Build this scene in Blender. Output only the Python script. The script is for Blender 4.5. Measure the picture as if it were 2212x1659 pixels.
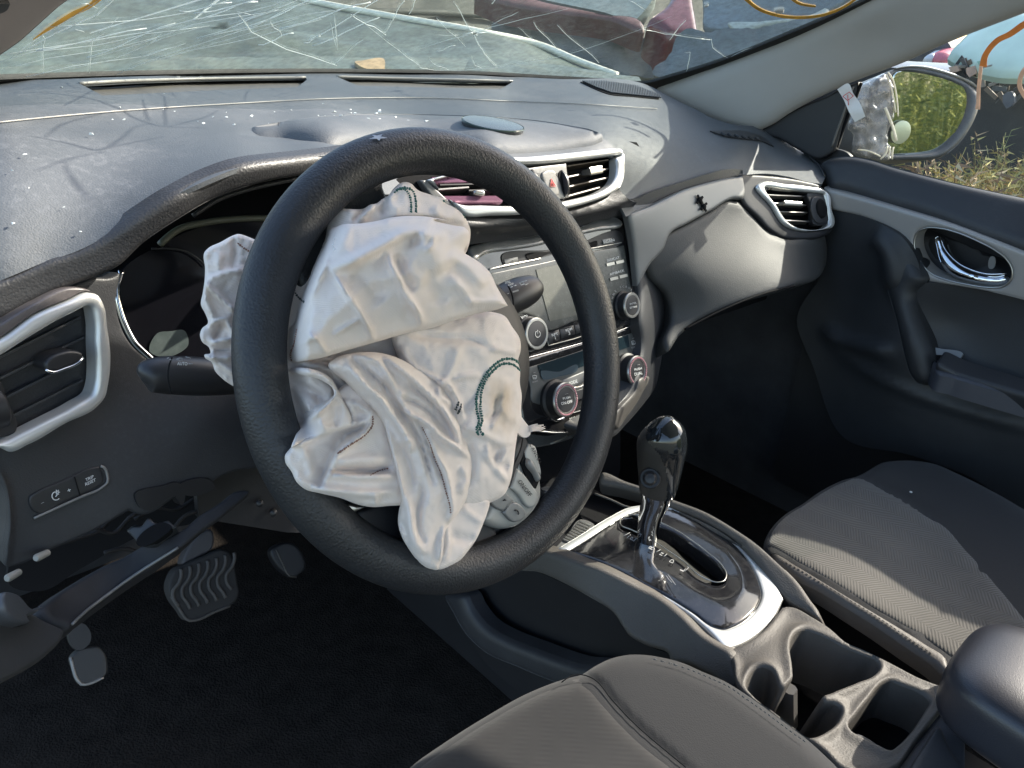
import bpy, bmesh, math, random
import numpy as np
from mathutils import Vector, Matrix, noise
from mathutils.geometry import delaunay_2d_cdt
random.seed(7); np.random.seed(7)
for o in list(bpy.data.objects): bpy.data.objects.remove(o)
SC = bpy.context.scene
COL = SC.collection
rad = math.radians
# ---------------------------------------------------------------- camera, sky, sun, exposure
CAM = np.array([-.752, -.444, .255]); YAW, PIT, ROL, FPX = rad(44.98), rad(25.11), rad(3.87), 1669.
def cam_rows():
    cy, sy, cp, sp = math.cos(YAW), math.sin(YAW), math.cos(PIT), math.sin(PIT)
    f = np.array([sy*cp, cy*cp, -sp]); r0 = np.array([cy, -sy, 0]); u0 = np.cross(r0, f)
    c, s = math.cos(ROL), math.sin(ROL)
    return np.array([c*r0+s*u0, -s*r0+c*u0, f])
CM = cam_rows()
cd = bpy.data.cameras.new('camera'); cam = bpy.data.objects.new('camera', cd); COL.objects.link(cam)
cam.matrix_world = Matrix([[CM[0][i], CM[1][i], -CM[2][i], CAM[i]] for i in range(3)] + [[0, 0, 0, 1]])
cd.sensor_width = 36; cd.lens = FPX/2212*36; cd.clip_start = .02; cd.clip_end = 900
SC.camera = cam
SUN = np.array([.77, -.25, .565]); SUN = SUN/np.linalg.norm(SUN)
w = bpy.data.worlds.new('World'); SC.world = w; w.use_nodes = True
nt = w.node_tree; bg = nt.nodes['Background']
sky = nt.nodes.new('ShaderNodeTexSky'); sky.sky_type = 'NISHITA'; sky.sun_disc = False
sky.sun_elevation = math.asin(SUN[2]); sky.sun_rotation = math.atan2(SUN[0], SUN[1])
sky.air_density = 1.0; sky.dust_density = 2.0; sky.ozone_density = 1.0
nt.links.new(sky.outputs[0], bg.inputs[0]); bg.inputs[1].default_value = .15
sl = bpy.data.lights.new('sun', 'SUN'); sl.energy = 2.7; sl.angle = rad(.5); sl.color = (1, .95, .87)
so = bpy.data.objects.new('sun', sl); COL.objects.link(so); so.location = (8, 0, 8)
so.rotation_euler = Vector(SUN).to_track_quat('Z', 'Y').to_euler()
SC.view_settings.view_transform = 'Standard'; SC.view_settings.look = 'None'
SC.view_settings.exposure = 1.75; SC.view_settings.gamma = 1
SC.view_settings.use_white_balance = True; SC.view_settings.white_balance_temperature = 6750; SC.view_settings.white_balance_tint = 8
# ---------------------------------------------------------------- picking points: pixel of a 2212x1659 view plus a known world coordinate
FR = dict(F=(0, 0, 4032), A=(0, 0, 1400), B=(1300, 0, 1400), C=(2632, 0, 1400), E=(0, 1000, 1400), G=(1300, 1000, 1400),
          H=(2632, 1000, 1400), L=(0, 1974, 1400), N=(1300, 1974, 1400), O=(2632, 1974, 1400), R=(1800, 820, 800),
          T=(1900, 1250, 800), V=(1650, 550, 900), M=(3200, 150, 832), P=(760, 700, 1000), Q=(1060, 1400, 1200),
          S=(2150, 1600, 1000), D=(3100, 700, 932))
def fr(k, pts):
    x0, y0, wd = FR[k]; s = wd/2212.
    return [((x0+p[0]*s)/1.82278, (y0+p[1]*s)/1.82278) + tuple(p[2:]) for p in pts]
def f1(k, x, y): return fr(k, [(x, y)])[0]
def dirs(x, y):
    x = np.asarray(x, float); y = np.asarray(y, float)
    return ((x-1106)/FPX)[..., None]*CM[0] + (-(y-829.5)/FPX)[..., None]*CM[1] + CM[2]
def pt(x, y, X=None, Y=None, Z=None, D=None):
    d = dirs(x, y)
    if X is not None: t = (X-CAM[0])/d[0]
    elif Y is not None: t = (Y-CAM[1])/d[1]
    elif Z is not None: t = (Z-CAM[2])/d[2]
    else: t = D
    return CAM+t*d
def nrm(v): v = np.asarray(v, float); return v/np.linalg.norm(v, axis=-1, keepdims=True)
class FSurf:
    """surface given by an implicit function of world position, met by the sight line"""
    def __init__(s, f, t0=1.2): s.f = f; s.t0 = t0; s.plane = None
    def pos(s, x, y):
        d = dirs(np.atleast_1d(np.asarray(x, float)), np.atleast_1d(np.asarray(y, float))); t = np.full(len(d), s.t0)
        for _ in range(25):
            P = CAM+t[:, None]*d; g = (s.f(CAM+(t+1e-4)[:, None]*d)-s.f(P))/1e-4
            t = t-np.clip(s.f(P)/np.where(abs(g) < 1e-6, 1e-6, g), -.4, .4)
        return CAM+t[:, None]*d
    def nor(s, x, y, e=2.0): return Surf.nor(s, x, y, e)
    def at(s, x, y, lift=0): return s.pos(x, y)[0]+s.nor(x, y)[0]*lift
class Surf:
    """smooth surface through measured points: thin plate in inverse depth (three points = a plane)"""
    def __init__(s, ctrl=None, plane=None):
        s.plane = None
        if plane is not None:
            s.plane = (np.array(plane[0], float), nrm(plane[1])); return
        P = []; W = []
        for c in ctrl:
            x, y, k, v = c[:4]; p = pt(x, y, **{k: v}); t = (p-CAM)@CM[2]
            P.append((x/1000., y/1000.)); W.append(1/t)
        P = np.array(P); n = len(P)
        K = s.phi(np.linalg.norm(P[:, None]-P[None], axis=-1))
        A = np.zeros((n+3, n+3)); A[:n, :n] = K; A[:n, n] = 1; A[:n, n+1:] = P; A[n, :n] = 1; A[n+1:, :n] = P.T
        b = np.zeros(n+3); b[:n] = W
        s.c = np.linalg.solve(A+1e-12*np.eye(n+3), b); s.P = P
    @staticmethod
    def phi(r): return np.where(r > 0, r*r*np.log(np.maximum(r, 1e-9)), 0)
    def pos(s, x, y):
        x = np.atleast_1d(np.asarray(x, float)); y = np.atleast_1d(np.asarray(y, float)); d = dirs(x, y)
        if s.plane is not None:
            t = ((s.plane[0]-CAM)@s.plane[1])/(d@s.plane[1])
        else:
            q = np.stack([x/1000., y/1000.], -1)
            K = s.phi(np.linalg.norm(q[:, None]-s.P[None], axis=-1)); n = len(s.P)
            t = 1/np.maximum(K@s.c[:n]+s.c[n]+q@s.c[n+1:], 1e-3)
        return CAM+t[:, None]*d
    def nor(s, x, y, e=2.0):
        x = np.atleast_1d(np.asarray(x, float)); y = np.atleast_1d(np.asarray(y, float))
        p = s.pos(x, y)
        if s.plane is not None: n = np.repeat(s.plane[1][None], len(x), 0)
        else: n = nrm(np.cross(s.pos(x+e, y)-s.pos(x-e, y), s.pos(x, y+e)-s.pos(x, y-e)))
        sg = np.sign(np.sum(n*(CAM-p), -1)); sg[sg == 0] = 1
        return n*sg[:, None]
    def at(s, x, y, lift=0):
        return s.pos(x, y)[0]+s.nor(x, y)[0]*lift
def flat(x, y, k, v, n): return Surf(plane=(pt(x, y, **{k: v}), n))
# ---------------------------------------------------------------- curves
def crv(pts, closed=True, sp=10.):
    """smooth curve through points; a third value 1 marks a sharp corner"""
    n = len(pts); P = np.array([p[:2] for p in pts], float); cor = [len(p) > 2 and p[2] for p in pts]
    out = []
    for i in range(n if closed else n-1):
        a, b = P[i], P[(i+1) % n]; L = np.linalg.norm(b-a)
        if L < 1e-6: continue
        pa = P[i-1] if (closed or i > 0) else a; pb = P[(i+2) % n] if (closed or i+2 < n) else b
        def tan(p0, p1, p2):
            l0 = np.linalg.norm(p1-p0); l1 = np.linalg.norm(p2-p1)
            if l0 < 1e-6 or l1 < 1e-6: return (p2-p0)/max(l0+l1, 1e-6)
            return ((p1-p0)/l0*l1+(p2-p1)/l1*l0)/(l0+l1)
        ta = (b-a)/L if cor[i] else tan(pa, a, b)
        tb = (b-a)/L if cor[(i+1) % n] else tan(a, b, pb)
        k = max(1, int(round(L/sp)))
        for j in range(k):
            t = j/k; t2 = t*t; t3 = t2*t
            out.append((2*t3-3*t2+1)*a+(t3-2*t2+t)*L*ta+(-2*t3+3*t2)*b+(t3-t2)*L*tb)
    if not closed: out.append(P[-1])
    return np.array(out)
def segdist(X, poly, closed=True):
    """distance from points to polyline, and parameter 0..1 along it"""
    A = poly if closed else poly[:-1]; B = np.roll(poly, -1, 0) if closed else poly[1:]
    d = B-A; L2 = np.maximum((d*d).sum(1), 1e-9)
    best = np.full(len(X), 1e9); par = np.zeros(len(X)); m = len(A)
    for i in range(m):
        t = np.clip(((X-A[i])@d[i])/L2[i], 0, 1); q = X-(A[i]+t[:, None]*d[i]); r = np.sqrt((q*q).sum(1))
        k = r < best; best[k] = r[k]; par[k] = (i+t[k])/m
    return best, par
def inside(X, poly):
    c = np.zeros(len(X), bool); x, y = X[:, 0], X[:, 1]; j = len(poly)-1
    for i in range(len(poly)):
        xi, yi = poly[i]; xj, yj = poly[j]
        if yi != yj: c ^= ((yi > y) != (yj > y)) & (x < (xj-xi)*(y-yi)/(yj-yi)+xi)
        j = i
    return c
def crease(pts, wd, ht, sharp=0, sp=8.):
    """height function of one ridge (ht>0) or groove (ht<0) along a curve; fades at both ends"""
    c = crv(pts, False, sp)
    def f(X):
        d, t = segdist(X, c, False); e = np.clip(np.minimum(t, 1-t)*5, 0, 1)**.6
        g = np.clip(1-d/wd, 0, 1)**1.3 if sharp else np.exp(-(d/(wd*.55))**2)
        return ht*g*e
    return f
def fold(pts, wd, ht, sp=8.):
    """one-sided step: surface rises to the right-hand side of the curve and dies off over wd"""
    c = crv(pts, False, sp)
    def f(X):
        A = c[:-1]; d = c[1:]-A; L2 = np.maximum((d*d).sum(1), 1e-9); best = np.full(len(X), 1e9); sg = np.zeros(len(X)); par = np.zeros(len(X))
        for i in range(len(A)):
            t = np.clip(((X-A[i])@d[i])/L2[i], 0, 1); q = X-(A[i]+t[:, None]*d[i]); r = np.sqrt((q*q).sum(1)); k = r < best
            best[k] = r[k]; sg[k] = np.sign(d[i][0]*q[k, 1]-d[i][1]*q[k, 0]); par[k] = (i+t[k])/len(A)
        e = np.clip(np.minimum(par, 1-par)*5, 0, 1)**.6; s = best*sg
        return ht*e*np.clip((s+6)/10, 0, 1)*np.exp(-np.maximum(s, 0)/wd)
    return f
# ---------------------------------------------------------------- object helpers
def thing(name, label, cat, loc, group=None):
    o = bpy.data.objects.new(name, None); COL.objects.link(o); o.location = loc; o.empty_display_size = .05
    o['label'] = label; o['category'] = cat
    if group: o['group'] = group
    return o
def tag(o, label=None, cat=None, group=None, kind=None):
    if label: o['label'] = label
    if cat: o['category'] = cat
    if group: o['group'] = group
    if kind: o['kind'] = kind
    return o
def wloc(o):
    v = Vector((0, 0, 0))
    while o is not None: v = v+o.location; o = o.parent
    return v
def link(name, V, F, mat, parent=None, smooth=True, flat_from=None):
    me = bpy.data.meshes.new(name); V = np.asarray(V, float)
    if parent is None:
        org = np.array([(V[:, 0].min()+V[:, 0].max())/2, (V[:, 1].min()+V[:, 1].max())/2, V[:, 2].min()])
    else: org = V.mean(0)
    me.from_pydata((V-org).tolist(), [], [list(map(int, f)) for f in F]); me.materials.append(mat)
    if smooth: me.polygons.foreach_set('use_smooth', [True]*len(me.polygons))
    me.update()
    o = bpy.data.objects.new(name, me); COL.objects.link(o)
    o.location = Vector(org) if parent is None else Vector(org)-wloc(parent)
    if parent is not None: o.parent = parent
    return o
class MB:
    """collects shapes into one mesh"""
    def __init__(s): s.V = []; s.F = []
    def add(s, V, F):
        n = len(s.V); s.V += [tuple(v) for v in V]; s.F += [[i+n for i in f] for f in F]; return s
    def box(s, c, ax, h):
        c = np.array(c, float); ax = [nrm(a) for a in ax]
        V = [c+sx*h[0]*ax[0]+sy*h[1]*ax[1]+sz*h[2]*ax[2] for sx in (-1, 1) for sy in (-1, 1) for sz in (-1, 1)]
        return s.add(V, [(0, 1, 3, 2), (4, 6, 7, 5), (0, 4, 5, 1), (2, 3, 7, 6), (0, 2, 6, 4), (1, 5, 7, 3)])
    def beam(s, a, b, wdir, hw, ht):
        a = np.array(a, float); b = np.array(b, float); d = nrm(b-a); w_ = np.array(wdir, float); w_ = nrm(w_-d*(w_@d)); u = np.cross(d, w_)
        V = []; k = 8
        for q in (a, b):
            for i in range(k):
                t = 2*math.pi*(i+.5)/k; V.append(q+w_*hw*math.copysign(abs(math.cos(t))**.5, math.cos(t))+u*ht*math.copysign(abs(math.sin(t))**.5, math.sin(t)))
        F = [(i, (i+1) % k, k+(i+1) % k, k+i) for i in range(k)]+[tuple(range(k))[::-1], tuple(range(k, 2*k))]
        return s.add(V, F)
    def tube(s, P, r, k=8, closed=False, flatn=None, fl=1.):
        P = np.array(P, float); n = len(P); r = np.broadcast_to(np.asarray(r, float), (n,)); up = None; rings = []
        for i in range(n):
            a = P[i-1] if (i > 0 or closed) else P[i]; b = P[(i+1) % n] if (i < n-1 or closed) else P[i]
            d = nrm(b-a)
            if flatn is not None: u = np.array(flatn, float)
            elif up is None: u = np.array([0, 0, 1.]) if abs(d[2]) < .9 else np.array([1., 0, 0])
            else: u = up
            u = nrm(u-d*(u@d)); up = u; v = np.cross(d, u)
            rings.append([P[i]+r[i]*(math.cos(2*math.pi*j/k)*v+fl*math.sin(2*math.pi*j/k)*u) for j in range(k)])
        V = [v for q in rings for v in q]; F = []
        for i in range(n if closed else n-1):
            for j in range(k):
                F.append((i*k+j, i*k+(j+1) % k, ((i+1) % n)*k+(j+1) % k, ((i+1) % n)*k+j))
        if not closed: F += [tuple(range(k))[::-1], tuple(range((n-1)*k, n*k))]
        return s.add(V, F)
    def lathe(s, prof, org, axis, k=40, up=None, cap=True):
        org = np.array(org, float); a = nrm(axis); u = np.array(up if up is not None else ((0, 0, 1) if abs(a[2]) < .9 else (1, 0, 0)), float)
        u = nrm(u-a*(u@a)); v = np.cross(a, u); V = []; F = []
        for (r, h) in prof:
            for j in range(k): t = 2*math.pi*j/k; V.append(org+a*h+r*(math.cos(t)*u+math.sin(t)*v))
        for i in range(len(prof)-1):
            for j in range(k): F.append((i*k+j, i*k+(j+1) % k, (i+1)*k+(j+1) % k, (i+1)*k+j))
        if cap: F += [tuple(range(k))[::-1], tuple(range((len(prof)-1)*k, len(prof)*k))]
        return s.add(V, F)
    def build(s, name, mat, parent=None, smooth=True, auto=True):
        o = link(name, s.V, s.F, mat, parent, smooth)
        if smooth and auto: sharp(o)
        return o
def sharp(o, ang=38):
    bm = bmesh.new(); bm.from_mesh(o.data); bmesh.ops.recalc_face_normals(bm, faces=bm.faces)
    for e in bm.edges:
        if len(e.link_faces) == 2 and e.calc_face_angle(0) > rad(ang): e.smooth = False
    bm.to_mesh(o.data); bm.free()
def relief(name, outline, surf, mat, parent=None, holes=(), step=14., h=None, lift=0., thick=.004, rnd=0., drop=0., ray=False, back=False, sp=None, hsp=None, wall=True):
    """solid sheet over an outlined piece of a surface, with rounded rim, height field and real thickness"""
    ol = crv(outline, True, sp or max(3., step*.7)); hs = [crv(q, True, hsp or sp or max(3., step*.7)) for q in holes]
    loops = [ol]+hs; pts = [l for l in loops]; nb = [len(l) for l in loops]
    allb = loops
    mn, mx = ol.min(0), ol.max(0)
    gx = np.arange(mn[0]+step*.5, mx[0], step); gy = np.arange(mn[1]+step*.43, mx[1], step*.87)
    G = np.array([(x+(step*.5 if j % 2 else 0), y) for j, y in enumerate(gy) for x in gx]) if len(gx) and len(gy) else np.zeros((0, 2))
    extra = []
    if rnd > 0:
        for l in loops:
            t = np.roll(l, -1, 0)-np.roll(l, 1, 0); t = t/np.maximum(np.linalg.norm(t, axis=1), 1e-9)[:, None]; nn = np.stack([-t[:, 1], t[:, 0]], -1)
            for fr_ in (.12, .34, .65, 1.):
                for sg in (1, -1): extra.append((l+nn*sg*rnd*fr_, rnd*fr_))
    def dist(X): return np.min([segdist(X, l)[0] for l in loops], 0)
    def ok(X):
        m = inside(X, ol)
        for q in hs: m &= ~inside(X, q)
        return m
    I = []
    for E_, rr in extra:
        m = ok(E_); E_ = E_[m]
        if len(E_): E_ = E_[dist(E_) > rr*.93]
        I.append(E_)
    if len(G):
        m = ok(G); G = G[m]
        if len(G):
            dd = dist(G); G = G[dd > max(step*.45, rnd*1.15)]
    I.append(G); I = np.concatenate([q for q in I if len(q)]) if any(len(q) for q in I) else np.zeros((0, 2))
    B = np.concatenate(loops); X = np.concatenate([B, I]); X = X+np.random.uniform(-1e-3, 1e-3, X.shape)
    edges = []; o_ = 0
    for k in nb: edges += [(o_+i, o_+(i+1) % k) for i in range(k)]; o_ += k
    r = delaunay_2d_cdt([Vector(p) for p in X], edges, [], 2 if hs else 1, 1e-5, True)
    V2 = np.array([tuple(v) for v in r[0]]); F = [tuple(f) for f in r[2]]
    if F:
        cen = np.array([V2[list(f)].mean(0) for f in F]); m = ok(cen); F = [f for f, q in zip(F, m) if q]
    d = dist(V2)
    hh = np.full(len(V2), float(lift))
    if h is not None: hh = hh+h(V2, d)
    if rnd > 0: u = np.clip(1-d/rnd, 0, 1); hh = hh-drop*(1-np.sqrt(np.maximum(1-u*u, 0)))
    P0 = surf.pos(V2[:, 0], V2[:, 1])
    N = nrm(CAM-P0) if ray else surf.nor(V2[:, 0], V2[:, 1])
    P3 = P0+N*hh[:, None]
    # face winding toward the camera
    f0 = [f if np.dot(np.cross(P3[f[1]]-P3[f[0]], P3[f[2]]-P3[f[0]]), CAM-P3[f[0]]) > 0 else f[::-1] for f in F]
    V = list(P3); FF = list(f0)
    if wall and thick > 0:
        cnt = {}
        for f in f0:
            for a, b in zip(f, f[1:]+f[:1]):
                if (b, a) in cnt: del cnt[(b, a)]
                else: cnt[(a, b)] = 1
        mp = {}; n0 = len(V)
        def dup(i):
            if i not in mp:
                mp[i] = len(V); V.append(P3[i]); V.append(P3[i]-N[i]*thick)
            return mp[i]
        for (a, b) in cnt:
            i, j = dup(a), dup(b); FF.append((j, i, i+1, j+1))
        if back:
            n1 = len(V); bh = np.minimum(d/25., 1)*(back if back is not True else 0)
            V += list(P3-N*(thick+bh)[:, None] if back is not True else P3-N*thick); FF += [tuple(n1+i for i in f[::-1]) for f in f0]
    return link(name, V, FF, mat, parent, True)
def line(name, pts, surf, r, mat, parent=None, lift=0., closed=False, sp=10., k=6, curve=True):
    c = crv(pts, closed, sp) if curve else np.array([p[:2] for p in pts], float)
    P = surf.pos(c[:, 0], c[:, 1])+surf.nor(c[:, 0], c[:, 1])*lift
    return MB().tube(P, r, k, closed).build(name, mat, parent, True, False)
def loft(name, secs, surf, mat, parent=None, asp=1., k=24, sel=None, axis_up=(0, 0, 1), sub=4, endround=True):
    """round body through sections (x, y, half width in px) lying about a surface"""
    S = np.array(secs, float); c = []
    m = len(S)
    for i in range(m-1):
        p0 = S[max(i-1, 0)]; p1 = S[i]; p2 = S[i+1]; p3 = S[min(i+2, m-1)]
        for j in range(sub):
            t = j/sub; c.append(.5*((2*p1)+(-p0+p2)*t+(2*p0-5*p1+4*p2-p3)*t*t+(-p0+3*p1-3*p2+p3)*t**3))
    c.append(S[-1]); c = np.array(c)
    P = surf.pos(c[:, 0], c[:, 1]); R = np.maximum(c[:, 2], .2)/FPX*((P-CAM)@CM[2])
    V = []; F = []; n = len(c)
    for i in range(n):
        d = nrm(P[min(i+1, n-1)]-P[max(i-1, 0)]); vv = nrm(P[i]-CAM); s_ = nrm(np.cross(d, vv)); u = np.cross(s_, d)
        for j in range(k):
            t = 2*math.pi*j/k; V.append(P[i]+R[i]*(math.cos(t)*s_+asp*math.sin(t)*u))
    for i in range(n-1):
        for j in range(k):
            if sel is None or sel(i/(n-1), j/k): F.append((i*k+j, i*k+(j+1) % k, (i+1)*k+(j+1) % k, (i+1)*k+j))
    if sel is None: F += [tuple(range(k))[::-1], tuple(range((n-1)*k, n*k))]
    o = link(name, V, F, mat, parent, True); sharp(o, 50); return o
_font = None
def text(s, x, y, ex, hpx, surf, mat, parent=None, name='lettering', lift=.0006, wd=None, ey=None, align='CENTER'):
    """flat lettering lying on a surface: (x, y) its centre, ex the reading direction, hpx its height"""
    cu = bpy.data.curves.new('t', 'FONT'); cu.body = s; cu.align_x = align; cu.align_y = 'CENTER'; cu.resolution_u = 2
    cu.offset = .012; cu.space_line = .9
    ob = bpy.data.objects.new('t', cu); COL.objects.link(ob); dg = bpy.context.evaluated_depsgraph_get(); dg.update()
    me = bpy.data.meshes.new_from_object(ob.evaluated_get(dg)); V = np.array([tuple(v.co) for v in me.vertices]); F = [tuple(p.vertices) for p in me.polygons]
    bpy.data.objects.remove(ob); bpy.data.curves.remove(cu); bpy.data.meshes.remove(me)
    if not len(V): return None
    ex = np.array(ex, float); ex /= np.linalg.norm(ex)
    ey = np.array([ex[1], -ex[0]]) if ey is None else np.array(ey, float)/np.linalg.norm(ey)
    k = hpx/.72; kx = k if wd is None else wd/max(np.ptp(V[:, 0]), 1e-6)
    q = np.array([x, y])+V[:, :1]*kx*ex+V[:, 1:2]*k*ey
    P3 = surf.pos(q[:, 0], q[:, 1])+surf.nor(q[:, 0], q[:, 1])*lift
    F = [f if np.dot(np.cross(P3[f[1]]-P3[f[0]], P3[f[2]]-P3[f[0]]), CAM-P3[f[0]]) > 0 else f[::-1] for f in F]
    return link(name, P3, F, mat, parent, False)
def strokes(name, segs, surf, r, mat, parent=None, lift=.0006):
    m = MB()
    for s in segs:
        c = np.array(s, float); P = surf.pos(c[:, 0], c[:, 1])+surf.nor(c[:, 0], c[:, 1])*lift; m.tube(P, r, 5)
    return m.build(name, mat, parent, True, False)
def nz(X, sc, seed=0, oct=3):
    return np.array([noise.fractal(Vector((p[0]/sc, p[1]/sc, seed*7.3)), 1., 2., oct) for p in X])
# ---------------------------------------------------------------- materials
def mk(name, col, rough=.5, metal=0., spec=.5, var=.0, vscale=8., grain=None, gs=.2, weave=None, ws=.2, dust=0., dcol=(.42, .40, .37), dscale=14., coat=0., sheen=0., bumpd=.0006, big=None, bigs=.3, trans=0., aniso=0.):
    m = bpy.data.materials.new(name); m.use_nodes = True; nt = m.node_tree; N = nt.nodes; Lk = nt.links; b = N['Principled BSDF']
    b.inputs['Base Color'].default_value = (*col, 1); b.inputs['Roughness'].default_value = rough; b.inputs['Metallic'].default_value = metal
    b.inputs['Specular IOR Level'].default_value = spec; b.inputs['Coat Weight'].default_value = coat; b.inputs['Sheen Weight'].default_value = sheen
    if trans: b.inputs['Subsurface Weight'].default_value = trans; b.inputs['Subsurface Radius'].default_value = (.01, .008, .006)
    g = N.new('ShaderNodeNewGeometry'); pos = g.outputs['Position']
    c = None
    def noi(s, d=3., r=.5):
        n = N.new('ShaderNodeTexNoise'); n.inputs['Scale'].default_value = s; n.inputs['Detail'].default_value = d; n.inputs['Roughness'].default_value = r
        Lk.new(pos, n.inputs['Vector']); return n.outputs['Fac']
    def mr(v, a, b_, c_, d_):
        n = N.new('ShaderNodeMapRange'); Lk.new(v, n.inputs[0]); n.inputs[1].default_value = a; n.inputs[2].default_value = b_; n.inputs[3].default_value = c_; n.inputs[4].default_value = d_; return n.outputs[0]
    if var:
        mx = N.new('ShaderNodeMix'); mx.data_type = 'RGBA'; mx.blend_type = 'MULTIPLY'; mx.inputs[0].default_value = 1
        mx.inputs[6].default_value = (*col, 1); f = mr(noi(vscale, 5, .6), .3, .7, 1-var, 1+var)
        cc = N.new('ShaderNodeCombineColor')
        for i in range(3): Lk.new(f, cc.inputs[i])
        Lk.new(cc.outputs[0], mx.inputs[7]); c = mx.outputs[2]
    if dust:
        mx = N.new('ShaderNodeMix'); mx.data_type = 'RGBA'
        f1_ = mr(noi(dscale, 6, .65), .42, .72, 0, dust); f2 = mr(noi(dscale*28, 2, .6), .5, .75, .3, 1)
        ml = N.new('ShaderNodeMath'); ml.operation = 'MULTIPLY'; Lk.new(f1_, ml.inputs[0]); Lk.new(f2, ml.inputs[1])
        Lk.new(ml.outputs[0], mx.inputs[0]); mx.inputs[7].default_value = (*dcol, 1)
        if c is not None: Lk.new(c, mx.inputs[6])
        else: mx.inputs[6].default_value = (*col, 1)
        c = mx.outputs[2]
        ad = N.new('ShaderNodeMath'); ad.operation = 'ADD'; ad.use_clamp = True; Lk.new(ml.outputs[0], ad.inputs[0]); ad.inputs[1].default_value = rough; Lk.new(ad.outputs[0], b.inputs['Roughness'])
    if c is not None: Lk.new(c, b.inputs['Base Color'])
    prev = None
    def bump(hsock, st, dist):
        nonlocal prev
        bp = N.new('ShaderNodeBump'); bp.inputs['Strength'].default_value = st; bp.inputs['Distance'].default_value = dist; Lk.new(hsock, bp.inputs['Height'])
        if prev is not None: Lk.new(prev, bp.inputs['Normal'])
        prev = bp.outputs[0]
    if big: bump(noi(big, 3), bigs, .004)
    if grain:
        v = N.new('ShaderNodeTexVoronoi'); v.feature = 'SMOOTH_F1'; v.inputs['Scale'].default_value = grain; Lk.new(pos, v.inputs['Vector'])
        n2 = N.new('ShaderNodeVectorMath'); n2.operation = 'MULTIPLY_ADD'
        nn = N.new('ShaderNodeTexNoise'); nn.inputs['Scale'].default_value = grain*.6; Lk.new(pos, nn.inputs['Vector'])
        Lk.new(nn.outputs['Color'], n2.inputs[0]); n2.inputs[1].default_value = (1.2/grain,)*3; Lk.new(pos, n2.inputs[2]); Lk.new(n2.outputs[0], v.inputs['Vector'])
        bump(v.outputs['Distance'], gs, bumpd)
    if weave:
        sx = N.new('ShaderNodeSeparateXYZ'); Lk.new(pos, sx.inputs[0])
        w1 = N.new('ShaderNodeTexWave'); w1.bands_direction = 'DIAGONAL'; w1.inputs['Scale'].default_value = weave; w1.inputs['Distortion'].default_value = .6; Lk.new(pos, w1.inputs['Vector'])
        w2 = N.new('ShaderNodeTexWave'); w2.bands_direction = 'Z'; w2.inputs['Scale'].default_value = weave; w2.inputs['Distortion'].default_value = .6; Lk.new(pos, w2.inputs['Vector'])
        ml = N.new('ShaderNodeMath'); ml.operation = 'MULTIPLY'; Lk.new(w1.outputs['Fac'], ml.inputs[0]); Lk.new(w2.outputs['Fac'], ml.inputs[1]); bump(ml.outputs[0], ws, .0004)
    if prev is not None: Lk.new(prev, b.inputs['Normal'])
    return m
M = {}
M['dash'] = mk('dash_leather_grain', (.078, .086, .094), .56, grain=700, gs=.45, var=.10, vscale=5, dust=.55, dcol=(.26, .27, .29), dscale=5)
M['dash2'] = mk('soft_grained_plastic', (.026, .027, .030), .48, grain=900, gs=.3, dust=.14, dcol=(.2, .2, .21), dscale=9)
M['glove'] = mk('pale_grained_plastic', (.036, .037, .037), .55, grain=900, gs=.35, dust=.15, dcol=(.15, .15, .145), dscale=9)
M['leather'] = mk('wrinkled_leather_grain', (.030, .030, .032), .42, grain=520, gs=.5, bumpd=.0007, dust=.12, dcol=(.2, .2, .2))
M['black'] = mk('black_plastic', (.011, .011, .013), .5, dust=.06, dcol=(.12, .12, .12))
M['deep'] = mk('matt_black_void', (.006, .006, .007), .85, spec=.2)
M['gloss'] = mk('piano_black', (.010, .010, .012), .07, dust=.16, dcol=(.35, .34, .3), dscale=30, coat=.5)
M['screen'] = mk('display_glass', (.11, .11, .092), .2, dust=.35, dcol=(.42, .42, .36), dscale=40)  # base colour lightened to stand in for the screen's reflection
M['screen2'] = mk('display_frame_glass', (.07, .072, .067), .2, dust=.4, dcol=(.3, .3, .27), dscale=40)
M['lcd'] = mk('dark_lcd_glass', (.014, .025, .032), .12)
M['pad'] = mk('grey_silver_spoke_plastic', (.30, .295, .275), .35, metal=.25, dust=.1)
M['door_trim'] = mk('satin_door_trim', (.33, .315, .30), .42, metal=.25, dust=.1)
M['silver'] = mk('satin_silver_paint', (.66, .66, .64), .34, metal=.55, dust=.1)
M['silver2'] = mk('brushed_silver_trim', (.21, .205, .195), .42, metal=.3, dust=.15, dcol=(.4, .38, .35))
M['chrome'] = mk('chrome', (.78, .80, .82), .06, metal=1.)
M['nickel'] = mk('satin_nickel', (.42, .41, .38), .28, metal=.9)
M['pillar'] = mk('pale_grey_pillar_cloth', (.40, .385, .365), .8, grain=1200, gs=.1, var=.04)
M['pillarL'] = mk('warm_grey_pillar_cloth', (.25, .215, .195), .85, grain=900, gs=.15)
M['rubber'] = mk('rubber', (.018, .018, .018), .7)
M['wheel'] = mk('steering_leather', (.015, .016, .0180), .45, grain=560, gs=.6, bumpd=.0006, var=.2, vscale=20, dust=.10, dcol=(.12, .12, .13))
M['cloth'] = mk('airbag_nylon', (.76, .67, .605), .8, weave=260, ws=.3, var=.03, vscale=14, big=60, bigs=.08, sheen=.15, dust=.10, dcol=(.60, .50, .42), dscale=12, spec=.2)
M['seat'] = mk('seat_fabric', (.022, .0205, .0195), .95, weave=90, ws=.22, var=.25, vscale=9, sheen=.12)
M['seatb'] = mk('seat_bolster_fabric', (.012, .012, .013), .9, grain=900, gs=.3, sheen=.08)
M['seatl'] = mk('seat_side_leatherette', (.030, .029, .028), .6, grain=400, gs=.3)
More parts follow.
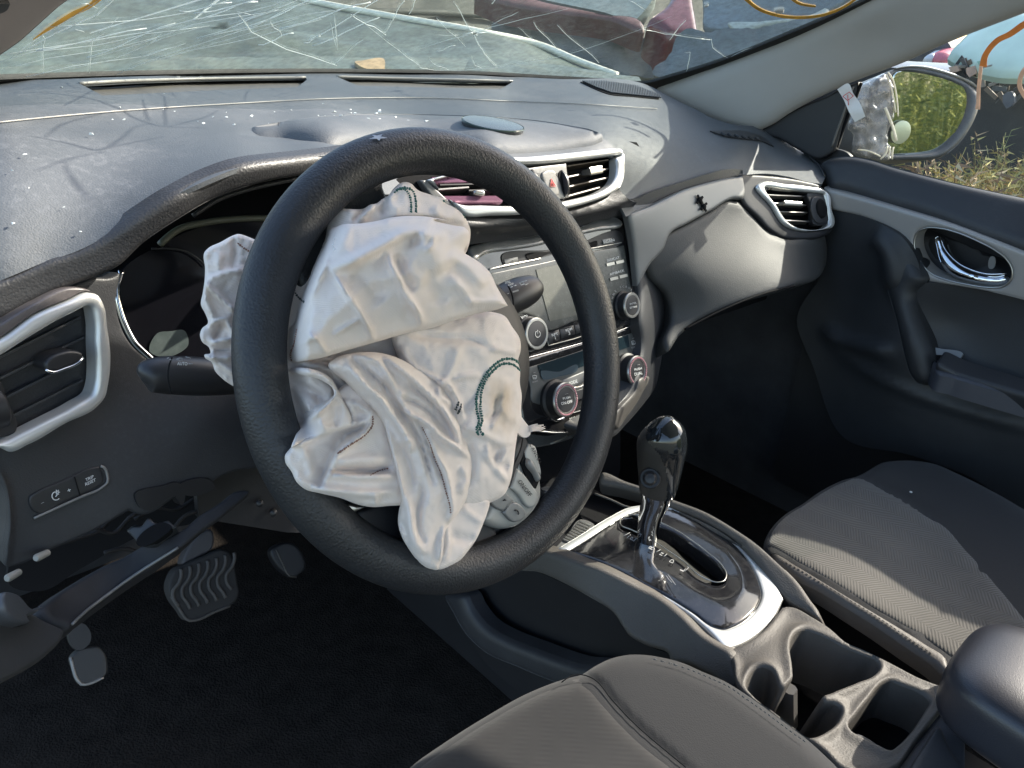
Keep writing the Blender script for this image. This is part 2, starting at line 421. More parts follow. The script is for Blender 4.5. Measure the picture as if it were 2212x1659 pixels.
M['carpet'] = mk('dark_carpet', (.020, .0165, .0140), 1., grain=300, gs=.9, bumpd=.002, var=.3, vscale=30, spec=.1)
M['console'] = mk('console_pebbled_plastic', (.088, .080, .071), .6, grain=620, gs=.45, bumpd=.0008, dust=.15, dcol=(.25, .23, .2))
M['white'] = mk('white_print', (.62, .63, .62), .6)
M['grey_print'] = mk('grey_print', (.30, .30, .30), .6)
M['dark_print'] = mk('dark_print', (.02, .02, .02), .6)
M['red'] = mk('red_print', (.62, .06, .05), .5)
M['door'] = mk('door_card_plastic', (.021, .023, .026), .5, grain=900, gs=.3, dust=.1, dcol=(.15, .15, .16))
M['button'] = mk('charcoal_button', (.020, .020, .022), .42)
M['buttonL'] = mk('grey_button', (.17, .17, .165), .4, metal=.3)
M['pink'] = mk('pink_stone', (.60, .30, .33), .15, coat=.6)
M['pinkslat'] = mk('pink_vent_trim', (.22, .10, .155), .2, metal=.5)
M['stitch_g'] = mk('green_thread', (.03, .12, .10), .7)
M['stitch_d'] = mk('dark_thread', (.05, .06, .055), .7)
M['stitch_b'] = mk('brown_thread', (.26, .13, .09), .7)

M['crumb'] = mk('glass_crumb', (.70, .74, .71), .12, spec=.8)
M['orange'] = mk('orange_paint_marker', (.78, .22, .03), .6, var=.2, vscale=40)
M['yellow'] = mk('yellow_orange_paint_marker', (.80, .42, .05), .6, var=.2, vscale=40)
M['tagw'] = mk('white_label_cloth', (.75, .73, .70), .8)
M['pedal'] = mk('pedal_rubber', (.07, .062, .055), .75)
M['bead'] = mk('bead_dust', (.4, .38, .33), .8)
def glassy(name, tint, haze, hcol, rough=.03, bsc=60, bst=.1, gloss=.12, vary=False):
    m = bpy.data.materials.new(name); m.use_nodes = True; nt = m.node_tree; N = nt.nodes; Lk = nt.links; N.remove(N['Principled BSDF']); out = N['Material Output']
    t = N.new('ShaderNodeBsdfTransparent'); t.inputs[0].default_value = (*tint, 1)
    d = N.new('ShaderNodeBsdfDiffuse'); d.inputs[0].default_value = (*hcol, 1)
    g = N.new('ShaderNodeBsdfGlossy'); g.inputs[1].default_value = rough
    n = N.new('ShaderNodeTexNoise'); n.inputs['Scale'].default_value = bsc; n.inputs['Detail'].default_value = 4
    ge = N.new('ShaderNodeNewGeometry'); Lk.new(ge.outputs['Position'], n.inputs['Vector'])
    bp = N.new('ShaderNodeBump'); bp.inputs['Strength'].default_value = bst; bp.inputs['Distance'].default_value = .002; Lk.new(n.outputs['Fac'], bp.inputs['Height']); Lk.new(bp.outputs[0], g.inputs['Normal'])
    m1 = N.new('ShaderNodeMixShader'); m1.inputs[0].default_value = haze; Lk.new(t.outputs[0], m1.inputs[1]); Lk.new(d.outputs[0], m1.inputs[2])
    if vary:
        mr = N.new('ShaderNodeMapRange'); Lk.new(n.outputs['Fac'], mr.inputs[0]); mr.inputs[1].default_value = .35; mr.inputs[2].default_value = .7; mr.inputs[3].default_value = haze*.5; mr.inputs[4].default_value = haze*1.7; Lk.new(mr.outputs[0], m1.inputs[0])
    m2 = N.new('ShaderNodeMixShader'); lw = N.new('ShaderNodeFresnel'); lw.inputs[0].default_value = 1.45
    ml = N.new('ShaderNodeMath'); ml.operation = 'MULTIPLY'; ml.inputs[1].default_value = gloss*8; ml.use_clamp = True; Lk.new(lw.outputs[0], ml.inputs[0]); Lk.new(ml.outputs[0], m2.inputs[0])
    Lk.new(m1.outputs[0], m2.inputs[1]); Lk.new(g.outputs[0], m2.inputs[2]); Lk.new(m2.outputs[0], out.inputs[0]); return m
def fracture():
    m = bpy.data.materials.new('glass_fracture'); m.use_nodes = True; nt = m.node_tree; N = nt.nodes; Lk = nt.links; N.remove(N['Principled BSDF']); out = N['Material Output']
    d = N.new('ShaderNodeBsdfDiffuse'); d.inputs[0].default_value = (.95, 1, .98, 1); t = N.new('ShaderNodeBsdfTranslucent'); t.inputs[0].default_value = (.95, 1, .98, 1)
    g = N.new('ShaderNodeBsdfGlossy'); g.inputs[1].default_value = .25; a = N.new('ShaderNodeMixShader'); b = N.new('ShaderNodeMixShader'); b.inputs[0].default_value = .25
    Lk.new(d.outputs[0], a.inputs[1]); Lk.new(t.outputs[0], a.inputs[2]); Lk.new(a.outputs[0], b.inputs[1]); Lk.new(g.outputs[0], b.inputs[2]); Lk.new(b.outputs[0], out.inputs[0]); return m
M['crack'] = fracture()
def airbag_details():
    m = M['cloth']; nt = m.node_tree; N = nt.nodes; Lk = nt.links; b = N['Principled BSDF']; g = N.new('ShaderNodeNewGeometry')
    n = N.new('ShaderNodeTexNoise'); n.noise_type = 'RIDGED_MULTIFRACTAL'; n.inputs['Scale'].default_value = 22; n.inputs['Detail'].default_value = 3; n.inputs['Lacunarity'].default_value = 2.2
    Lk.new(g.outputs['Position'], n.inputs['Vector']); bp = N.new('ShaderNodeBump'); bp.inputs['Strength'].default_value = .28; bp.inputs['Distance'].default_value = .0022
    Lk.new(n.outputs['Fac'], bp.inputs['Height']); Lk.new(b.inputs['Normal'].links[0].from_socket, bp.inputs['Normal']); Lk.new(bp.outputs[0], b.inputs['Normal'])
    # scorch stain beside the round seam
    d = N.new('ShaderNodeVectorMath'); d.operation = 'DISTANCE'; Lk.new(g.outputs['Position'], d.inputs[0]); d.inputs[1].default_value = STAIN
    q = N.new('ShaderNodeTexNoise'); q.inputs['Scale'].default_value = 60; Lk.new(g.outputs['Position'], q.inputs['Vector'])
    ml = N.new('ShaderNodeMath'); ml.operation = 'MULTIPLY_ADD'; Lk.new(q.outputs['Fac'], ml.inputs[0]); ml.inputs[1].default_value = .03; Lk.new(d.outputs['Value'], ml.inputs[2])
    r = N.new('ShaderNodeMapRange'); Lk.new(ml.outputs[0], r.inputs[0]); r.inputs[1].default_value = .020; r.inputs[2].default_value = .046; r.inputs[3].default_value = .6; r.inputs[4].default_value = 0
    mx = N.new('ShaderNodeMix'); mx.data_type = 'RGBA'; Lk.new(r.outputs[0], mx.inputs[0]); Lk.new(b.inputs['Base Color'].links[0].from_socket, mx.inputs[6]); mx.inputs[7].default_value = (.42, .30, .17, 1); Lk.new(mx.outputs[2], b.inputs['Base Color'])
def see_through(src, name, f):
    m = src.copy(); m.name = name; nt = m.node_tree; out = nt.nodes['Material Output']; l = out.inputs[0].links[0].from_socket
    t = nt.nodes.new('ShaderNodeBsdfTransparent'); x = nt.nodes.new('ShaderNodeMixShader'); x.inputs[0].default_value = f; nt.links.new(l, x.inputs[1]); nt.links.new(t.outputs[0], x.inputs[2]); nt.links.new(x.outputs[0], out.inputs[0]); return m
M['crack2'] = see_through(M['crack'], 'faint_fracture_zone', .55)
M['wglass'] = glassy('dusty_cracked_windscreen', (.91, .96, .92), .25, (.44, .475, .43), .12, 90, .25, .10, True)
M['sglass'] = glassy('side_window_glass', (.95, .98, .96), .04, (.6, .6, .58), .03, 60, .05, .05)
M['bag'] = glassy('clear_plastic_bag', (.93, .93, .93), .30, (.62, .60, .58), .18, 45, 1., .12, True)
# ================================================================ OUTSIDE
GZ = -1.05
def terrain():
    n = 90; V = []; F = []
    xs = np.sign(np.linspace(-1, 1, n))*np.abs(np.linspace(-1, 1, n))**3*400
    for y in xs:
        for x in xs: V.append((x+2, y+1, GZ+.05*noise.noise(Vector((x*.3, y*.3, 0)))))
    for j in range(n-1):
        for i in range(n-1): a = j*n+i; F.append((a, a+1, a+n+1, a+n))
    m = mk('dry_dirt_ground', (.085, .09, .07), .95, var=.35, vscale=2.5, big=9, bigs=.5)
    o = link('ground', V, F, m); tag(o, kind='structure')
terrain()
def weeds(name, n, xr, yr, hr, cols, seed, dens=None, lean=.25, leafy=2):
    rg = random.Random(seed); V = []; F = []; mi = []
    def tri(p, q, r, c): k = len(V); V.extend((p, q, r)); F.append((k, k+1, k+2)); mi.append(c)
    for i in range(n):
        x = rg.uniform(*xr); y = rg.uniform(*yr); hh = rg.uniform(*hr)*(.6+.8*abs(noise.noise(Vector((x*.8, y*.8, 3)))))
        c = int((noise.noise(Vector((x*1.1, y*1.1, 9)))*.5+.5)*len(cols)*.7+rg.random()*len(cols)*.45) % len(cols)
        z = GZ; a = rg.uniform(0, 6.28); lx, ly = math.cos(a)*lean*hh, math.sin(a)*lean*hh
        px_, py_ = -math.sin(a)*.004, math.cos(a)*.004; seg = 4; P = []
        for s in range(seg+1):
            t = s/seg; P.append((x+lx*t*t, y+ly*t*t, z+hh*t*(1-.12*t)))
        for s in range(seg):
            w0 = 1.2*(1-s/seg)+.2; A, B = P[s], P[s+1]; k = len(V)
            V.extend([(A[0]-px_*w0, A[1]-py_*w0, A[2]), (A[0]+px_*w0, A[1]+py_*w0, A[2]), (B[0]+px_*w0*.7, B[1]+py_*w0*.7, B[2]), (B[0]-px_*w0*.7, B[1]-py_*w0*.7, B[2])]); F.append((k, k+1, k+2, k+3)); mi.append(c)
        for q in range(int(leafy*4)):
            t = rg.uniform(.2, 1); j = min(int(t*seg), seg-1); A = P[j]; B = P[j+1]; u = t*seg-j
            b = tuple(A[e]*(1-u)+B[e]*u for e in range(3)); an = rg.uniform(0, 6.28); L = rg.uniform(.03, .09); wd = rg.uniform(.003, .008)
            e1 = (b[0]+math.cos(an)*L, b[1]+math.sin(an)*L, b[2]+rg.uniform(-.3, .8)*L)
            tri((b[0], b[1], b[2]-wd), (b[0]-math.sin(an)*wd, b[1]+math.cos(an)*wd, b[2]+wd), e1, (c+(q % 3 == 0)) % len(cols))
    me = bpy.data.meshes.new(name); me.from_pydata(V, [], F)
    for c in cols: me.materials.append(c)
    me.polygons.foreach_set('material_index', mi); me.update()
    o = bpy.data.objects.new(name, me); COL.objects.link(o); return o
wc = [mk('dry_straw_weed', (.52, .41, .24), .9), mk('tan_seed_weed', (.44, .31, .18), .9), mk('yellow_weed', (.48, .41, .16), .9), mk('olive_weed', (.22, .22, .09), .9), mk('brown_weed', (.20, .13, .08), .9)]
gc = [mk('green_weed_leaf', (.10, .13, .035), .8), mk('light_green_weed_leaf', (.17, .20, .06), .8), mk('yellow_green_weed_leaf', (.32, .31, .06), .8)]
tag(weeds('dry_weeds', 9000, (1.9, 6.2), (-1.6, 1.3), (.5, .95), wc, 1, leafy=3), 'dry straw coloured weeds growing thickly beyond the passenger window', 'weeds', kind='stuff')
tag(weeds('tall_seed_stalks', 260, (2.0, 4.2), (-.9, .5), (.9, 1.5), [wc[1], wc[4], wc[0]], 5, leafy=9, lean=.3), 'taller brown seed stalks rising above the straw weeds by the mirror', 'weeds', kind='stuff')
tag(weeds('green_weeds', 13000, (1.3, 9.5), (-11, -3.5), (1.5, 2.7), gc, 2, lean=.12, leafy=3), 'tall green weeds behind the car seen in the door mirror', 'weeds', kind='stuff')
# wrecked black car with pale green glass beyond the passenger window
def panelbody(name, prof, x0, x1, mat, parent, inset=.0):
    """closed body extruded across X from a side profile (y, z)"""
    V = []; F = []; n = len(prof)
    for x, s in ((x0, inset), (x0+(x1-x0)*.12, 0), (x1-(x1-x0)*.12, 0), (x1, inset)):
        for (y, z) in prof: V.append((x, y*(1-s*.2), z-(s if z > 0 else 0)))
    for r in range(3):
        for i in range(n): F.append((r*n+i, r*n+(i+1) % n, (r+1)*n+(i+1) % n, (r+1)*n+i))
    F += [tuple(range(n))[::-1], tuple(range(3*n, 4*n))]
    o = link(name, V, F, mat, parent, True); sharp(o, 30); return o
Mblk = mk('wreck_black_paint', (.02, .021, .026), .35, dust=.3, dcol=(.25, .22, .19), dscale=4, coat=.3)
Mred = mk('wreck_red_paint', (.15, .032, .036), .3, dust=.25, dcol=(.4, .3, .28), dscale=4, coat=.4)
Mgry = mk('wreck_blue_grey_paint', (.16, .18, .20), .35, dust=.3, dscale=5, coat=.3)
Mteal = mk('pale_green_laminated_glass', (.58, .70, .58), .3, var=.14, vscale=2.5, dust=.25, dcol=(.75, .85, .8), dscale=6)
blk = thing('wrecked_black_car', 'wrecked black car with bulging pale green windscreen beyond the weeds', 'car', (7.2, 2.2, GZ))
panelbody('body', [(-.6, -.95), (-.7, -.3), (-.3, .0), (.6, .12), (2.0, .16), (4.2, .1), (4.6, -.3), (4.6, -.95)], 6.4, 8.2, Mblk, blk, .05)
relief('windscreen', fr('M', [(1400, 130), (1500, 190), (1700, 270), (1900, 320), (2212, 330), (2600, 300), (2700, -200), (1900, -300), (1500, 0)]), Surf([(1900, 110, 'X', 6.1), (2212, 120, 'X', 6.0), (2100, -20, 'X', 6.6), (2400, 0, 'X', 6.2)]), Mteal, blk, step=25, thick=.05, rnd=40, drop=.08)
for i, (x, y, wd, hh) in enumerate([(1480, 330, 60, 40), (1660, 350, 55, 60), (1930, 380, 70, 45), (2050, 650, 60, 90), (1750, 260, 30, 26)]):
    relief('torn_panel', fr('M', [(x-wd, y-hh*.6), (x+wd*.5, y-hh), (x+wd, y+hh*.3), (x-wd*.4, y+hh)]), Surf([(1900, 200, 'X', 6.05), (2212, 220, 'X', 6.0), (2100, 350, 'X', 6.05)]), mk('torn_panel_paint', [(.45, .3, .22), (.5, .33, .25), (.42, .28, .2), (.12, .12, .13), (.3, .5, .42)][i], .6, var=.3), blk, step=18, thick=.04)
rg = random.Random(21); dk = [mk('wreck_scrap_%d' % i, c, .6, var=.4, vscale=6) for i, c in enumerate([(.05, .05, .055), (.22, .17, .13), (.12, .12, .12), (.02, .02, .022), (.32, .28, .24)])]
for i in range(34):
    x = rg.uniform(1500, 2200); y = rg.uniform(330, 640) if i % 2 else rg.uniform(250, 520); a = rg.uniform(0, 3.1); L = rg.uniform(25, 120); wd = rg.uniform(8, 34); c_, s_ = math.cos(a), math.sin(a)
    relief('torn_panel', fr('M', [(x-L*c_-wd*s_, y-L*s_+wd*c_, 1), (x-L*c_*.8+wd*s_, y-L*s_-wd*c_, 1), (x+L*c_+wd*s_*.6, y+L*s_-wd*c_, 1), (x+L*c_*.9-wd*s_, y+L*s_+wd*c_, 1)]), Surf([(1900, 200, 'X', 6.2), (2212, 220, 'X', 6.1), (2100, 350, 'X', 6.3)]), dk[i % 5], blk, step=30, thick=.008, lift=rg.uniform(0, .05))
pk = thing('wrecked_pink_car', 'crumpled white and pink car body behind the door mirror', 'car', tuple(pt(1960, 125, X=9)*[1, 1, 0]+[0, 0, GZ]))
Mp = mk('faded_pink_paint', (.60, .16, .2), .5, var=.3); Mw = mk('wreck_white_paint', (.6, .6, .62), .4, var=.2)
sp_ = Surf([(1900, 100, 'X', 9), (2212, 120, 'X', 9), (2100, 350, 'X', 9.3)])
relief('fender', fr('M', [(1240, 180), (1300, 170), (1420, 230), (1400, 270), (1290, 320), (1220, 300)]), sp_, Mp, pk, step=12, thick=.2, rnd=20, drop=.1)
relief('white_panel', fr('M', [(1130, 250), (1180, 190), (1240, 180), (1220, 300), (1140, 300)]), sp_, Mw, pk, step=12, thick=.2, rnd=12, drop=.05)
relief('dark_panel', fr('M', [(900, 330), (1000, 150), (1240, 0), (1430, 60), (1460, 170), (1420, 230), (1240, 180), (1130, 260), (1110, 360)]), Surf([(1900, 100, 'X', 9.3), (2212, 120, 'X', 9.3), (2100, 350, 'X', 9.6)]), mk('dusky_panel', (.09, .09, .1), .6, var=.5, vscale=6), pk, step=16, thick=.2)
# own bonnet, buckled, beyond the windscreen
hd = thing('bonnet', 'buckled grey green bonnet with an edge coloured sunlit cream beyond the windscreen', 'bonnet', (.1, 1.3, -.1))
HS = Surf([(0, 150, 'Y', .95), (700, 150, 'Y', 1.02), (1250, 165, 'Y', .92), (0, -40, 'Y', 2.1), (600, 0, 'Y', 1.9), (1040, 75, 'Y', 1.25), (300, 70, 'Y', 1.5)])
relief('bonnet_skin', [(-90, -60, 1), (590, -6, 1), (820, 36), (1040, 75), (1170, 104), (1240, 136), (1328, 170, 1), (1320, 190, 1), (700, 172), (-90, 195, 1)], HS, mk('grey_green_paint', (.075, .095, .075), .5, var=.35, vscale=9, dust=.35, dcol=(.16, .18, .14), dscale=7, big=16, bigs=.8), hd, step=20, thick=.015,
       h=lambda X, d: .012*nz(X, 160, 3)+crease([(0, 90), (400, 80), (800, 110)], 26, .02)(X)+crease([(-50, 40), (300, 35), (700, 60), (1000, 90)], 20, -.018)(X))
line('bonnet_edge', [(560, -14), (820, 36), (1040, 75), (1170, 104), (1240, 134), (1331, 168)], HS, .010, mk('cream_sunlit_edge', (.95, .90, .72), .4), hd, lift=.006)  # sunlit bonnet edge: its brightness is put into the cream colour
cw = thing('cowl', 'dark plastic cowl with tan debris along the base of the windscreen', 'cowl', (.1, .9, .08))
CS = Surf([(0, 176, 'Y', .74), (700, 156, 'Y', .90), (1100, 166, 'Y', .84), (1330, 176, 'Y', .72), (700, 120, 'Y', 1.0), (100, 130, 'Y', .86), (1200, 130, 'Y', .94)])
relief('cowl_panel', [(-80, 150, 1), (400, 126), (800, 124), (1200, 140), (1380, 168, 1), (1400, 200, 1), (700, 185), (-80, 205, 1)], CS, mk('cowl_plastic', (.10, .125, .105), .5, var=.2, dust=.4, dcol=(.3, .28, .2)), cw, step=22, thick=.02, h=lambda X, d: .004*nz(X, 60, 5))
relief('tan_scrap', fr('B', [(150, 412), (200, 402), (338, 402), (338, 440), (180, 436)]), CS, mk('tan_foam', (.34, .24, .13), .8, var=.2), cw, step=8, lift=.008, thick=.006)
gv = thing('grey_van', 'grey green wrecked van filling the view behind the bonnet and red car', 'van', (1.6, 4.6, GZ))
VS = Surf([(500, -60, 'Y', 3.4), (1000, 0, 'Y', 3.6), (1600, 60, 'Y', 3.4), (1300, 140, 'Y', 3.3), (700, 120, 'Y', 3.3)])
Mv = mk('van_dusty_paint', (.030, .037, .030), .7, var=.5, vscale=1.6, dust=.4, dcol=(.06, .066, .055), dscale=2.5)
relief('side', [(380, -160, 1), (1750, -160, 1), (1750, 120), (1500, 190, 1), (500, 160, 1), (360, 60)], VS, Mv, gv, step=40, thick=1.2, rnd=30, drop=.1, h=lambda X, d: .05*nz(X, 130, 4))
relief('side_window', [(900, -100, 1), (1100, -100, 1), (1140, -10), (1000, -18, 1)], VS, mk('van_window', (.02, .03, .03), .2), gv, step=30, lift=.06, thick=.02)
line('body_crease', [(560, 40), (900, 34), (1250, 60)], VS, .02, Mv, gv, lift=.04)
# red car and blue grey car parked beyond the bonnet
rc = thing('red_car', 'dark red wrecked car seen through the right half of the windscreen', 'car', (2.6, 2.6, GZ))
RS = Surf([(1100, 0, 'Y', 2.7), (1480, 80, 'Y', 2.0), (1500, -80, 'Y', 2.4), (1700, 40, 'Y', 1.7)])
relief('side_panel', fr('B', [(900, -60, 1), (1050, 0), (1250, 40), (1500, 75), (1750, 110), (1960, 165), (1950, 140), (1700, 75), (1480, 30), (1300, -10), (1150, -60, 1)]), RS, mk('red_rail_paint', (.13, .062, .058), .5, var=.2), rc, step=10, thick=.1, rnd=8, drop=.02)
relief('door_pillar', fr('C', [(40, -80, 1), (0, 0), (-120, 120), (-60, 150), (0, 200), (90, 216), (186, 220), (180, 120), (160, 0), (150, -80, 1)]), RS, Mred, rc, step=10, thick=.2, rnd=14, drop=.05)
relief('door_window', fr('B', [(900, -60, 1), (1150, -60, 1), (1300, -10), (1480, 30), (1700, 75), (1900, 120), (1960, 60), (2040, -60, 1)]), Surf([(1100, 0, 'Y', 2.75), (1480, 80, 'Y', 2.05), (1500, -80, 'Y', 2.45), (1700, 40, 'Y', 1.75)]), mk('dusty_window', (.10, .14, .14), .3, dust=.4, dscale=5), rc, step=14, thick=.1)
relief('red_sill', fr('B', [(1050, 60), (1400, 110), (1800, 190), (1990, 240), (2212, 260), (2212, 400), (1800, 470), (1300, 330), (1000, 200)]), Surf([(1100, 60, 'Y', 2.8), (1480, 80, 'Y', 2.2), (1500, 150, 'Y', 2.1), (1300, 120, 'Y', 2.4)]), mk('grey_dirty_door', (.17, .175, .17), .5, var=.35, vscale=5, dust=.3), rc, step=18, thick=.2, h=lambda X, d: .03*nz(X, 40, 8))
gc_ = thing('blue_grey_car', 'blue grey car with pale bumper strip beside the far windscreen pillar', 'car', (3.6, 1.8, GZ))
GS_ = Surf([(1520, 20, 'Y', 1.9), (1560, 120, 'Y', 1.6), (1800, 0, 'Y', 1.2), (1700, -60, 'Y', 1.4)])
relief('door_glass', fr('C', [(190, -80, 1), (200, 60), (215, 190), (260, 196), (560, 170), (900, 110), (1300, -80, 1)]), GS_, Mgry, gc_, step=16, thick=.1, rnd=10, drop=.03)
relief('pale_strip', fr('C', [(400, 190), (600, 155), (900, 115), (1000, 80), (1000, 130), (700, 185), (420, 215)]), GS_, mk('pale_strip_paint', (.52, .52, .46), .5), gc_, step=10, thick=.08, lift=.05, rnd=8, drop=.03)
relief('lower_door', fr('C', [(60, 215), (260, 196), (560, 170), (1000, 130), (1000, 330), (500, 420), (0, 500), (-100, 460), (0, 340)]), Surf([(1450, 150, 'Y', 1.7), (1560, 120, 'Y', 1.5), (1700, 100, 'Y', 1.25), (1500, 60, 'Y', 1.7)]), mk('grey_lower_paint', (.15, .16, .16), .5, var=.3, vscale=8, dust=.3, dcol=(.35, .33, .3)), gc_, step=16, thick=.1, h=lambda X, d: .02*nz(X, 30, 9))
# ================================================================ CAR SHELL
fl = MB(); fl.box((0, .0, -.75), np.eye(3), (.82, 1.3, .02)); o = fl.build('floor_carpet', M['carpet']); tag(o, kind='structure'); o.name = 'floor'
fw = MB(); fw.box((0, .78, -.35), [(1, 0, 0), (0, .92, .38), (0, -.38, .92)], (.80, .02, .48)); M['felt'] = mk('footwell_felt', (.030, .030, .033), .95, grain=300, gs=.6, var=.3, vscale=12); tag(fw.build('firewall', M['felt']), 'dark carpeted firewall at the front of the footwells', 'firewall')
sd = MB(); sd.box((.79, .15, -.355), np.eye(3), (.012, 1.1, .385)); tag(sd.build('side_wall', M['felt']), 'dark body side beyond the passenger footwell', 'body side')
rf = MB(); rf.box((0, -.82, .515), np.eye(3), (.68, .80, .02)); tag(rf.build('roof', mk('roof_lining', (.45, .43, .40), .9)), 'unseen pale fabric roof lining of the car', 'roof')  # out of view; put in to shade the wheel and airbag
# windscreen
WS = FSurf(lambda P: P[:, 1]+.50*P[:, 0]**2+2.35*(P[:, 2]-.155)-.80)
ws = thing('windscreen', 'cracked windscreen with white fractures and orange paint marks above the dashboard', 'windscreen', tuple(pt(700, 158, Y=.8)))
relief('glass', [(-60, 186, 1), (150, 176), (400, 168), (700, 162), (1000, 165), (1200, 173), (1400, 185, 1), (1444, 174), (1559, 136), (1687, 85), (1875, 2), (2000, -70, 1), (-60, -70, 1)], WS, M['wglass'], ws, step=40, thick=0, wall=False)
relief('black_border', [(-60, 168, 1), (0, 166), (300, 157), (700, 152), (1000, 156), (1300, 172), (1400, 176), (1444, 164), (1559, 128), (1687, 77), (1875, -6), (2000, -76, 1), (2030, -60, 1), (1880, 12), (1690, 95), (1562, 146), (1448, 186), (1400, 195), (1200, 184), (1000, 176), (700, 174), (400, 180), (150, 188), (-60, 196, 1)], WS, M['rubber'], ws, step=12, lift=.003, thick=.006)
cr_ = [fr('A', c) for c in [
 [(0, 330), (250, 290), (500, 255), (900, 190), (1200, 110), (1500, 70), (1700, 20), (1800, -30)], [(300, 155), (700, 125), (900, 110), (1200, 60), (1450, -20)],
 [(720, 455), (1000, 340), (1500, 180), (1900, 80), (2212, 30)], [(800, 410), (1200, 300), (1600, 220), (2000, 110)], [(150, 470), (450, 400), (900, 340), (1050, 290)],
 [(0, 370), (200, 310), (600, 270), (900, 200), (1300, 150)], [(560, 350), (900, 250), (1200, 140), (1700, 60), (2000, -10)], [(60, 350), (250, 210), (500, 60), (620, -20)],
 [(100, 330), (330, 200), (600, 80), (700, -10)], [(0, 420), (300, 350), (700, 290), (980, 220)], [(1240, 230), (1500, 170), (1680, 105)], [(1420, 145), (1650, 70), (1850, -10)],
 [(1480, 80), (1560, 190), (1780, 300), (1950, 350), (2095, 402)], [(870, 345), (1000, 300), (1050, 290), (1150, 260)], [(550, 450), (560, 330), (570, 240), (640, 200)], [(610, 190), (680, 150), (730, 95)],
 [(265, 450), (260, 330), (275, 230), (255, 200)], [(1470, 60), (1600, 90), (1690, 55)], [(2080, 90), (2090, 200), (2100, 300)], [(460, 170), (500, 180), (520, 190)], [(900, 280), (960, 240), (1000, 200)], [(600, 40), (540, 10), (500, 10)], [(1000, 350), (1300, 270), (1700, 150), (1860, 100)], [(330, 440), (700, 360), (1000, 230), (1250, 160)]]]
cr_ += [fr('B', c) for c in [
 [(220, 145), (350, 250), (480, 350), (530, 382), (560, 415), (650, 430), (800, 433), (1000, 418), (1200, 385), (1430, 345), (1700, 260), (1920, 180), (2120, 95)], [(480, 325), (650, 265), (830, 215), (890, 200), (1000, 160), (1200, 110), (1480, 45)],
 [(765, 0), (820, 90), (870, 175), (890, 190)], [(890, 200), (920, 270), (960, 330), (1040, 410)], [(880, 350), (900, 400), (945, 418)], [(1000, 150), (1080, 105), (1170, 65)], [(1165, 160), (1220, 210), (1290, 252)], [(640, 210), (720, 213), (800, 210)],
 [(1850, -10), (1920, 30), (1960, 55)], [(1925, 140), (1960, 180), (2080, 205), (2212, 222), (2330, 240)], [(0, 130), (20, 230), (45, 300)], [(0, 70), (60, 55)], [(0, 380), (40, 402)], [(960, 330), (1000, 380), (1035, 410)]]]
cr_ += [fr('C', c) for c in [[(265, 235), (275, 290), (320, 325), (370, 355)], [(385, 350), (440, 320), (520, 290)], [(100, 320), (135, 320), (120, 400), (110, 440)], [(-40, 195), (100, 222), (262, 240)]]]
rg = random.Random(3)
for i, c in enumerate(cr_):
    cc = [c[0]]
    for a, b in zip(c[:-1], c[1:]):
        cc.append(((a[0]+b[0])/2+rg.uniform(-1.5, 1.5), (a[1]+b[1])/2+rg.uniform(-1.2, 1.2))); cc.append(b)
    q = np.array([p[:2] for p in cc]); P = WS.pos(q[:, 0], q[:, 1])+WS.nor(q[:, 0], q[:, 1])*.002
    rr = (.0008 if i < 14 else .0005)*rg.uniform(.6, 1.3)*np.interp(np.linspace(0, 1, len(P)), [0, .2, .8, 1], [.4, 1, 1, .3])
    MB().tube(P, rr, 5, flatn=WS.nor(q[:1, 0], q[:1, 1])[0], fl=.5).build('crack', M['crack'], ws, True, False)
# shadows of the heavier fractures on the dashboard come from these wide ones: dashboard pixel -> along the sun to the glass
def glass_over(x, y, Yd):
    P = pt(x, y, Y=Yd); t = 0.
    for _ in range(60): Q = (P+t*SUN)[None]; t -= float(WS.f(Q)[0])*.25
    return P+t*SUN+np.array([0, 0, .0])
def dY(x, y): return float(np.interp(y, [200, 235, 275, 330, 400, 500, 600], [.62, .50, .42, .36, .30, .25, .22]))
shd = [fr('A', c) for c in [[(0, 600), (300, 625), (600, 665), (750, 710), (930, 775), (1100, 815), (1230, 850)], [(90, 920), (350, 955), (520, 1000), (700, 900), (830, 800), (940, 770)], [(1020, 800), (1150, 770), (1270, 735), (1370, 680)], [(860, 640), (900, 700), (925, 760)],
       [(1000, 610), (1030, 700), (1020, 790)], [(190, 920), (350, 800), (600, 730)], [(60, 1180), (300, 1080), (560, 1010)], [(270, 1100), (330, 1300), (380, 1380)], [(350, 690), (450, 640), (550, 590)], [(520, 1000), (700, 950), (950, 900)]]]
for c in shd:
    q = crv(c, False, 14); P = np.array([glass_over(a, b, dY(a, b)) for a, b in q])
    MB().tube(P, .0022*np.interp(np.linspace(0, 1, len(P)), [0, .5, 1], [.6, 1.2, .6]), 5, flatn=(0, .4, .9), fl=.25).build('crack', M['crack2'], ws, True, False)
# fine splinter cracks
for i in range(26):
    if i < 12: x0, y0, a, L = rg.uniform(10, 700), rg.uniform(5, 140), rad(-18+rg.gauss(0, 9)), rg.uniform(60, 260)
    else: x0, y0, a, L = rg.uniform(500, 1450), rg.uniform(5, 140), rg.uniform(-1.2, 1.2), rg.uniform(25, 130)
    P = []
    for j in range(7):
        u_ = j/6*L; P.append((x0+u_*math.cos(a)+rg.uniform(-1, 1), y0+u_*math.sin(a)+rg.uniform(-1, 1)+3*math.sin(j)))
    P = np.array([p for p in P if p[1] < 150-max(0, (p[0]-1250))*.3 and p[1] > 145-p[0]*.8])
    if len(P) < 3: continue
    W_ = WS.pos(P[:, 0], P[:, 1])+WS.nor(P[:, 0], P[:, 1])*.002
    MB().tube(W_, rg.uniform(.0003, .0007), 4).build('crack', M['crack'], ws, True, False)
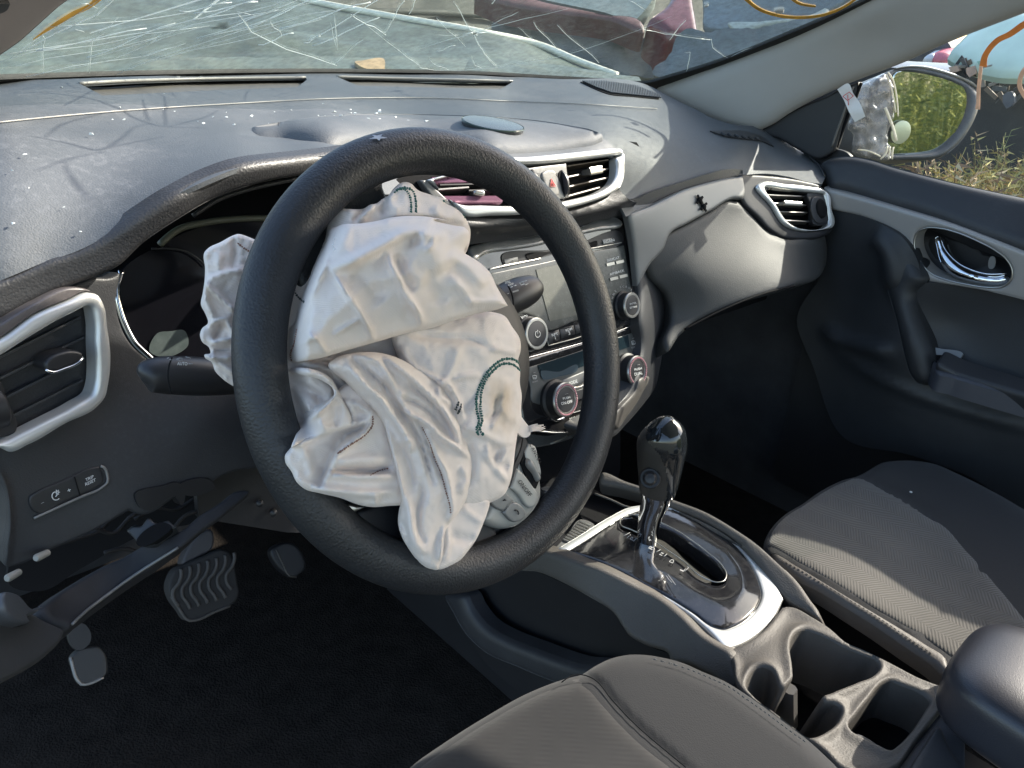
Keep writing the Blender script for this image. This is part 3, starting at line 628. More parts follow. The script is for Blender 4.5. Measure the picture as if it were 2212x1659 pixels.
# star break
b0 = f1('B', 895, 195); q = MB()
for i in range(16):
    a = rg.uniform(0, 6.28); L = rg.uniform(5, 20)
    p = WS.pos([b0[0], b0[0]+math.cos(a)*L*1.3], [b0[1], b0[1]+math.sin(a)*L*.6]); q.tube(p+WS.nor(*b0)*.003, [.0016, .0003], 4)
q.build('star_break', M['crack'], ws, True, False)
relief('orange_mark', fr('A', [(205, 238), (330, 140), (450, 65), (560, 10), (600, -30), (640, -30), (590, 20), (480, 80), (370, 140), (250, 210)]), WS, M['yellow'], ws, step=8, lift=.0015, thick=.0006)
oc = crv(fr('C', [(470, -20), (560, 50), (680, 92), (840, 105), (960, 90), (1080, 45), (1180, -20)]), False, 6)
for nme, ccv, hw in (('orange_mark', oc, 3.2), ('orange_mark', crv(fr('C', [(760, -20), (800, 10), (870, 30), (915, 35)]), False, 5), 3)):
    L_ = ccv; t = np.gradient(L_, axis=0); t /= np.linalg.norm(t, axis=1)[:, None]; nn = np.stack([-t[:, 1], t[:, 0]], -1)*hw*np.interp(np.linspace(0, 1, len(L_)), [0, .5, 1], [1.2, .9, .7])[:, None]
    relief(nme, [tuple(p)+(1,) for p in np.concatenate([L_+nn, (L_-nn)[::-1]])], WS, M['yellow'], ws, step=6, lift=.0015, thick=.0006)
q = MB()
for x, y, r_ in [(690, 60, .008), (675, 55, .005), (700, 66, .005), (235, 25, .004)]:
    q.lathe([(r_*.1, .003), (r_*.8, .002), (r_, 0)], WS.at(*f1('C', x, y), .002), WS.nor(*f1('C', x, y))[0], 10)
q.build('bird_dropping', M['white'], ws)
# windscreen pillars
pr = thing('pillar_trim', 'pale grey pillar trim sweeping down to the passenger end of the dashboard', 'pillar trim', tuple(pt(1600, 275, X=.66)))
PS = Surf([(x_, y_, 'D', float((WS.pos(x_, y_)[0]-CAM)@CM[2])-.012) for x_, y_ in ((1444, 178), (1687, 90), (1875, 0), (2300, -140))]+[ (1638, 283, 'X', .69), (1958, 139, 'X', .715), (2300, 0, 'X', .72), (1506, 253, 'X', .665), (1620, 210, 'X', .675), (1900, 80, 'X', .69)])
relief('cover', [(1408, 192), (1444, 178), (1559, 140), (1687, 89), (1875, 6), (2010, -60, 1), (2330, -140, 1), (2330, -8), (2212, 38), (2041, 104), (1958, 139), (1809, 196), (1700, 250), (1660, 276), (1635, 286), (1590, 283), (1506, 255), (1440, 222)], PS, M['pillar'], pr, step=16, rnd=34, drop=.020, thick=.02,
       h=lambda X, d: .004*np.clip(d/60, 0, 1))
pl = thing('near_pillar_trim', 'blurred brownish grey pillar at the upper left corner of the photo', 'pillar trim', tuple(pt(60, 60, Y=.2)))
PLS = FSurf(lambda P: P[:, 1]+.50*P[:, 0]**2+2.35*(P[:, 2]-.155)-.76, .8)
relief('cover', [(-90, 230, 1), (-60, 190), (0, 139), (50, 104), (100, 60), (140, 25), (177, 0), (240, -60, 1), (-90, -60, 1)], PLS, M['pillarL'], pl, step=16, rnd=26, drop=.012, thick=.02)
relief('seal', fr('A', [(-40, -20, 1), (40, -20, 1), (20, 20), (-40, 40)]), PLS, M['rubber'], pl, step=6, lift=.006, thick=.004)
# srs label tag hanging from the pillar
sg = flat(1840, 220, 'X', .60, nrm(CAM-pt(1840, 220, X=.60)))
tg = thing('label_tag', 'small white fabric tag with a red mark hanging from the pillar trim', 'tag', tuple(sg.at(1832, 185)))
relief('strip', fr('C', [(1050, 555, 1), (1120, 520), (1150, 580), (1190, 640), (1225, 725, 1), (1160, 760, 1), (1125, 700), (1090, 620)]), sg, M['tagw'], tg, step=5, thick=.0008, h=lambda X, d: .002*np.sin(X[:, 1]/9.))
strokes('red_mark', [fr('C', s) for s in ([(1085, 600), (1125, 572), (1150, 598)], [(1085, 600), (1115, 625), (1150, 598)], [(1115, 590), (1120, 655)])], sg, .0006, M['red'], tg, lift=.004)
# ================================================================ DASHBOARD
db = thing('dashboard', 'black dashboard with silver vents, radio and glove box across the car', 'dashboard', (0, .35, -.35))
DT = Surf([(0, 182, 'Y', .68), (400, 165, 'Y', .775), (700, 160, 'Y', .80), (1100, 168, 'Y', .73), (1400, 185, 'X', .62), (1638, 283, 'X', .685), (1777, 385, 'X', .69),
           (0, 271, 'Y', .40), (250, 246, 'Y', .47), (500, 229, 'Y', .53), (768, 216, 'Y', .57), (1100, 220, 'Y', .55), (1420, 236, 'Y', .46),
           (708, 335, 'Y', .25), (521, 361, 'Y', .22), (382, 420, 'Y', .21), (222, 514, 'Y', .215), (104, 563, 'Y', .215), (0, 600, 'Y', .21), (0, 690, 'Y', .205),
           (600, 300, 'Y', .34), (300, 330, 'Y', .33), (100, 400, 'Y', .27), (1050, 300, 'Y', .335), (1300, 300, 'Y', .31), (1335, 330, 'Y', .295), (1345, 430, 'Y', .28), (1450, 300, 'Y', .35), (1440, 415, 'Y', .28), (1600, 375, 'Y', .275), (1600, 310, 'Y', .32), (900, 400, 'Y', .31)])
dt_out = [(-80, 200, 1), (0, 184), (150, 176), (400, 167), (700, 161), (1000, 165), (1200, 174), (1400, 188), (1446, 212), (1508, 242), (1590, 270), (1640, 274), (1692, 290), (1750, 316), (1778, 344), (1786, 372), (1776, 397, 1),
          (1750, 394), (1704, 382), (1652, 375), (1610, 378), (1565, 386), (1513, 406), (1444, 432), (1400, 450), (1352, 468, 1), (1340, 445, 1), (1334, 352, 1), (1318, 337, 1), (1180, 347), (1040, 340, 1), (900, 345, 1), (900, 420, 1), (800, 420, 1), (760, 330), (708, 336), (640, 342), (521, 361), (450, 388), (382, 420), (300, 466), (222, 514), (160, 545), (104, 563), (40, 590), (-80, 640, 1)]
def_l = [fr('A', [(495, 535, 1), (700, 522), (1300, 502), (1900, 494, 1), (1912, 506, 1), (1850, 556, 1), (1300, 578), (640, 612, 1)]), fr('B', [(40, 488, 1), (500, 500), (900, 508), (1135, 515, 1), (1130, 522, 1), (1060, 566, 1), (600, 556), (170, 545, 1)])]
def dth(X, d):
    c1 = crv([(-90, 282), (0, 271), (250, 246), (500, 229), (768, 216), (900, 215), (1100, 222), (1250, 228), (1420, 236), (1440, 245)], False, 10)
    dd, t = segdist(X, c1, False); up = np.interp(X[:, 0], c1[:, 0], c1[:, 1])-X[:, 1]
    return .003*np.clip((up+6)/12, 0, 1)+crease([(514, 283), (640, 292), (768, 309), (880, 330)], 12, -.004)(X)
relief('dash_top', dt_out, DT, M['dash'], db, holes=def_l, step=10, h=dth, thick=.004, sp=7)
line('pad_edge_highlight', [(-60, 279), (0, 271), (120, 258), (250, 246), (500, 229), (768, 216), (900, 215), (1100, 222), (1250, 228), (1418, 238)], DT, .0008, mk('sunlit_edge_tone', (.30, .29, .27), .4), db, lift=.0028)  # pad step catching the sun, drawn as a paler line
# rounded leather lip of the meter hood
HL = Surf([(708, 335, 'Y', .25), (521, 361, 'Y', .22), (382, 420, 'Y', .21), (222, 514, 'Y', .215), (104, 563, 'Y', .215), (0, 600, 'Y', .21), (700, 374, 'Y', .255), (451, 434, 'Y', .225), (312, 521, 'Y', .215), (253, 573, 'Y', .215), (0, 690, 'Y', .205), (167, 615, 'Y', .215)])
relief('hood_lip', [(800, 318, 1), (708, 332), (640, 340), (521, 358), (450, 385), (382, 417), (300, 463), (222, 511), (160, 542), (104, 560), (40, 587), (-80, 636, 1), (-80, 730, 1), (0, 691), (70, 653), (120, 630), (167, 613), (205, 600), (253, 578), (312, 525), (380, 478), (451, 436), (560, 398), (700, 374), (800, 362, 1)], HL, M['leather'], db, step=8, lift=.004, rnd=16, drop=.008, thick=.01)
# raised centre pad
relief('centre_pad', [(600, 262), (514, 276), (560, 289), (640, 296), (768, 313), (900, 328), (1040, 333), (1150, 331), (1240, 321), (1294, 310), (1305, 303), (1302, 295), (1283, 285), (1240, 275), (1180, 262), (1080, 250), (950, 243), (760, 243)], DT, M['dash'], db, step=10, lift=.011, rnd=26, drop=.014, thick=.012, sp=6,
       h=lambda X, d: -.006*np.clip((285-X[:, 1])/40, 0, 1)-.006*np.clip((640-X[:, 0])/110, 0, 1))
# defroster slots: sunlit tone put into the colour of wells and lips
for i, q in enumerate(def_l):
    ctr = np.mean([p[:2] for p in q], 0)
    g = Surf([(p[0], p[1], 'D', float((DT.at(p[0], p[1])-CAM)@CM[2]+.006)) for p in (q[0], q[3 if i == 0 else 4], q[-1], (ctr[0], ctr[1]))])
    v = relief('defroster_vent', [(p[0]+(p[0]-ctr[0])*.02, p[1]+(p[1]-ctr[1])*.3) for p in q], g, mk('sunlit_slot_wall_%d' % i, (.12, .112, .10), .6, grain=500, gs=.5), db, step=8, lift=-.005, thick=.002)
    e0 = [q[0], q[1], q[2], q[3]] if i == 0 else [q[0], q[1], q[2], q[3]]
    line('lip', e0, DT, .0022, bpy.data.materials['sunlit_edge_tone'], v, lift=.003)
    line('lip', [q[-1], q[-2], q[-3]] if i == 0 else [q[-1], q[-2], q[-3]], DT, .0012, bpy.data.materials['sunlit_edge_tone'], v, lift=.001)
# fine louvre grille below the pillar
gl = fr('B', [(1555, 524, 1), (1700, 522), (1900, 550), (2045, 608, 1), (2040, 630, 1), (1850, 612), (1740, 602), (1650, 570)])
gr = relief('speaker_grille', gl, DT, M['deep'], db, step=7, lift=.0045, thick=.003)
q = MB(); P0 = np.array(fr('B', [(1570, 524), (2040, 612)])); P1 = np.array(fr('B', [(1640, 572), (2036, 628)]))
for i in range(46):
    t = i/45; a = P0[0]*(1-t)+P0[1]*t; x = a[0]; top = np.interp(x, [p[0] for p in gl[:4]], [p[1] for p in gl[:4]]); bot = np.interp(x, [gl[0][0], gl[7][0], gl[6][0], gl[5][0], gl[4][0]], [gl[0][1]+1, gl[7][1], gl[6][1], gl[5][1], gl[4][1]])
    q.beam(DT.at(x, top+.8, .0065), DT.at(x+2, bot-.8, .0065), (0, 0, 1), .0012, .0012)
tag(q.build('grille_rib', M['dash2'], gr), kind='stuff')
relief('under_band', fr('V', [(2000, 590), (2100, 570), (2212, 520)])+fr('C', [(120, 1120), (250, 1080), (380, 1052), (462, 1056, 1), (462, 1106, 1), (350, 1120), (250, 1142), (100, 1188)])+fr('V', [(2300, 632), (2212, 664), (2100, 700), (2000, 730)]), Surf([(1352, 468, 'Y', .276), (1400, 420, 'Y', .276), (1440, 440, 'Y', .272), (1583, 385, 'Y', .268), (1610, 375, 'Y', .270), (1510, 412, 'Y', .27)]), M['leather'], db, step=8, lift=0, thick=.004)
relief('column_side_panel', [(470, 1000, 1), (500, 860, 1), (1000, 760, 1), (1150, 800, 1), (1160, 1000, 1), (1100, 1160, 1), (620, 1150, 1), (430, 1120, 1), (425, 1060, 1)], flat(800, 950, 'Y', .26, (0, -1, .1)), M['black'], db, step=40, thick=.01)  # hidden dash face, added to block sun from the driver footwell
# small serrated tweeter vent near the door
g2 = relief('side_defroster', fr('C', [(255, 822, 1), (500, 832), (590, 866), (650, 918, 1), (580, 885), (480, 872), (340, 850)]), DT, M['dash2'], db, step=6, lift=.003, thick=.002)
for i in range(6):
    a = f1('C', 320+i*42, 842+i*5); b = f1('C', 345+i*42, 858+i*5); q = MB(); q.beam(DT.at(*a, .005), DT.at(*b, .005), (0, 0, 1), .002, .0015); q.build('fin', M['dash2'], g2)
# end cap edge line by the door
line('end_seam', fr('C', [(680, 865), (760, 900), (830, 955), (900, 1010), (945, 1060), (960, 1100)]), DT, .0016, M['dash2'], db, lift=.004)
# ledge and dark face between centre vent and radio
LS = Surf([(900, 420, 'Y', .285), (960, 480, 'Y', .275), (1120, 470, 'Y', .262), (1250, 440, 'Y', .262), (1350, 410, 'Y', .27), (1500, 400, 'Y', .275), (1000, 500, 'Y', .268), (1360, 470, 'Y', .278), (1440, 440, 'Y', .275), (1100, 500, 'Y', .27), (1776, 398, 'X', .688)])
relief('centre_ledge', fr('V', [(-300, 380, 1), (-100, 560), (200, 660), (500, 745), (800, 745), (1100, 730), (1300, 700), (1600, 630), (1800, 560), (1930, 480), (1985, 560), (2070, 590, 1), (2075, 695, 1), (2000, 720), (1700, 790), (1430, 862), (1000, 945), (500, 1012), (200, 1040), (-300, 900, 1)]), LS, M['leather'], db, step=9, lift=.0, thick=.02,
       h=lambda X, d: .011*np.exp(-((X[:, 1]-np.interp(X[:, 0], [p[0] for p in fr('V', [(0, 0), (500, 0), (900, 0), (1350, 0), (1700, 0), (2000, 0), (2212, 0)])], [p[1] for p in fr('V', [(0, 790), (0, 815), (0, 785), (0, 730), (0, 655), (0, 570), (0, 520)])]))/13.)**2))
# meter cave and cluster
MC = flat(500, 600, 'Y', .36, (0, -1, .25))
relief('meter_cave', [(180, 600, 1), (300, 470), (450, 400), (700, 350), (960, 380, 1), (1000, 900, 1), (300, 900, 1)], MC, M['deep'], db, step=30, thick=.01)
CL = flat(330, 700, 'Y', .30, (0, -1, .3))
mt = relief('meter_panel', [(262, 590), (258, 663), (288, 740), (330, 778), (500, 830, 1), (960, 840, 1), (960, 470, 1), (700, 465), (560, 476), (430, 492), (345, 530)], CL, mk('meter_lens', (.006, .006, .008), .1, spec=.6), db, step=16, thick=.01)
line('chrome_arc', fr('E', [(748, 110), (722, 200), (722, 270), (740, 350), (785, 470), (835, 555), (890, 610), (940, 655)]), CL, .0028, M['chrome'], mt, lift=.004, sp=5)
line('lens_edge', fr('A', [(985, 1525), (1020, 1490), (1100, 1430), (1250, 1390), (1450, 1365), (1680, 1358), (1900, 1360)]), CL, .0034, mk('lens_reflection_tone', (.09, .095, .07), .4), mt, lift=.004)  # reflection on the lens edge, put into the line's colour
line('lens_edge', fr('A', [(930, 1550), (1050, 1550), (1150, 1570), (1230, 1620), (1270, 1660)]), CL, .0010, M['button'], mt, lift=.006)
line('hood_inner_edge', fr('P', [(0, 330), (200, 200), (450, 110), (700, 50), (900, 10)]), flat(600, 400, 'Y', .27, (0, -1, .3)), .0022, M['dash2'], db)
rp = relief('reflection_patch', fr('E', [(980, 490), (1060, 480), (1140, 475), (1165, 570), (1120, 610), (1000, 640), (930, 610)]), CL, mk('painted_reflection', (.055, .07, .068), .3, dust=.5, dcol=(.2, .25, .24), dscale=60), mt, step=6, lift=.002, thick=.0005)  # lens reflection painted as a paler patch
# lower driver panel
LP = Surf([(205, 620, 'Y', .225), (240, 800, 'Y', .215), (205, 870, 'Y', .21), (15, 1220, 'Y', .175), (300, 1110, 'Y', .18), (455, 1045, 'Y', .19), (450, 900, 'Y', .20), (330, 790, 'Y', .225), (500, 700, 'Y', .24), (0, 975, 'Y', .19), (0, 1100, 'Y', .18)])
relief('lower_panel', [(-80, 700, 1), (0, 691), (70, 653), (167, 613), (205, 600), (236, 600), (262, 590, 1), (254, 663), (284, 742), (328, 780), (420, 830), (600, 850, 1), (600, 1010, 1), (560, 1012), (470, 1036), (456, 1047, 1), (446, 1040, 1), (400, 1062), (300, 1112), (280, 1104, 1), (200, 1150), (110, 1190), (40, 1222), (14, 1226), (8, 1190), (14, 1120), (5, 1050), (-80, 980, 1)], LP, M['dash2'], db, step=12, rnd=7, drop=.003, thick=.015,
       h=lambda X, d: crease([(-30, 990), (2, 1030), (18, 1100), (16, 1180), (12, 1225)], 9, .004)(X))
for pts_ in ([fr('E', [(830, 1500), (1000, 1440), (1100, 1420), (1130, 1440), (1120, 1560), (1085, 1510), (900, 1590), (860, 1570)])], [fr('E', [(1100, 1460), (1310, 1410), (1322, 1425), (1130, 1490)])]):
    relief('broken_edge', pts_[0], LP, M['black'], db, step=7, lift=.003, thick=.012)
# left air vent
M['slat'] = mk('dark_grey_slat', (.035, .036, .038), .38)
def slat_vent(par, sur, outer, inner, slats, tab, frame_mat, well=.035, prox=.006, smat=None, tabmat=None, sidebar=None, wheel=None, fr_rnd=7):
    f = relief('vent_frame', outer, sur, frame_mat, par, holes=[inner], step=7, lift=prox, rnd=fr_rnd, drop=.004, thick=.012, sp=5)
    ctr = np.mean([p[:2] for p in inner], 0); n = sur.nor(*ctr)[0]
    back = Surf(plane=(sur.at(*ctr)-n*well, n))
    relief('vent_well', [(ctr[0]+(p[0]-ctr[0])*1.25, ctr[1]+(p[1]-ctr[1])*1.25) for p in outer], back, M['deep'], par, step=30, thick=.002)
    for (a, b, wd) in slats:
        q = MB(); pa = sur.at(*a, -.004); pb = sur.at(*b, -.004); ax = nrm(pb-pa); up = np.cross(n, ax)
        q.beam(pa-n*.009, pb-n*.009, n+up*.28, wd*1.0, .0013); q.build('slat', smat or M['slat'], par)
    if tab:
        q = MB(); a, b, hw = tab; pa, pb = sur.at(*a, .001), sur.at(*b, .001)
        q.beam(pa, pb, n, .008, hw*.45); q.beam(pa+n*.006, pb+n*.006, n, .0025, hw*.6)
        q.build('vent_tab', tabmat or M['buttonL'], par)
    return f
vl = thing('air_vent', '', '', tuple(pt(100, 800, Y=.22))); del vl['label']; del vl['category']; vl.parent = db; vl.location = Vector(tuple(pt(100, 800, Y=.22)))-db.location
VL = Surf([(215, 640, 'Y', .215), (215, 870, 'Y', .20), (10, 975, 'Y', .18), (0, 700, 'Y', .195), (110, 800, 'Y', .195)])
vo = fr('E', [(-150, 590), (0, 510), (200, 370), (400, 285), (520, 236), (575, 250), (612, 310), (635, 450), (655, 640), (640, 800), (620, 880), (560, 950), (380, 1040), (150, 1170), (20, 1215), (-20, 1190), (-150, 1230)])
vi = fr('E', [(-150, 700), (0, 605), (200, 480), (400, 370), (535, 322), (555, 400), (560, 560), (565, 720), (558, 800), (540, 860), (440, 930), (250, 1030), (110, 1100), (10, 1150), (-150, 1180)])
sl_ = [(f1('E', -20, 690), f1('E', 532, 412), .009), (f1('E', 25, 800), f1('E', 552, 538), .009), (f1('E', 70, 915), f1('E', 552, 668), .009), (f1('E', 110, 1030), f1('E', 545, 808), .009)]
slat_vent(vl, VL, vo, vi, sl_, None, M['silver'], prox=.010, fr_rnd=12)
q = MB(); sfl = VL; n_ = VL.nor(110, 780)[0]
tb = relief('vent_tab', fr('E', [(232, 665), (250, 640), (330, 600), (420, 590), (462, 605), (466, 630), (440, 660), (350, 700), (280, 720), (240, 705)]), VL, M['button'], vl, step=5, lift=.012, rnd=6, drop=.004, thick=.014)
line('tab_edge', fr('E', [(236, 706), (280, 722), (350, 702), (440, 662), (466, 634)]), VL, .0012, M['chrome'], tb, lift=.011)
relief('side_bar', fr('E', [(-150, 780), (0, 790), (40, 900), (105, 1080), (100, 1100), (0, 1140), (-150, 1150)]), VL, M['black'], vl, step=8, lift=.001, thick=.008, rnd=4, drop=.002)
q = MB(); q.lathe([(.016, -.006), (.018, -.004), (.018, .004), (.016, .006)], VL.at(*f1('E', -10, 970), -.010), VL.pos(*f1('E', 60, 950))[0]-VL.pos(*f1('E', -10, 970))[0], 32); q.build('vent_wheel', M['button'], vl)
relief('vent_surround', fr('E', [(-150, 520), (0, 420), (200, 300), (420, 205), (520, 215), (600, 270), (640, 400), (575, 250), (520, 232), (400, 280), (200, 365), (0, 505), (-150, 590)]), VL, mk('taupe_gloss_trim', (.085, .075, .075), .3, dust=.2), db, step=7, lift=.006, rnd=5, drop=.003, thick=.01)
# trip reset switch bank
tp = relief('trip_panel', fr('E', [(185, 1500), (200, 1490), (400, 1400), (580, 1325), (610, 1322), (628, 1345), (640, 1400), (632, 1430), (600, 1450), (400, 1540), (230, 1612), (205, 1600)]), LP, M['button'], db, step=7, lift=.002, rnd=4, drop=.0015, thick=.004)
line('panel_edge', fr('E', [(205, 1640), (350, 1575), (500, 1508), (630, 1450), (662, 1420), (660, 1370), (640, 1325), (620, 1318)]), LP, .0011, M['silver2'], tp, lift=.002)
exT = (.91, -.42)
text('TRIP', *f1('E', 547, 1393), exT, 6.5, LP, M['white'], tp, lift=.0035, wd=19, ey=(-.15, -1)); text('RESET', *f1('E', 552, 1417), exT, 6.5, LP, M['white'], tp, lift=.0035, wd=25, ey=(-.15, -1))
text('+', *f1('E', 420, 1467), exT, 9, LP, M['white'], tp, lift=.0035, wd=8); text('-', *f1('E', 254, 1541), exT, 3, LP, M['white'], tp, lift=.0035, wd=7)
ic = f1('E', 337, 1500)
arc = [(ic[0]+9*math.cos(a)*.95, ic[1]+9*math.sin(a)) for a in np.linspace(.6, 4.6, 12)]
strokes('dimmer_icon', [arc, [(ic[0]-1, ic[1]+2), (ic[0]+4, ic[1]-4)]]+[[(ic[0]+3+3.2*math.cos(a), ic[1]-8+3.2*math.sin(a)), (ic[0]+3+5.5*math.cos(a), ic[1]-8+5.5*math.sin(a))] for a in np.arange(0, 6.28, 1.05)]+[[(ic[0]+3+2.4*math.cos(a), ic[1]-8+2.4*math.sin(a)) for a in np.arange(0, 6.6, .9)]], LP, .0004, M['white'], tp, lift=.0035)
line('button_gap', fr('E', [(455, 1385), (490, 1500)]), LP, .0005, M['deep'], tp, lift=.003)
# ---------------------------------------------------------------- centre vent
VC = Surf([(930, 400, 'Y', .285), (1335, 335, 'Y', .285), (1345, 430, 'Y', .262), (1100, 470, 'Y', .255), (1140, 400, 'Y', .262), (960, 470, 'Y', .27)])
vc = thing('air_vent.001', '', '', tuple(pt(1140, 400, Y=.27))); del vc['label']; del vc['category']; vc.parent = db; vc.location = Vector(tuple(pt(1140, 400, Y=.27)))-db.location
vco = fr('V', [(60, 395, 1), (300, 330), (700, 185), (1000, 178), (1400, 140), (1700, 108), (1870, 93), (1930, 100), (1955, 140), (1960, 260), (1950, 390), (1920, 460), (1800, 545), (1600, 620), (1300, 690), (1000, 725), (700, 735), (400, 722), (330, 640), (200, 500)])
vci = fr('V', [(120, 400, 1), (400, 330), (800, 250, 1), (1200, 235), (1600, 190), (1930, 150, 1), (1932, 160), (1890, 180), (1885, 280), (1870, 380), (1840, 430), (1750, 495), (1500, 575), (1200, 625), (900, 645), (600, 640), (360, 625), (250, 560)])
cs = [(f1('V', 1412, 270), f1('V', 1868, 200), .008), (f1('V', 1420, 378), f1('V', 1868, 285), .008), (f1('V', 1428, 475), f1('V', 1856, 372), .008), (f1('V', 1440, 560), f1('V', 1790, 462), .006)]
slat_vent(vc, VC, vco, vci, cs, (f1('V', 1610, 318), f1('V', 1725, 298), .009), M['silver'], smat=mk('dark_bronze_slat', (.055, .048, .04), .35, metal=.5), tabmat=M['nickel'], prox=.008, fr_rnd=9)
for (a, b, mm) in [((130, 410), (700, 400), 'pinkslat'), ((180, 500), (480, 478), 'nickel'), ((240, 590), (800, 585), 'pinkslat'), ((200, 455), (700, 440), 'black'), ((480, 510), (720, 500), 'black')]:
    q = MB(); pa, pb = VC.at(*f1('V', *a), .0), VC.at(*f1('V', *b), .0); n_ = VC.nor(1000, 430)[0]
    q.beam(pa-n_*.006, pb-n_*.006, n_+np.array([0, 0, .35]), .008, .005 if mm == 'pinkslat' else .0015); q.build('slat', M[mm], vc)
relief('vent_tab', fr('V', [(510, 500), (560, 488), (620, 510), (620, 540), (560, 545), (515, 530)]), VC, M['nickel'], vc, step=5, lift=.006, rnd=4, drop=.003, thick=.01)
relief('inner_corner', fr('V', [(0, 395, 1), (60, 395, 1), (330, 640, 1), (380, 700, 1), (200, 640), (60, 480)]), VC, M['buttonL'], vc, step=7, lift=.003, rnd=3, drop=.002, thick=.01)
hz = relief('hazard_panel', fr('V', [(972, 290, 1), (1200, 258), (1405, 236, 1), (1425, 400), (1436, 558, 1), (1300, 585), (1100, 600, 1), (1030, 450)]), VC, M['buttonL'], vc, step=8, lift=.004, rnd=3, drop=.0015, thick=.02)
relief('hazard_button', fr('V', [(1165, 325), (1180, 315), (1270, 305), (1285, 315), (1300, 420), (1318, 540), (1300, 552), (1215, 560), (1200, 548), (1180, 440)]), VC, mk('mid_grey_button', (.20, .195, .185), .45, metal=.2), hz, step=6, lift=.0065, rnd=4, drop=.002, thick=.004)
strokes('hazard_triangle', [fr('V', s) for s in ([(1240, 390), (1280, 460), (1228, 465), (1240, 390)], [(1245, 415), (1264, 450), (1240, 453), (1245, 415)])], VC, .0006, M['red'], hz, lift=.0075)
for cx in (1085, 1370):
    relief('wheel_slot', fr('V', [(cx-40, 320), (cx-15, 300), (cx+15, 330), (cx+45, 420), (cx+60, 520), (cx+50, 550), (cx+25, 545), (cx-20, 440)]), VC, M['deep'], hz, step=6, lift=.005, thick=.001)
    q = MB(); a = VC.at(*f1('V', cx+8, 430), -.010); ax = VC.pos(*f1('V', cx+90, 420))[0]-VC.pos(*f1('V', cx, 430))[0]
    q.lathe([(.020, -.0024), (.0225, -.0016), (.0225, .0016), (.020, .0024)], a, ax, 40); q.build('thumb_wheel', M['button'], hz)
for cx in (1110, 1300):
    strokes('heat_icon', [[f1('V', cx+dx+5*math.sin(t*.9), 330+t*8) for t in range(0, 5)] for dx in (0, 12, 24)], VC, .0003, M['deep'], hz, lift=.005)
def cf(k, p): return fr(k, [q+(1,) for q in p])
relief('inner_filler', [(730, 345, 1), (900, 348, 1), (960, 420, 1), (980, 520, 1), (760, 500, 1)], flat(850, 420, 'Y', .33, (0, -1, .2)), M['deep'], db, step=20, thick=.01)
# ---------------------------------------------------------------- radio
RA = Surf([(1352, 470, 'Y', .285), (1000, 530, 'Y', .285), (1390, 700, 'Y', .235), (1120, 780, 'Y', .235), (1230, 500, 'Y', .285), (1250, 740, 'Y', .235)])
rd = relief('radio', fr('R', [(60, 460, 1), (200, 380), (700, 300), (1200, 215), (1600, 150), (1830, 95, 1), (1860, 300), (1900, 550), (1940, 800), (1985, 1030), (2008, 1232, 1), (1640, 1375), (1250, 1495), (900, 1590), (560, 1690, 1), (400, 1400, 1), (200, 900)]), RA, M['gloss'], db, step=12, rnd=8, drop=.004, thick=.02)
line('bezel_line', fr('R', [(1833, 95), (1870, 330), (1910, 560), (1945, 760), (1985, 1010), (2008, 1232)]), RA, .0012, M['chrome'], rd, lift=.001)
line('lower_line', fr('R', [(2005, 1236), (1640, 1375), (1250, 1495), (900, 1590), (620, 1665)]), RA, .0006, M['chrome'], rd, lift=.001)
relief('top_shelf', fr('R', [(120, 440), (250, 385), (700, 325), (1250, 235), (1780, 140), (1790, 150), (1500, 240), (1250, 290), (850, 400), (600, 440), (300, 490), (180, 560)]), Surf(plane=(RA.at(*f1('R', 900, 340), .006), (.0, -.45, .89))), mk('shelf_glare_tone', (.16, .16, .155), .32, dust=.5, dcol=(.5, .5, .46), dscale=40, coat=.4), rd, step=8, lift=.003, rnd=8, drop=.003, thick=.003)  # glare on the shelf is put into its paler colour
relief('disc_slot', fr('R', [(480, 560), (1000, 450), (1300, 390), (1790, 290), (1805, 350), (1790, 370), (1300, 440), (900, 540), (640, 600), (500, 610)]), RA, M['black'], rd, step=8, lift=.0015, thick=.002)
relief('disc_opening', fr('R', [(740, 530), (1000, 470), (1290, 405), (1450, 370), (1510, 355), (1515, 390), (1300, 430), (1000, 490), (750, 545)]), RA, M['deep'], rd, step=8, lift=.0026, thick=.001)
for a, mm, s in [([(500, 560), (645, 530), (652, 585), (510, 612)], 'buttonL', None), ([(1568, 345), (1672, 325), (1690, 378), (1580, 395)], 'buttonL', None)]:
    relief('button', fr('R', [p+(1,) for p in a]), RA, M[mm], rd, step=6, lift=.004, rnd=3, drop=.0015, thick=.004, sp=20)
text('SCAN', *f1('R', 1628, 361), (.97, -.22), 5.5, RA, M['white'], rd, lift=.0046, wd=24); text('A', *f1('R', 578, 578), (.97, -.22), 5, RA, M['dark_print'], rd, lift=.0046)
relief('chrome_strip', cf('R', [(345, 655), (500, 615), (640, 590), (900, 540), (905, 560), (700, 605), (500, 650), (350, 675)]), RA, M['nickel'], rd, step=8, lift=.003, rnd=3, drop=.001, thick=.002)
relief('chrome_strip', cf('R', [(1290, 455), (1500, 420), (1780, 370), (1785, 378), (1500, 440), (1300, 480)]), RA, M['nickel'], rd, step=8, lift=.003, rnd=3, drop=.001, thick=.002)
relief('screen_frame', fr('R', [(345, 715, 1), (600, 660), (900, 600), (1340, 495), (1815, 405, 1), (1850, 650), (1900, 900), (1935, 1010), (1860, 1060), (1600, 1130), (1300, 1220), (930, 1310), (850, 1200), (760, 1150), (530, 1160), (400, 900)]), RA, M['screen2'], rd, step=12, lift=.0012, rnd=3, drop=.001, thick=.001)
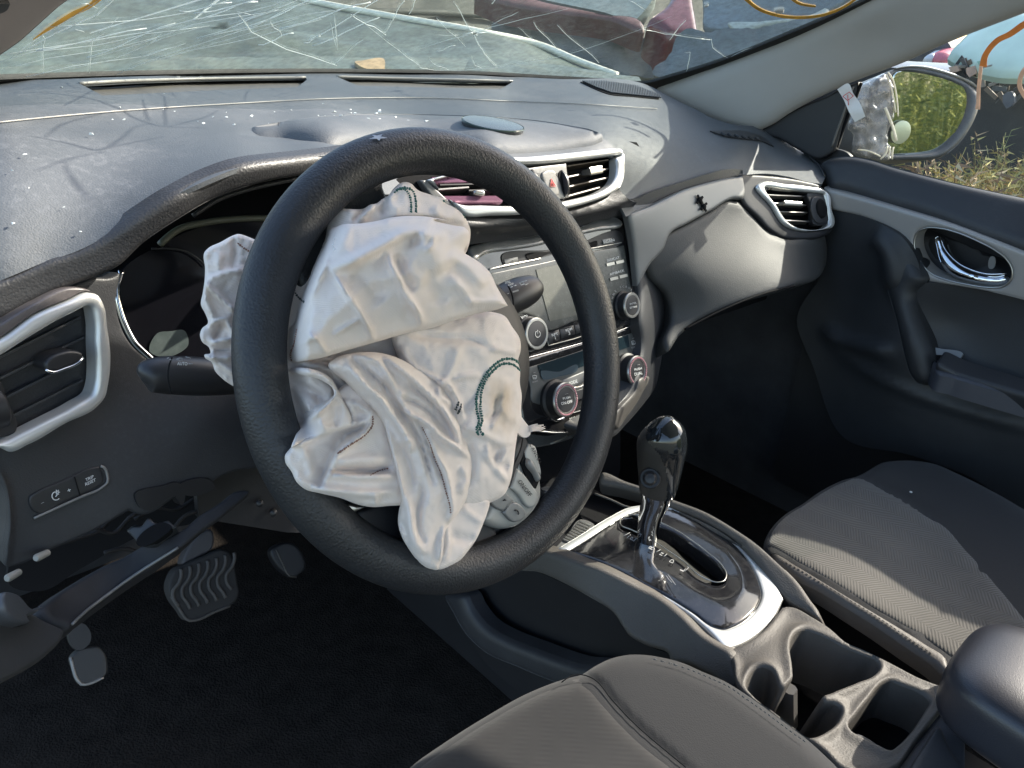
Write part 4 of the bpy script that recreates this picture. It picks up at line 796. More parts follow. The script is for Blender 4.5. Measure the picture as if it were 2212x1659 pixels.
relief('screen', fr('R', [(848, 670, 1), (1100, 610), (1400, 545), (1500, 530, 1), (1560, 800), (1607, 1065, 1), (1300, 1160), (995, 1230, 1), (930, 980)]), RA, M['screen'], rd, step=12, lift=.0022, thick=.0008)
for (x, y) in ((1610, 610), (1712, 587), (1648, 768), (1750, 742)):
    relief('button', fr('R', [(x, y-8), (x+85, y-26), (x+92, y+2), (x+8, y+24)]), RA, M['nickel'], rd, step=5, lift=.005, rnd=3, drop=.002, thick=.004, sp=12)
text('SEEK', *f1('R', 1655, 562), (.96, -.28), 5, RA, M['white'], rd, lift=.003, wd=17); text('CAT', *f1('R', 1716, 545), (.96, -.28), 5, RA, M['white'], rd, lift=.003, wd=14)
text('APPS', *f1('R', 1680, 714), (.96, -.28), 5, RA, M['white'], rd, lift=.003, wd=14); text('BACK', *f1('R', 1757, 690), (.96, -.28), 5, RA, M['white'], rd, lift=.003, wd=18)
def knob(par, x, y, sur, R_, dep, ring=None, capm='button', stones=0, capr=.76, glyph=None, tilt=None, skirt=1.12, name='knob', fx=0, fy=0):
    n = sur.nor(x, y)[0] if tilt is None else nrm(tilt); o_ = sur.at(x, y)
    k = MB(); k.lathe([(R_*skirt, 0), (R_*skirt, dep*.25), (R_*1.02, dep*.35), (R_, dep*.9), (R_*.97, dep), (R_*.8, dep*1.0)], o_, n, 48); kb = k.build(name, M['black'], par)
    if ring:
        k = MB(); k.lathe([(R_*capr, dep), (R_*(capr+.02), dep*1.03), (R_*.96, dep*1.03), (R_*1.01, dep*.98), (R_*1.01, dep*.90)], o_, n, 48, cap=False); k.build('rim', M[ring], kb)
    k = MB(); k.lathe([(R_*capr, dep*.97), (R_*capr*.97, dep*1.02), (R_*capr*.8, dep*1.035), (.0002, dep*1.04)], o_, n, 48); k.build('cap', M[capm], kb)
    if stones:
        u = nrm(np.cross(n, (0, 0, 1))); v = np.cross(n, u); rr = R_*(capr+1.02)/2
        for i in range(stones):
            t = 2*math.pi*i/stones; c = o_+n*dep*1.04+rr*(math.cos(t)*u+math.sin(t)*v); q = MB(); s_ = math.pi*rr/stones*.92
            q.lathe([(s_, 0), (s_, s_*.5), (s_*.55, s_*1.0), (.00003, s_*1.05)], c, n, 6); q.build('stone', M['pink'], kb)
    ks_ = Surf(plane=(o_+n*dep*1.045, n)); c_ = CM@(o_+n*dep*1.045-CAM); ks_.c2 = (1106+FPX*c_[0]/c_[2], 829.5-FPX*c_[1]/c_[2]); return kb, ks_
kb, ks = knob(rd, *f1('R', 770, 1365), RA, .0215, .018, 'nickel', capr=.80, skirt=1.1)
pc = ks.c2
strokes('power_icon', [[(pc[0]+5.5*math.sin(a), pc[1]-7*math.cos(a)+1) for a in np.linspace(.6, 5.7, 14)], [(pc[0]-.5, pc[1]-8), (pc[0]+.3, pc[1]+1)]], ks, .0004, M['white'], kb)
text('VOL', *f1('R', 727, 1187), (.97, -.24), 7.5, RA, M['white'], rd, lift=.002, wd=17)
relief('knob_recess', fr('R', [(690, 1480), (760, 1510), (820, 1500), (840, 1530), (790, 1560), (720, 1530)]), RA, mk('recess_grey', (.20, .20, .18), .3, dust=.3), rd, step=6, lift=.002, thick=.001)
kb2, ks2 = knob(rd, *f1('R', 1795, 1060), RA, .0195, .020, 'nickel', capr=.78, skirt=1.15)
text('ENTER', ks2.c2[0], ks2.c2[1]-4, (.98, -.2), 3.6, ks2, M['white'], kb2, wd=14); text('SETTING', ks2.c2[0]+1, ks2.c2[1]+4, (.98, -.2), 3.6, ks2, M['white'], kb2, wd=16)
cx_, cy_ = f1('R', 1800, 1045)
for i, ch in enumerate('TUNE-SCROLL'):
    a = rad(-172+i*13.2); text(ch, cx_+30*math.cos(a)*.9, cy_+40*math.sin(a)*.95, (-math.sin(a), math.cos(a)), 4.4, RA, M['grey_print'], rd, lift=.003)
for i, (pp, s1, s2) in enumerate([([(955, 1365), (1095, 1320), (1112, 1425), (990, 1478)], 'RPT', '1'), ([(1105, 1318), (1260, 1275), (1275, 1370), (1125, 1418)], 'RDM', '2'), ([(1270, 1272), (1420, 1230), (1436, 1325), (1285, 1368)], '3', ''), ([(1430, 1228), (1580, 1185), (1600, 1285), (1446, 1322)], '4', ''), ([(1590, 1180), (1700, 1140), (1710, 1240), (1640, 1270), (1606, 1282)], '', '')]):
    relief('preset_button', fr('R', [p+(1,) for p in pp]), RA, M['button'], rd, step=7, lift=.004, rnd=3, drop=.002, thick=.004, sp=14)
    c = np.mean(pp, 0)
    if i < 2: text(s1, *f1('R', c[0]+0, c[1]-22), (.96, -.3), 5.5, RA, M['white'], rd, lift=.0046, wd=14); text(s2, *f1('R', c[0]+5, c[1]+14), (.96, -.3), 7, RA, M['white'], rd, lift=.0046)
text('4', *f1('R', 1655, 1225), (.96, -.3), 6, RA, M['white'], rd, lift=.0046)
line('preset_line', fr('R', [(950, 1360), (985, 1495), (1250, 1425), (1640, 1300), (1715, 1270)]), RA, .0007, M['nickel'], rd, lift=.002, curve=False)
# ---------------------------------------------------------------- climate unit
CU = Surf([(1119, 790, 'Y', .236), (1392, 700, 'Y', .236), (1165, 945, 'Y', .20), (1350, 900, 'Y', .195), (1390, 800, 'Y', .215)])
cl = relief('climate_unit', fr('T', [(300, 500, 1), (700, 385), (1000, 298), (1370, 180), (1735, 48, 1), (1750, 200), (1755, 450), (1730, 650), (1600, 850), (1430, 1060), (1150, 1230), (980, 1250), (700, 1240), (450, 1190, 1), (400, 900)]), CU, M['gloss'], db, step=12, rnd=5, drop=.003, thick=.03)
line('bottom_line', fr('T', [(520, 1225), (640, 1240), (800, 1255), (980, 1245), (1100, 1230)]), CU, .0012, M['chrome'], cl, lift=.001)
relief('climate_frame', fr('T', [(470, 550, 1), (580, 517), (1000, 385), (1380, 245), (1590, 180), (1640, 162), (1655, 175), (1680, 400), (1690, 520), (1500, 700), (1100, 880), (600, 945), (545, 925), (520, 760)]), CU, mk('climate_grey', (.055, .060, .060), .35, dust=.2, dcol=(.2, .2, .2)), cl, step=12, lift=.001, rnd=3, drop=.001, thick=.002)
relief('display', fr('T', [(590, 520, 1), (1000, 388), (1380, 250), (1575, 190, 1), (1590, 320, 1), (1400, 380), (1020, 555), (630, 650, 1)]), CU, M['lcd'], cl, step=12, lift=.002, thick=.001)
relief('display_reflection', fr('T', [(620, 600), (820, 590), (1025, 530), (1025, 550), (830, 640), (630, 655)]), CU, mk('lcd_reflection', (.05, .07, .085), .2), cl, step=8, lift=.0026, thick=.0004)  # reflection in the display, put into a lighter strip of colour
for (x, y, s) in ((552, 655, 'FRONT'), (1628, 280, 'REAR')):
    strokes('defrost_icon', [[f1('T', x+a, y+b) for a, b in q_] for q_ in ([(-24, -20), (0, -26), (22, -20), (14, 12), (-16, 14), (-24, -20)], [(-14, -8), (-8, 0), (-12, 8)], [(0, -8), (6, 0), (0, 8)])], CU, .0004, M['white'], cl, lift=.003)
    text(s, *f1('T', x+4, y+44), (.97, -.25), 3.2, CU, M['grey_print'], cl, lift=.003, wd=12)
    strokes('indicator', [[f1('T', x-14, y-52), f1('T', x+6, y-58)]], CU, .0004, M['grey_print'], cl, lift=.003)
relief('mode_button', fr('T', [(845, 690, 1), (1025, 612, 1), (1200, 560), (1210, 640, 1), (1036, 725, 1), (880, 775)]), CU, M['buttonL'], cl, step=8, lift=.0035, rnd=2, drop=.001, thick=.004)
text('MODE', *f1('T', 957, 708), (.96, -.28), 7, CU, M['white'], cl, lift=.0045, wd=21)
relief('mode_strip', fr('T', [(920, 785), (1040, 745), (1210, 680), (1215, 700), (1045, 775), (925, 810)]), CU, M['nickel'], cl, step=6, lift=.0045, rnd=2, drop=.001, thick=.003)
relief('recirculation_button', fr('T', [(925, 820, 1), (1045, 780, 1), (1220, 710, 1), (1230, 800), (1050, 890), (940, 935, 1)]), CU, M['button'], cl, step=8, lift=.0035, rnd=2, drop=.001, thick=.004)
strokes('car_icon', [[f1('T', 985+a, 875+b) for a, b in ((-26, 8), (-20, -6), (-8, -8), (0, -20), (14, -16), (26, -2), (24, 10), (-26, 12))]], CU, .0004, M['white'], cl, lift=.0045)
for (x, y, R_, s1, s2, ctx, cty) in ((775, 890, .0245, 'PUSH', 'ON-OFF', 815, 870), (1555, 575, .0235, 'PUSH', 'DUAL', 1595, 572)):
    kb, ks = knob(cl, *f1('T', x, y), CU, R_, .024, 'nickel', capr=.72, skirt=1.16, stones=44, name='dial')
    text(s1, ks.c2[0]-.5, ks.c2[1]-4, (.97, -.22), 5, ks, M['white'], kb, wd=16); text(s2, ks.c2[0], ks.c2[1]+6, (.97, -.22), 6.5, ks, M['white'], kb, wd=25 if s2 != 'DUAL' else 17)
    strokes('indicator', [[(ks.c2[0]-4, ks.c2[1]-12), (ks.c2[0]+3, ks.c2[1]-14)]], ks, .0003, M['grey_print'], kb)
    relief('dial_skirt', [(f1('T', x, y)[0]+a*1.0, f1('T', x, y)[1]+b) for a, b in ((-14, 36), (6, 42), (26, 34), (14, 46), (0, 48))], CU, M['chrome'], cl, step=5, lift=.004, thick=.002, rnd=2, drop=.001)
line('airbag_line', fr('T', [(925, 1050), (1030, 1022), (1200, 960)]), CU, .0007, M['grey_print'], cl, lift=.002)
line('airbag_line', fr('T', [(955, 1186), (1060, 1178), (1180, 1140)]), CU, .0007, M['grey_print'], cl, lift=.002)
text('PASS AIR BAG', *f1('T', 1030, 1080), (.95, -.3), 5.5, CU, M['white'], cl, lift=.002, wd=38); text('AIR', *f1('T', 1010, 1120), (.95, -.3), 5.5, CU, M['white'], cl, lift=.002)
# opening below: rubber pocket with rim
relief('pocket_mat', fr('T', [(490, 1290), (700, 1290), (950, 1260), (1000, 1280), (860, 1340), (700, 1380), (540, 1385)]), flat(1130, 1010, 'Y', .20, (0, -.6, .8)), mk('ribbed_mat', (.08, .08, .08), .6, grain=500, gs=1.), db, step=10, thick=.005)
line('pocket_rim', fr('T', [(740, 1375), (840, 1335), (920, 1290), (980, 1265)]), flat(1130, 1010, 'Y', .19, (0, -.6, .8)), .0012, M['nickel'], db)
relief('pocket_back', fr('T', [(430, 1180, 1), (1500, 1000, 1), (1500, 1659, 1), (1300, 2300, 1), (500, 2300, 1)]), flat(1200, 1020, 'Y', .27, (0, -1, 0)), M['deep'], db, step=40, thick=.01)
# stack surround: leather sided, sweeping down and round under the climate unit
SS = Surf([(1357, 470, 'Y', .278), (1375, 560, 'Y', .262), (1400, 700, 'Y', .225), (1392, 830, 'Y', .195), (1340, 920, 'Y', .175), (1430, 620, 'Y', .255), (1440, 757, 'Y', .25), (1420, 850, 'Y', .235), (1330, 960, 'Y', .17), (1480, 560, 'Y', .262)])
relief('stack_surround', fr('G', [(1850, 1330-1575, 1), (1862, -120), (1900, 60), (1935, 220), (1942, 420), (1958, 560), (1940, 700), (1885, 860), (1820, 940), (1750, 1010), (1600, 1120), (1640, 1160), (1770, 1145), (1860, 1060), (1970, 930), (2030, 850), (2068, 700), (2100, 560), (2180, 470), (2212, 300), (2212, 0), (2120, -80), (1960, -150)]), SS, M['dash2'], db, step=10, rnd=10, drop=.006, thick=.03)
relief('lower_edge_trim', fr('G', [(1770, 1000), (1830, 930), (1900, 850), (1935, 770), (1975, 760), (1930, 880), (1850, 1000), (1770, 1085), (1755, 1060)]), SS, mk('taupe_lower_trim', (.085, .078, .072), .5), db, step=8, lift=.003, rnd=6, drop=.003, thick=.006)
# silver trim strip to the passenger vent
TS = Surf([(1352, 468, 'Y', .270), (1360, 560, 'Y', .258), (1440, 440, 'Y', .264), (1444, 500, 'Y', .252), (1583, 385, 'Y', .260), (1590, 431, 'Y', .245), (1510, 440, 'Y', .256)])
tr = relief('silver_trim', fr('V', [(1998, 722, 1), (2100, 690), (2212, 652), (2300, 610)])+fr('C', [(100, 1180), (250, 1135), (350, 1112), (450, 1100, 1), (462, 1200), (455, 1240, 1), (400, 1238), (250, 1315), (100, 1395), (0, 1450)])+fr('B', [(2060, 1550), (1980, 1640), (1945, 1700), (1900, 1780, 1), (1885, 1640), (1870, 1500)]), TS, M['silver2'], db, step=9, rnd=7, drop=.004, thick=.01, lift=.007)
for (x, y) in ((165, 1250), (190, 1290)):
    q = MB(); c = TS.at(*f1('C', x, y), .006); n_ = TS.nor(*f1('C', x, y))[0]; u = nrm(np.cross(n_, (0, 0, 1))); v = np.cross(n_, u)
    q.lathe([(.004, 0), (.004, .006), (.002, .007)], c, n_, 12)
    for a in range(4): t = a*1.57+.5; q.beam(c+n_*.003, c+n_*.004+(math.cos(t)*u+math.sin(t)*v)*.009, n_, .0015, .002)
    tag(q.build('clip_hole', M['deep'], tr), kind='stuff')
# glove box
GB = Surf([(1357, 560, 'Y', .26), (1444, 503, 'Y', .25), (1583, 431, 'Y', .245), (1600, 450, 'Y', .24), (1673, 503, 'Y', .205), (1786, 503, 'X', .675), (1791, 569, 'X', .675), (1600, 560, 'Y', .20), (1548, 677, 'Y', .185), (1444, 757, 'Y', .20), (1722, 618, 'Y', .14), (1500, 600, 'Y', .215), (1430, 680, 'Y', .235)])
gb = relief('glove_box', [(1400, 540), (1444, 503), (1479, 486), (1531, 458), (1583, 431), (1612, 440), (1640, 470), (1673, 500), (1701, 514), (1740, 512), (1786, 500, 1), (1792, 540), (1789, 572), (1774, 598), (1722, 617), (1652, 638), (1600, 655), (1548, 676), (1500, 700), (1470, 724), (1444, 757), (1436, 740), (1450, 690), (1440, 640), (1405, 600)], GB, M['glove'], db, step=10, rnd=12, drop=.007, thick=.03,
       h=lambda X, d: crease(fr('C', [(380, 1250), (420, 1250), (520, 1320), (640, 1450), (740, 1500)]), 10, -.003)(X))
line('lid_seam', fr('H', [(100, 470), (300, 365), (600, 245), (780, 200)]), GB, .0018, M['deep'], gb, lift=.001)
# passenger vent housing and vent
GV = Surf([(1600, 385, 'Y', .258), (1640, 395, 'Y', .245), (1785, 418, 'X', .672), (1797, 497, 'X', .672), (1700, 500, 'Y', .20), (1673, 500, 'Y', .205)])
relief('vent_housing', fr('C', [(450, 1085), (520, 1085), (700, 1100), (850, 1125), (950, 1155), (985, 1190), (1000, 1300), (1020, 1440), (990, 1462), (800, 1490), (720, 1480), (640, 1435), (560, 1350), (470, 1260)]), GV, M['black'], db, step=9, rnd=6, drop=.004, thick=.02, holes=[fr('C', [(620, 1185), (860, 1205), (960, 1230), (1000, 1400), (740, 1405)])])
vr = thing('air_vent.002', '', '', tuple(GV.at(1715, 450))); del vr['label']; del vr['category']; vr.parent = db; vr.location = Vector(tuple(GV.at(1715, 450)))-db.location
slat_vent(vr, GV, fr('C', [(548, 1150), (570, 1138), (700, 1145), (850, 1160), (960, 1185), (990, 1210), (1005, 1300), (1022, 1400), (1010, 1418), (980, 1424), (760, 1424), (720, 1405), (640, 1290)]),
          fr('C', [(590, 1168), (700, 1180), (850, 1195), (960, 1205, 1), (975, 1300), (985, 1395), (760, 1402), (735, 1385), (660, 1280)]),
          [(f1('C', 620, 1212), f1('C', 870, 1224), .007), (f1('C', 640, 1262), f1('C', 875, 1278), .007), (f1('C', 690, 1318), f1('C', 885, 1325), .007), (f1('C', 720, 1372), f1('C', 895, 1380), .007)],
          (f1('C', 700, 1268), f1('C', 805, 1275), .007), M['silver'], smat=M['nickel'], tabmat=M['nickel'], prox=.006, fr_rnd=6)
relief('side_bar', fr('C', [(862, 1205), (960, 1215), (985, 1395), (905, 1398), (895, 1300)]), GV, M['black'], vr, step=6, lift=.001, rnd=2, drop=.001, thick=.01)
relief('wheel_frame', fr('C', [(900, 1225), (955, 1230), (975, 1385), (925, 1390)]), GV, M['button'], vr, step=6, lift=.003, rnd=2, drop=.001, thick=.004)
relief('vent_wheel', fr('C', [(920, 1250), (935, 1238), (955, 1250), (965, 1350), (945, 1362), (928, 1345)]), GV, M['deep'], vr, step=5, lift=.006, rnd=4, drop=.003, thick=.004)
# underside and foot wells
un = MB(); un.box((.40, .45, -.22), [(1, 0, 0), (0, 1, .1), (0, -.1, 1)], (.34, .15, .012)); un.build('underside', M['deep'], db)
# oval phone disc on the dash
pdn = thing('phone_disc', 'glossy black oval disc lying on the dashboard pad', 'disc', tuple(DT.at(1060, 284)))
c0 = DT.at(1062, 284, .006); q = MB(); q.lathe([(.040, -.004), (.042, 0), (.0425, .003), (.041, .0055), (.036, .006), (.0001, .0062)], c0, nrm(DT.nor(1060, 283)[0]+np.array([0, -.02, .4])), 64); q.build('disc', mk('disc_black', (.03, .034, .036), .22, spec=.35, dust=.1), pdn)
q = MB(); q.lathe([(.0425, .0035), (.0432, .0045), (.0425, .0055)], c0, nrm(DT.nor(1060, 283)[0]+np.array([0, -.02, .4])), 64, cap=False); q.build('disc_rim', mk('green_black_rim', (.04, .06, .05), .1), pdn)
# glass crumbs
rg = random.Random(11); gspots = fr('A', [(385, 563), (745, 688), (1015, 700), (1020, 600), (1088, 714), (770, 765), (700, 765), (1408, 718), (1328, 748), (1410, 750), (1562, 745), (1708, 714), (1815, 703), (2010, 662), (1235, 775), (1268, 790), (1457, 797), (1670, 787), (1980, 740), (2020, 740), (2080, 738), (2120, 760), (2180, 720), (2085, 815), (2130, 800), (155, 988), (80, 1083), (392, 1306), (80, 1408), (505, 1458), (570, 860), (180, 1190)])
gspots += fr('B', [(25, 740), (60, 760), (120, 720), (150, 745), (30, 810), (70, 798), (180, 815), (280, 743), (300, 735), (310, 795), (290, 780), (330, 790), (200, 790), (395, 765), (430, 780), (440, 805), (475, 790), (550, 802), (600, 800), (650, 800), (735, 840), (500, 840), (430, 850), (230, 780)])
for i, (x, y) in enumerate(gspots):
    s_ = (rg.uniform(.0009, .0021) if i < 32 else rg.uniform(.0016, .0036))*(1.2 if i % 5 == 0 else .8); c = DT.at(x, y, .003+s_*.5 + (.004 if i >= 32 else 0)); q = MB()
    V = [c+s_*nrm([rg.uniform(-1, 1) for _ in range(3)])*rg.uniform(.7, 1.1)*np.array([1.3, 1, .7]) for _ in range(8)]
    bm = bmesh.new(); [bm.verts.new(v) for v in V]; bmesh.ops.convex_hull(bm, input=bm.verts); bm.verts.ensure_lookup_table(); bm.verts.index_update()
    V = [tuple(v.co) for v in bm.verts]; F = [[v.index for v in f.verts] for f in bm.faces]; bm.free()
    used = sorted({j for f in F for j in f}); mp = {a: b for b, a in enumerate(used)}
    o = link('glass_crumb', [V[j] for j in used], [[mp[j] for j in f] for f in F], M['crumb'], None, False)
    tag(o, 'tiny clear crumb of windscreen glass scattered on the dashboard top', 'glass crumb', 'glass crumbs scattered on the dashboard')
# ================================================================ STEERING WHEEL
TILT = .413; WC = np.array([-.37, 0, 0.]); WN = np.array([0, -math.cos(TILT), math.sin(TILT)])
W0 = Surf(plane=(WC, WN))
def wplane(h): return Surf(plane=(WC+WN*h, WN))
st = thing('steering_wheel', 'black leather steering wheel turned a quarter, with silver buttons on its lower spoke', 'steering wheel', tuple(WC))
u_ = np.array([1., 0, 0]); v_ = np.cross(WN, u_)
q = MB(); n_ = 120; k_ = 28; V = []; F = []
for i in range(n_):
    t = 2*math.pi*i/n_; e = math.cos(t)*u_+math.sin(t)*v_
    for j in range(k_):
        a = 2*math.pi*j/k_; ra, rb = .0185, .0165
        V.append(WC+e*(.1708+ra*math.cos(a))+WN*rb*math.sin(a))
for i in range(n_):
    for j in range(k_): F.append((i*k_+j, i*k_+(j+1) % k_, ((i+1) % n_)*k_+(j+1) % k_, ((i+1) % n_)*k_+j))
link('rim', V, F, M['wheel'], st)
# spokes traced on the wheel plane: upper left, lower right with pad, and broad lower one
sp_up = fr('P', [(700, 560), (800, 330), (950, 130), (1120, 0), (1300, -90), (1560, -120), (1690, -60)])+fr('B', [(400, 1075), (365, 1100), (358, 1150), (380, 1200), (500, 1400), (400, 1800), (-100, 1900), (-250, 1700)])
relief('upper_spoke', sp_up, wplane(-.006), M['wheel'], st, step=12, rnd=26, drop=.012, thick=.012)
relief('lower_spoke', fr('Q', [(-60, 600), (150, 900), (350, 1120), (600, 1330), (900, 1480), (1200, 1560), (1500, 1540), (1750, 1420), (1950, 1200), (2130, 960), (2090, 975), (2040, 985), (1990, 930), (1960, 820), (1900, 640), (1700, 400), (1300, 300), (900, 700), (400, 700), (200, 500)]), wplane(-.010), M['wheel'], st, step=14, rnd=30, drop=.014, thick=.012, lift=.002)
relief('hub_cover', fr('Q', [(640, 1150), (780, 1090), (1000, 1050), (1400, 1090), (1600, 1200), (1660, 1300), (1640, 1370), (1540, 1440), (1300, 1480), (1050, 1440), (820, 1330), (680, 1230)]), wplane(-.004), M['black'], st, step=12, rnd=8, drop=.003, thick=.004)
hb = MB(); hb.lathe([(.075, -.065), (.085, -.02), (.082, -.006), (.07, -.001), (.0001, .0)], WC, WN, 48); hb.build('hub', M['black'], st)
# small silver piece of the other button cluster
relief('silver_corner', fr('Q', [(490, 1075), (640, 1090), (700, 1100), (660, 1120), (560, 1138), (520, 1110)]), wplane(.004), M['nickel'], st, step=6, rnd=4, drop=.002, thick=.006)
# worn star shaped chip on top of the rim
cc = f1('B', 240, 885); star = [(cc[0]+(16 if i % 2 == 0 else 7)*math.cos(i*.628+.3)*(1.2 if i % 4 == 0 else .9), cc[1]+(9 if i % 2 == 0 else 4.5)*math.sin(i*.628+.3), 1) for i in range(10)]
def rimlift(X, d):
    P = W0.pos(X[:, 0], X[:, 1])-WC; r = np.linalg.norm(P, axis=1); return .0169*np.sqrt(np.clip(1-((r-.1725)/.0185)**2, 0, 1))+.0003
relief('worn_patch', star, W0, mk('worn_leather_patch', (.34, .36, .40), .6, var=.3, vscale=60), st, step=4, h=rimlift, thick=.0002)
bp = relief('button_pad', fr('Q', [(1870, 590, 1), (1895, 640), (1930, 740), (1970, 850), (1990, 960), (1985, 1040), (1950, 1110), (1880, 1190), (1800, 1245), (1720, 1262), (1640, 1250), (1560, 1200), (1600, 1080), (1700, 900), (1780, 780), (1820, 660)]), wplane(.004), M['pad'], st, step=9, rnd=14, drop=.006, thick=.01)
PB = wplane(.0055)
relief('pad_channel', fr('Q', [(1850, 600), (1872, 640), (1850, 700), (1810, 790), (1775, 900), (1745, 960), (1720, 940), (1780, 790), (1830, 670)]), PB, M['black'], bp, step=6, thick=.002, lift=.0006)
relief('cancel_key', fr('Q', [(1876, 640, 1), (1910, 650), (1945, 760), (1965, 850), (1965, 870, 1), (1935, 850), (1850, 690)]), PB, M['pad'], bp, step=7, rnd=3, drop=.001, thick=.003, lift=.002)
for i, ch in enumerate('CANCEL'):
    text(ch, *f1('Q', 1888+i*12.5, 652+i*25), (.42, .91), 7, PB, M['dark_print'], bp, lift=.0026)
relief('rocker_well', fr('Q', [(1850, 700, 1), (1880, 705), (1945, 820), (1965, 880, 1), (1930, 965, 1), (1900, 940), (1820, 780, 1)]), PB, M['deep'], bp, step=7, thick=.002, lift=.0012)
relief('rocker', fr('Q', [(1858, 745), (1880, 755), (1925, 830), (1950, 890), (1935, 915), (1900, 860), (1850, 780)]), PB, M['silver2'], bp, step=5, rnd=6, drop=.004, thick=.004, lift=.006)
relief('on_off_key', fr('Q', [(1790, 818, 1), (1830, 850), (1900, 940), (1950, 1010, 1), (1930, 1080), (1890, 1110), (1870, 1100), (1800, 1010), (1745, 960, 1)]), PB, M['pad'], bp, step=7, rnd=4, drop=.0015, thick=.003, lift=.002)
text('ON/OFF', *f1('Q', 1838, 962), (.60, .80), 9.5, PB, M['dark_print'], bp, lift=.003, wd=41)
relief('phone_key', fr('Q', [(1735, 1065, 1), (1770, 1062), (1840, 1110), (1852, 1140), (1845, 1175), (1800, 1205), (1770, 1208), (1690, 1140, 1)]), PB, M['buttonL'], bp, step=6, rnd=3, drop=.0015, thick=.003, lift=.002)
relief('voice_key', fr('Q', [(1600, 1060), (1640, 1010), (1700, 990), (1735, 1020), (1765, 1055, 1), (1690, 1130, 1), (1630, 1100)]), PB, M['buttonL'], bp, step=6, rnd=3, drop=.0015, thick=.003, lift=.002)
strokes('phone_icon', [[f1('Q', 1765, 1122), f1('Q', 1776, 1118), f1('Q', 1788, 1128), f1('Q', 1794, 1144), f1('Q', 1788, 1150)]], PB, .0007, M['dark_print'], bp, lift=.0032)
strokes('voice_icon', [[f1('Q', 1690, 1040), f1('Q', 1700, 1050)], [f1('Q', 1682, 1050), f1('Q', 1704, 1046)]], PB, .0005, M['dark_print'], bp, lift=.0032)
# ---------------------------------------------------------------- steering column with stalks
sc = thing('steering_column', 'black steering column shroud with indicator and wiper stalks behind the wheel', 'steering column', (-.37, .12, -.06))
q = MB(); q.lathe([(.06, 0), (.062, .02), (.058, .16), (.05, .22)], WC-WN*.07, -WN, 32); q.build('shroud', M['black'], sc)
q = MB(); q.box(WC-WN*.16+np.array([0, 0, -.055]), [(1, 0, 0), WN, v_], (.06, .08, .05)); q.build('lower_shroud', M['black'], sc)
KL = Surf([(320, 810, 'Y', .10), (560, 815, 'Y', .11), (400, 700, 'Y', .11)])
ls = loft('indicator_stalk', [(307, 818, 14), (312, 815, 28), (322, 812, 36), (345, 810, 40), (380, 811, 42), (430, 813, 42), (480, 816, 38), (540, 820, 30), (640, 824, 26)], KL, M['button'], sc, asp=.8)
S2 = Surf([(320, 810, 'Y', .072), (560, 815, 'Y', .083), (400, 700, 'Y', .09)])
line('knob_gap', [(372, 772), (365, 790), (363, 812), (366, 832), (372, 850)], S2, .0006, M['deep'], ls)
text('AUTO', *f1('E', 1130, 684), (1, .03), 7, S2, M['white'], ls, lift=.001, wd=22)
strokes('lamp_icons', [fr('E', s) for s in ([(1170, 684), (1195, 684)], [(1095, 655), (1110, 648), (1128, 650), (1130, 660), (1112, 664), (1095, 655)], [(1035, 650), (1045, 644)], [(1050, 655), (1060, 660)], [(1150, 640), (1180, 650)])], S2, .0004, M['grey_print'], ls, lift=.001)
KR = Surf([(1080, 640, 'Y', .12), (1160, 615, 'Y', .12), (1100, 560, 'Y', .13)])
rs = loft('wiper_stalk', [(960, 700, 24), (1030, 672, 30), (1085, 652, 36), (1105, 642, 37), (1130, 631, 35), (1150, 622, 29), (1162, 617, 20), (1166, 615, 10)], KR, M['button'], sc, asp=.8)
S3 = Surf([(1080, 640, 'Y', .094), (1160, 615, 'Y', .097), (1100, 560, 'Y', .105)])
for x in (478, 560):
    line('stalk_groove', fr('R', [(x-8, 868-(x-478)*.35), (x+28, 930-(x-478)*.2), (x+50, 1010), (x+52, 1090), (x+42, 1130)]), S3, .0009, M['deep'], rs)
strokes('wiper_icon', [fr('R', s) for s in ([(672, 812), (752, 788), (765, 820), (740, 834), (715, 828), (690, 838), (672, 812)], [(712, 812), (735, 838)], [(570, 862), (595, 853)], [(610, 845), (635, 838)], [(545, 790), (560, 815)])], S3, .0004, M['white'], rs, lift=.001)
for (x, y, w_, h_) in ((630, 898, 68, 14), (548, 925, 22, 9), (503, 945, 16, 26), (520, 985, 16, 26), (535, 1020, 18, 18)):
    relief('print_block', fr('R', [(x-w_/2, y+6, 1), (x+w_/2-4, y-14 if w_ > 40 else y-4, 1), (x+w_/2, y+h_-10 if w_ > 40 else y+h_-4, 1), (x-w_/2+4, y+h_+8 if w_ > 40 else y+h_, 1)]), S3, M['grey_print'], rs, step=8, lift=.001, thick=.0002)
text('FILL', *f1('R', 545, 805), (.95, -.25), 5, S3, M['white'], rs, lift=.0012, wd=12); text('OFF', *f1('R', 575, 832), (.95, -.25), 5, S3, M['white'], rs, lift=.0012, wd=13)
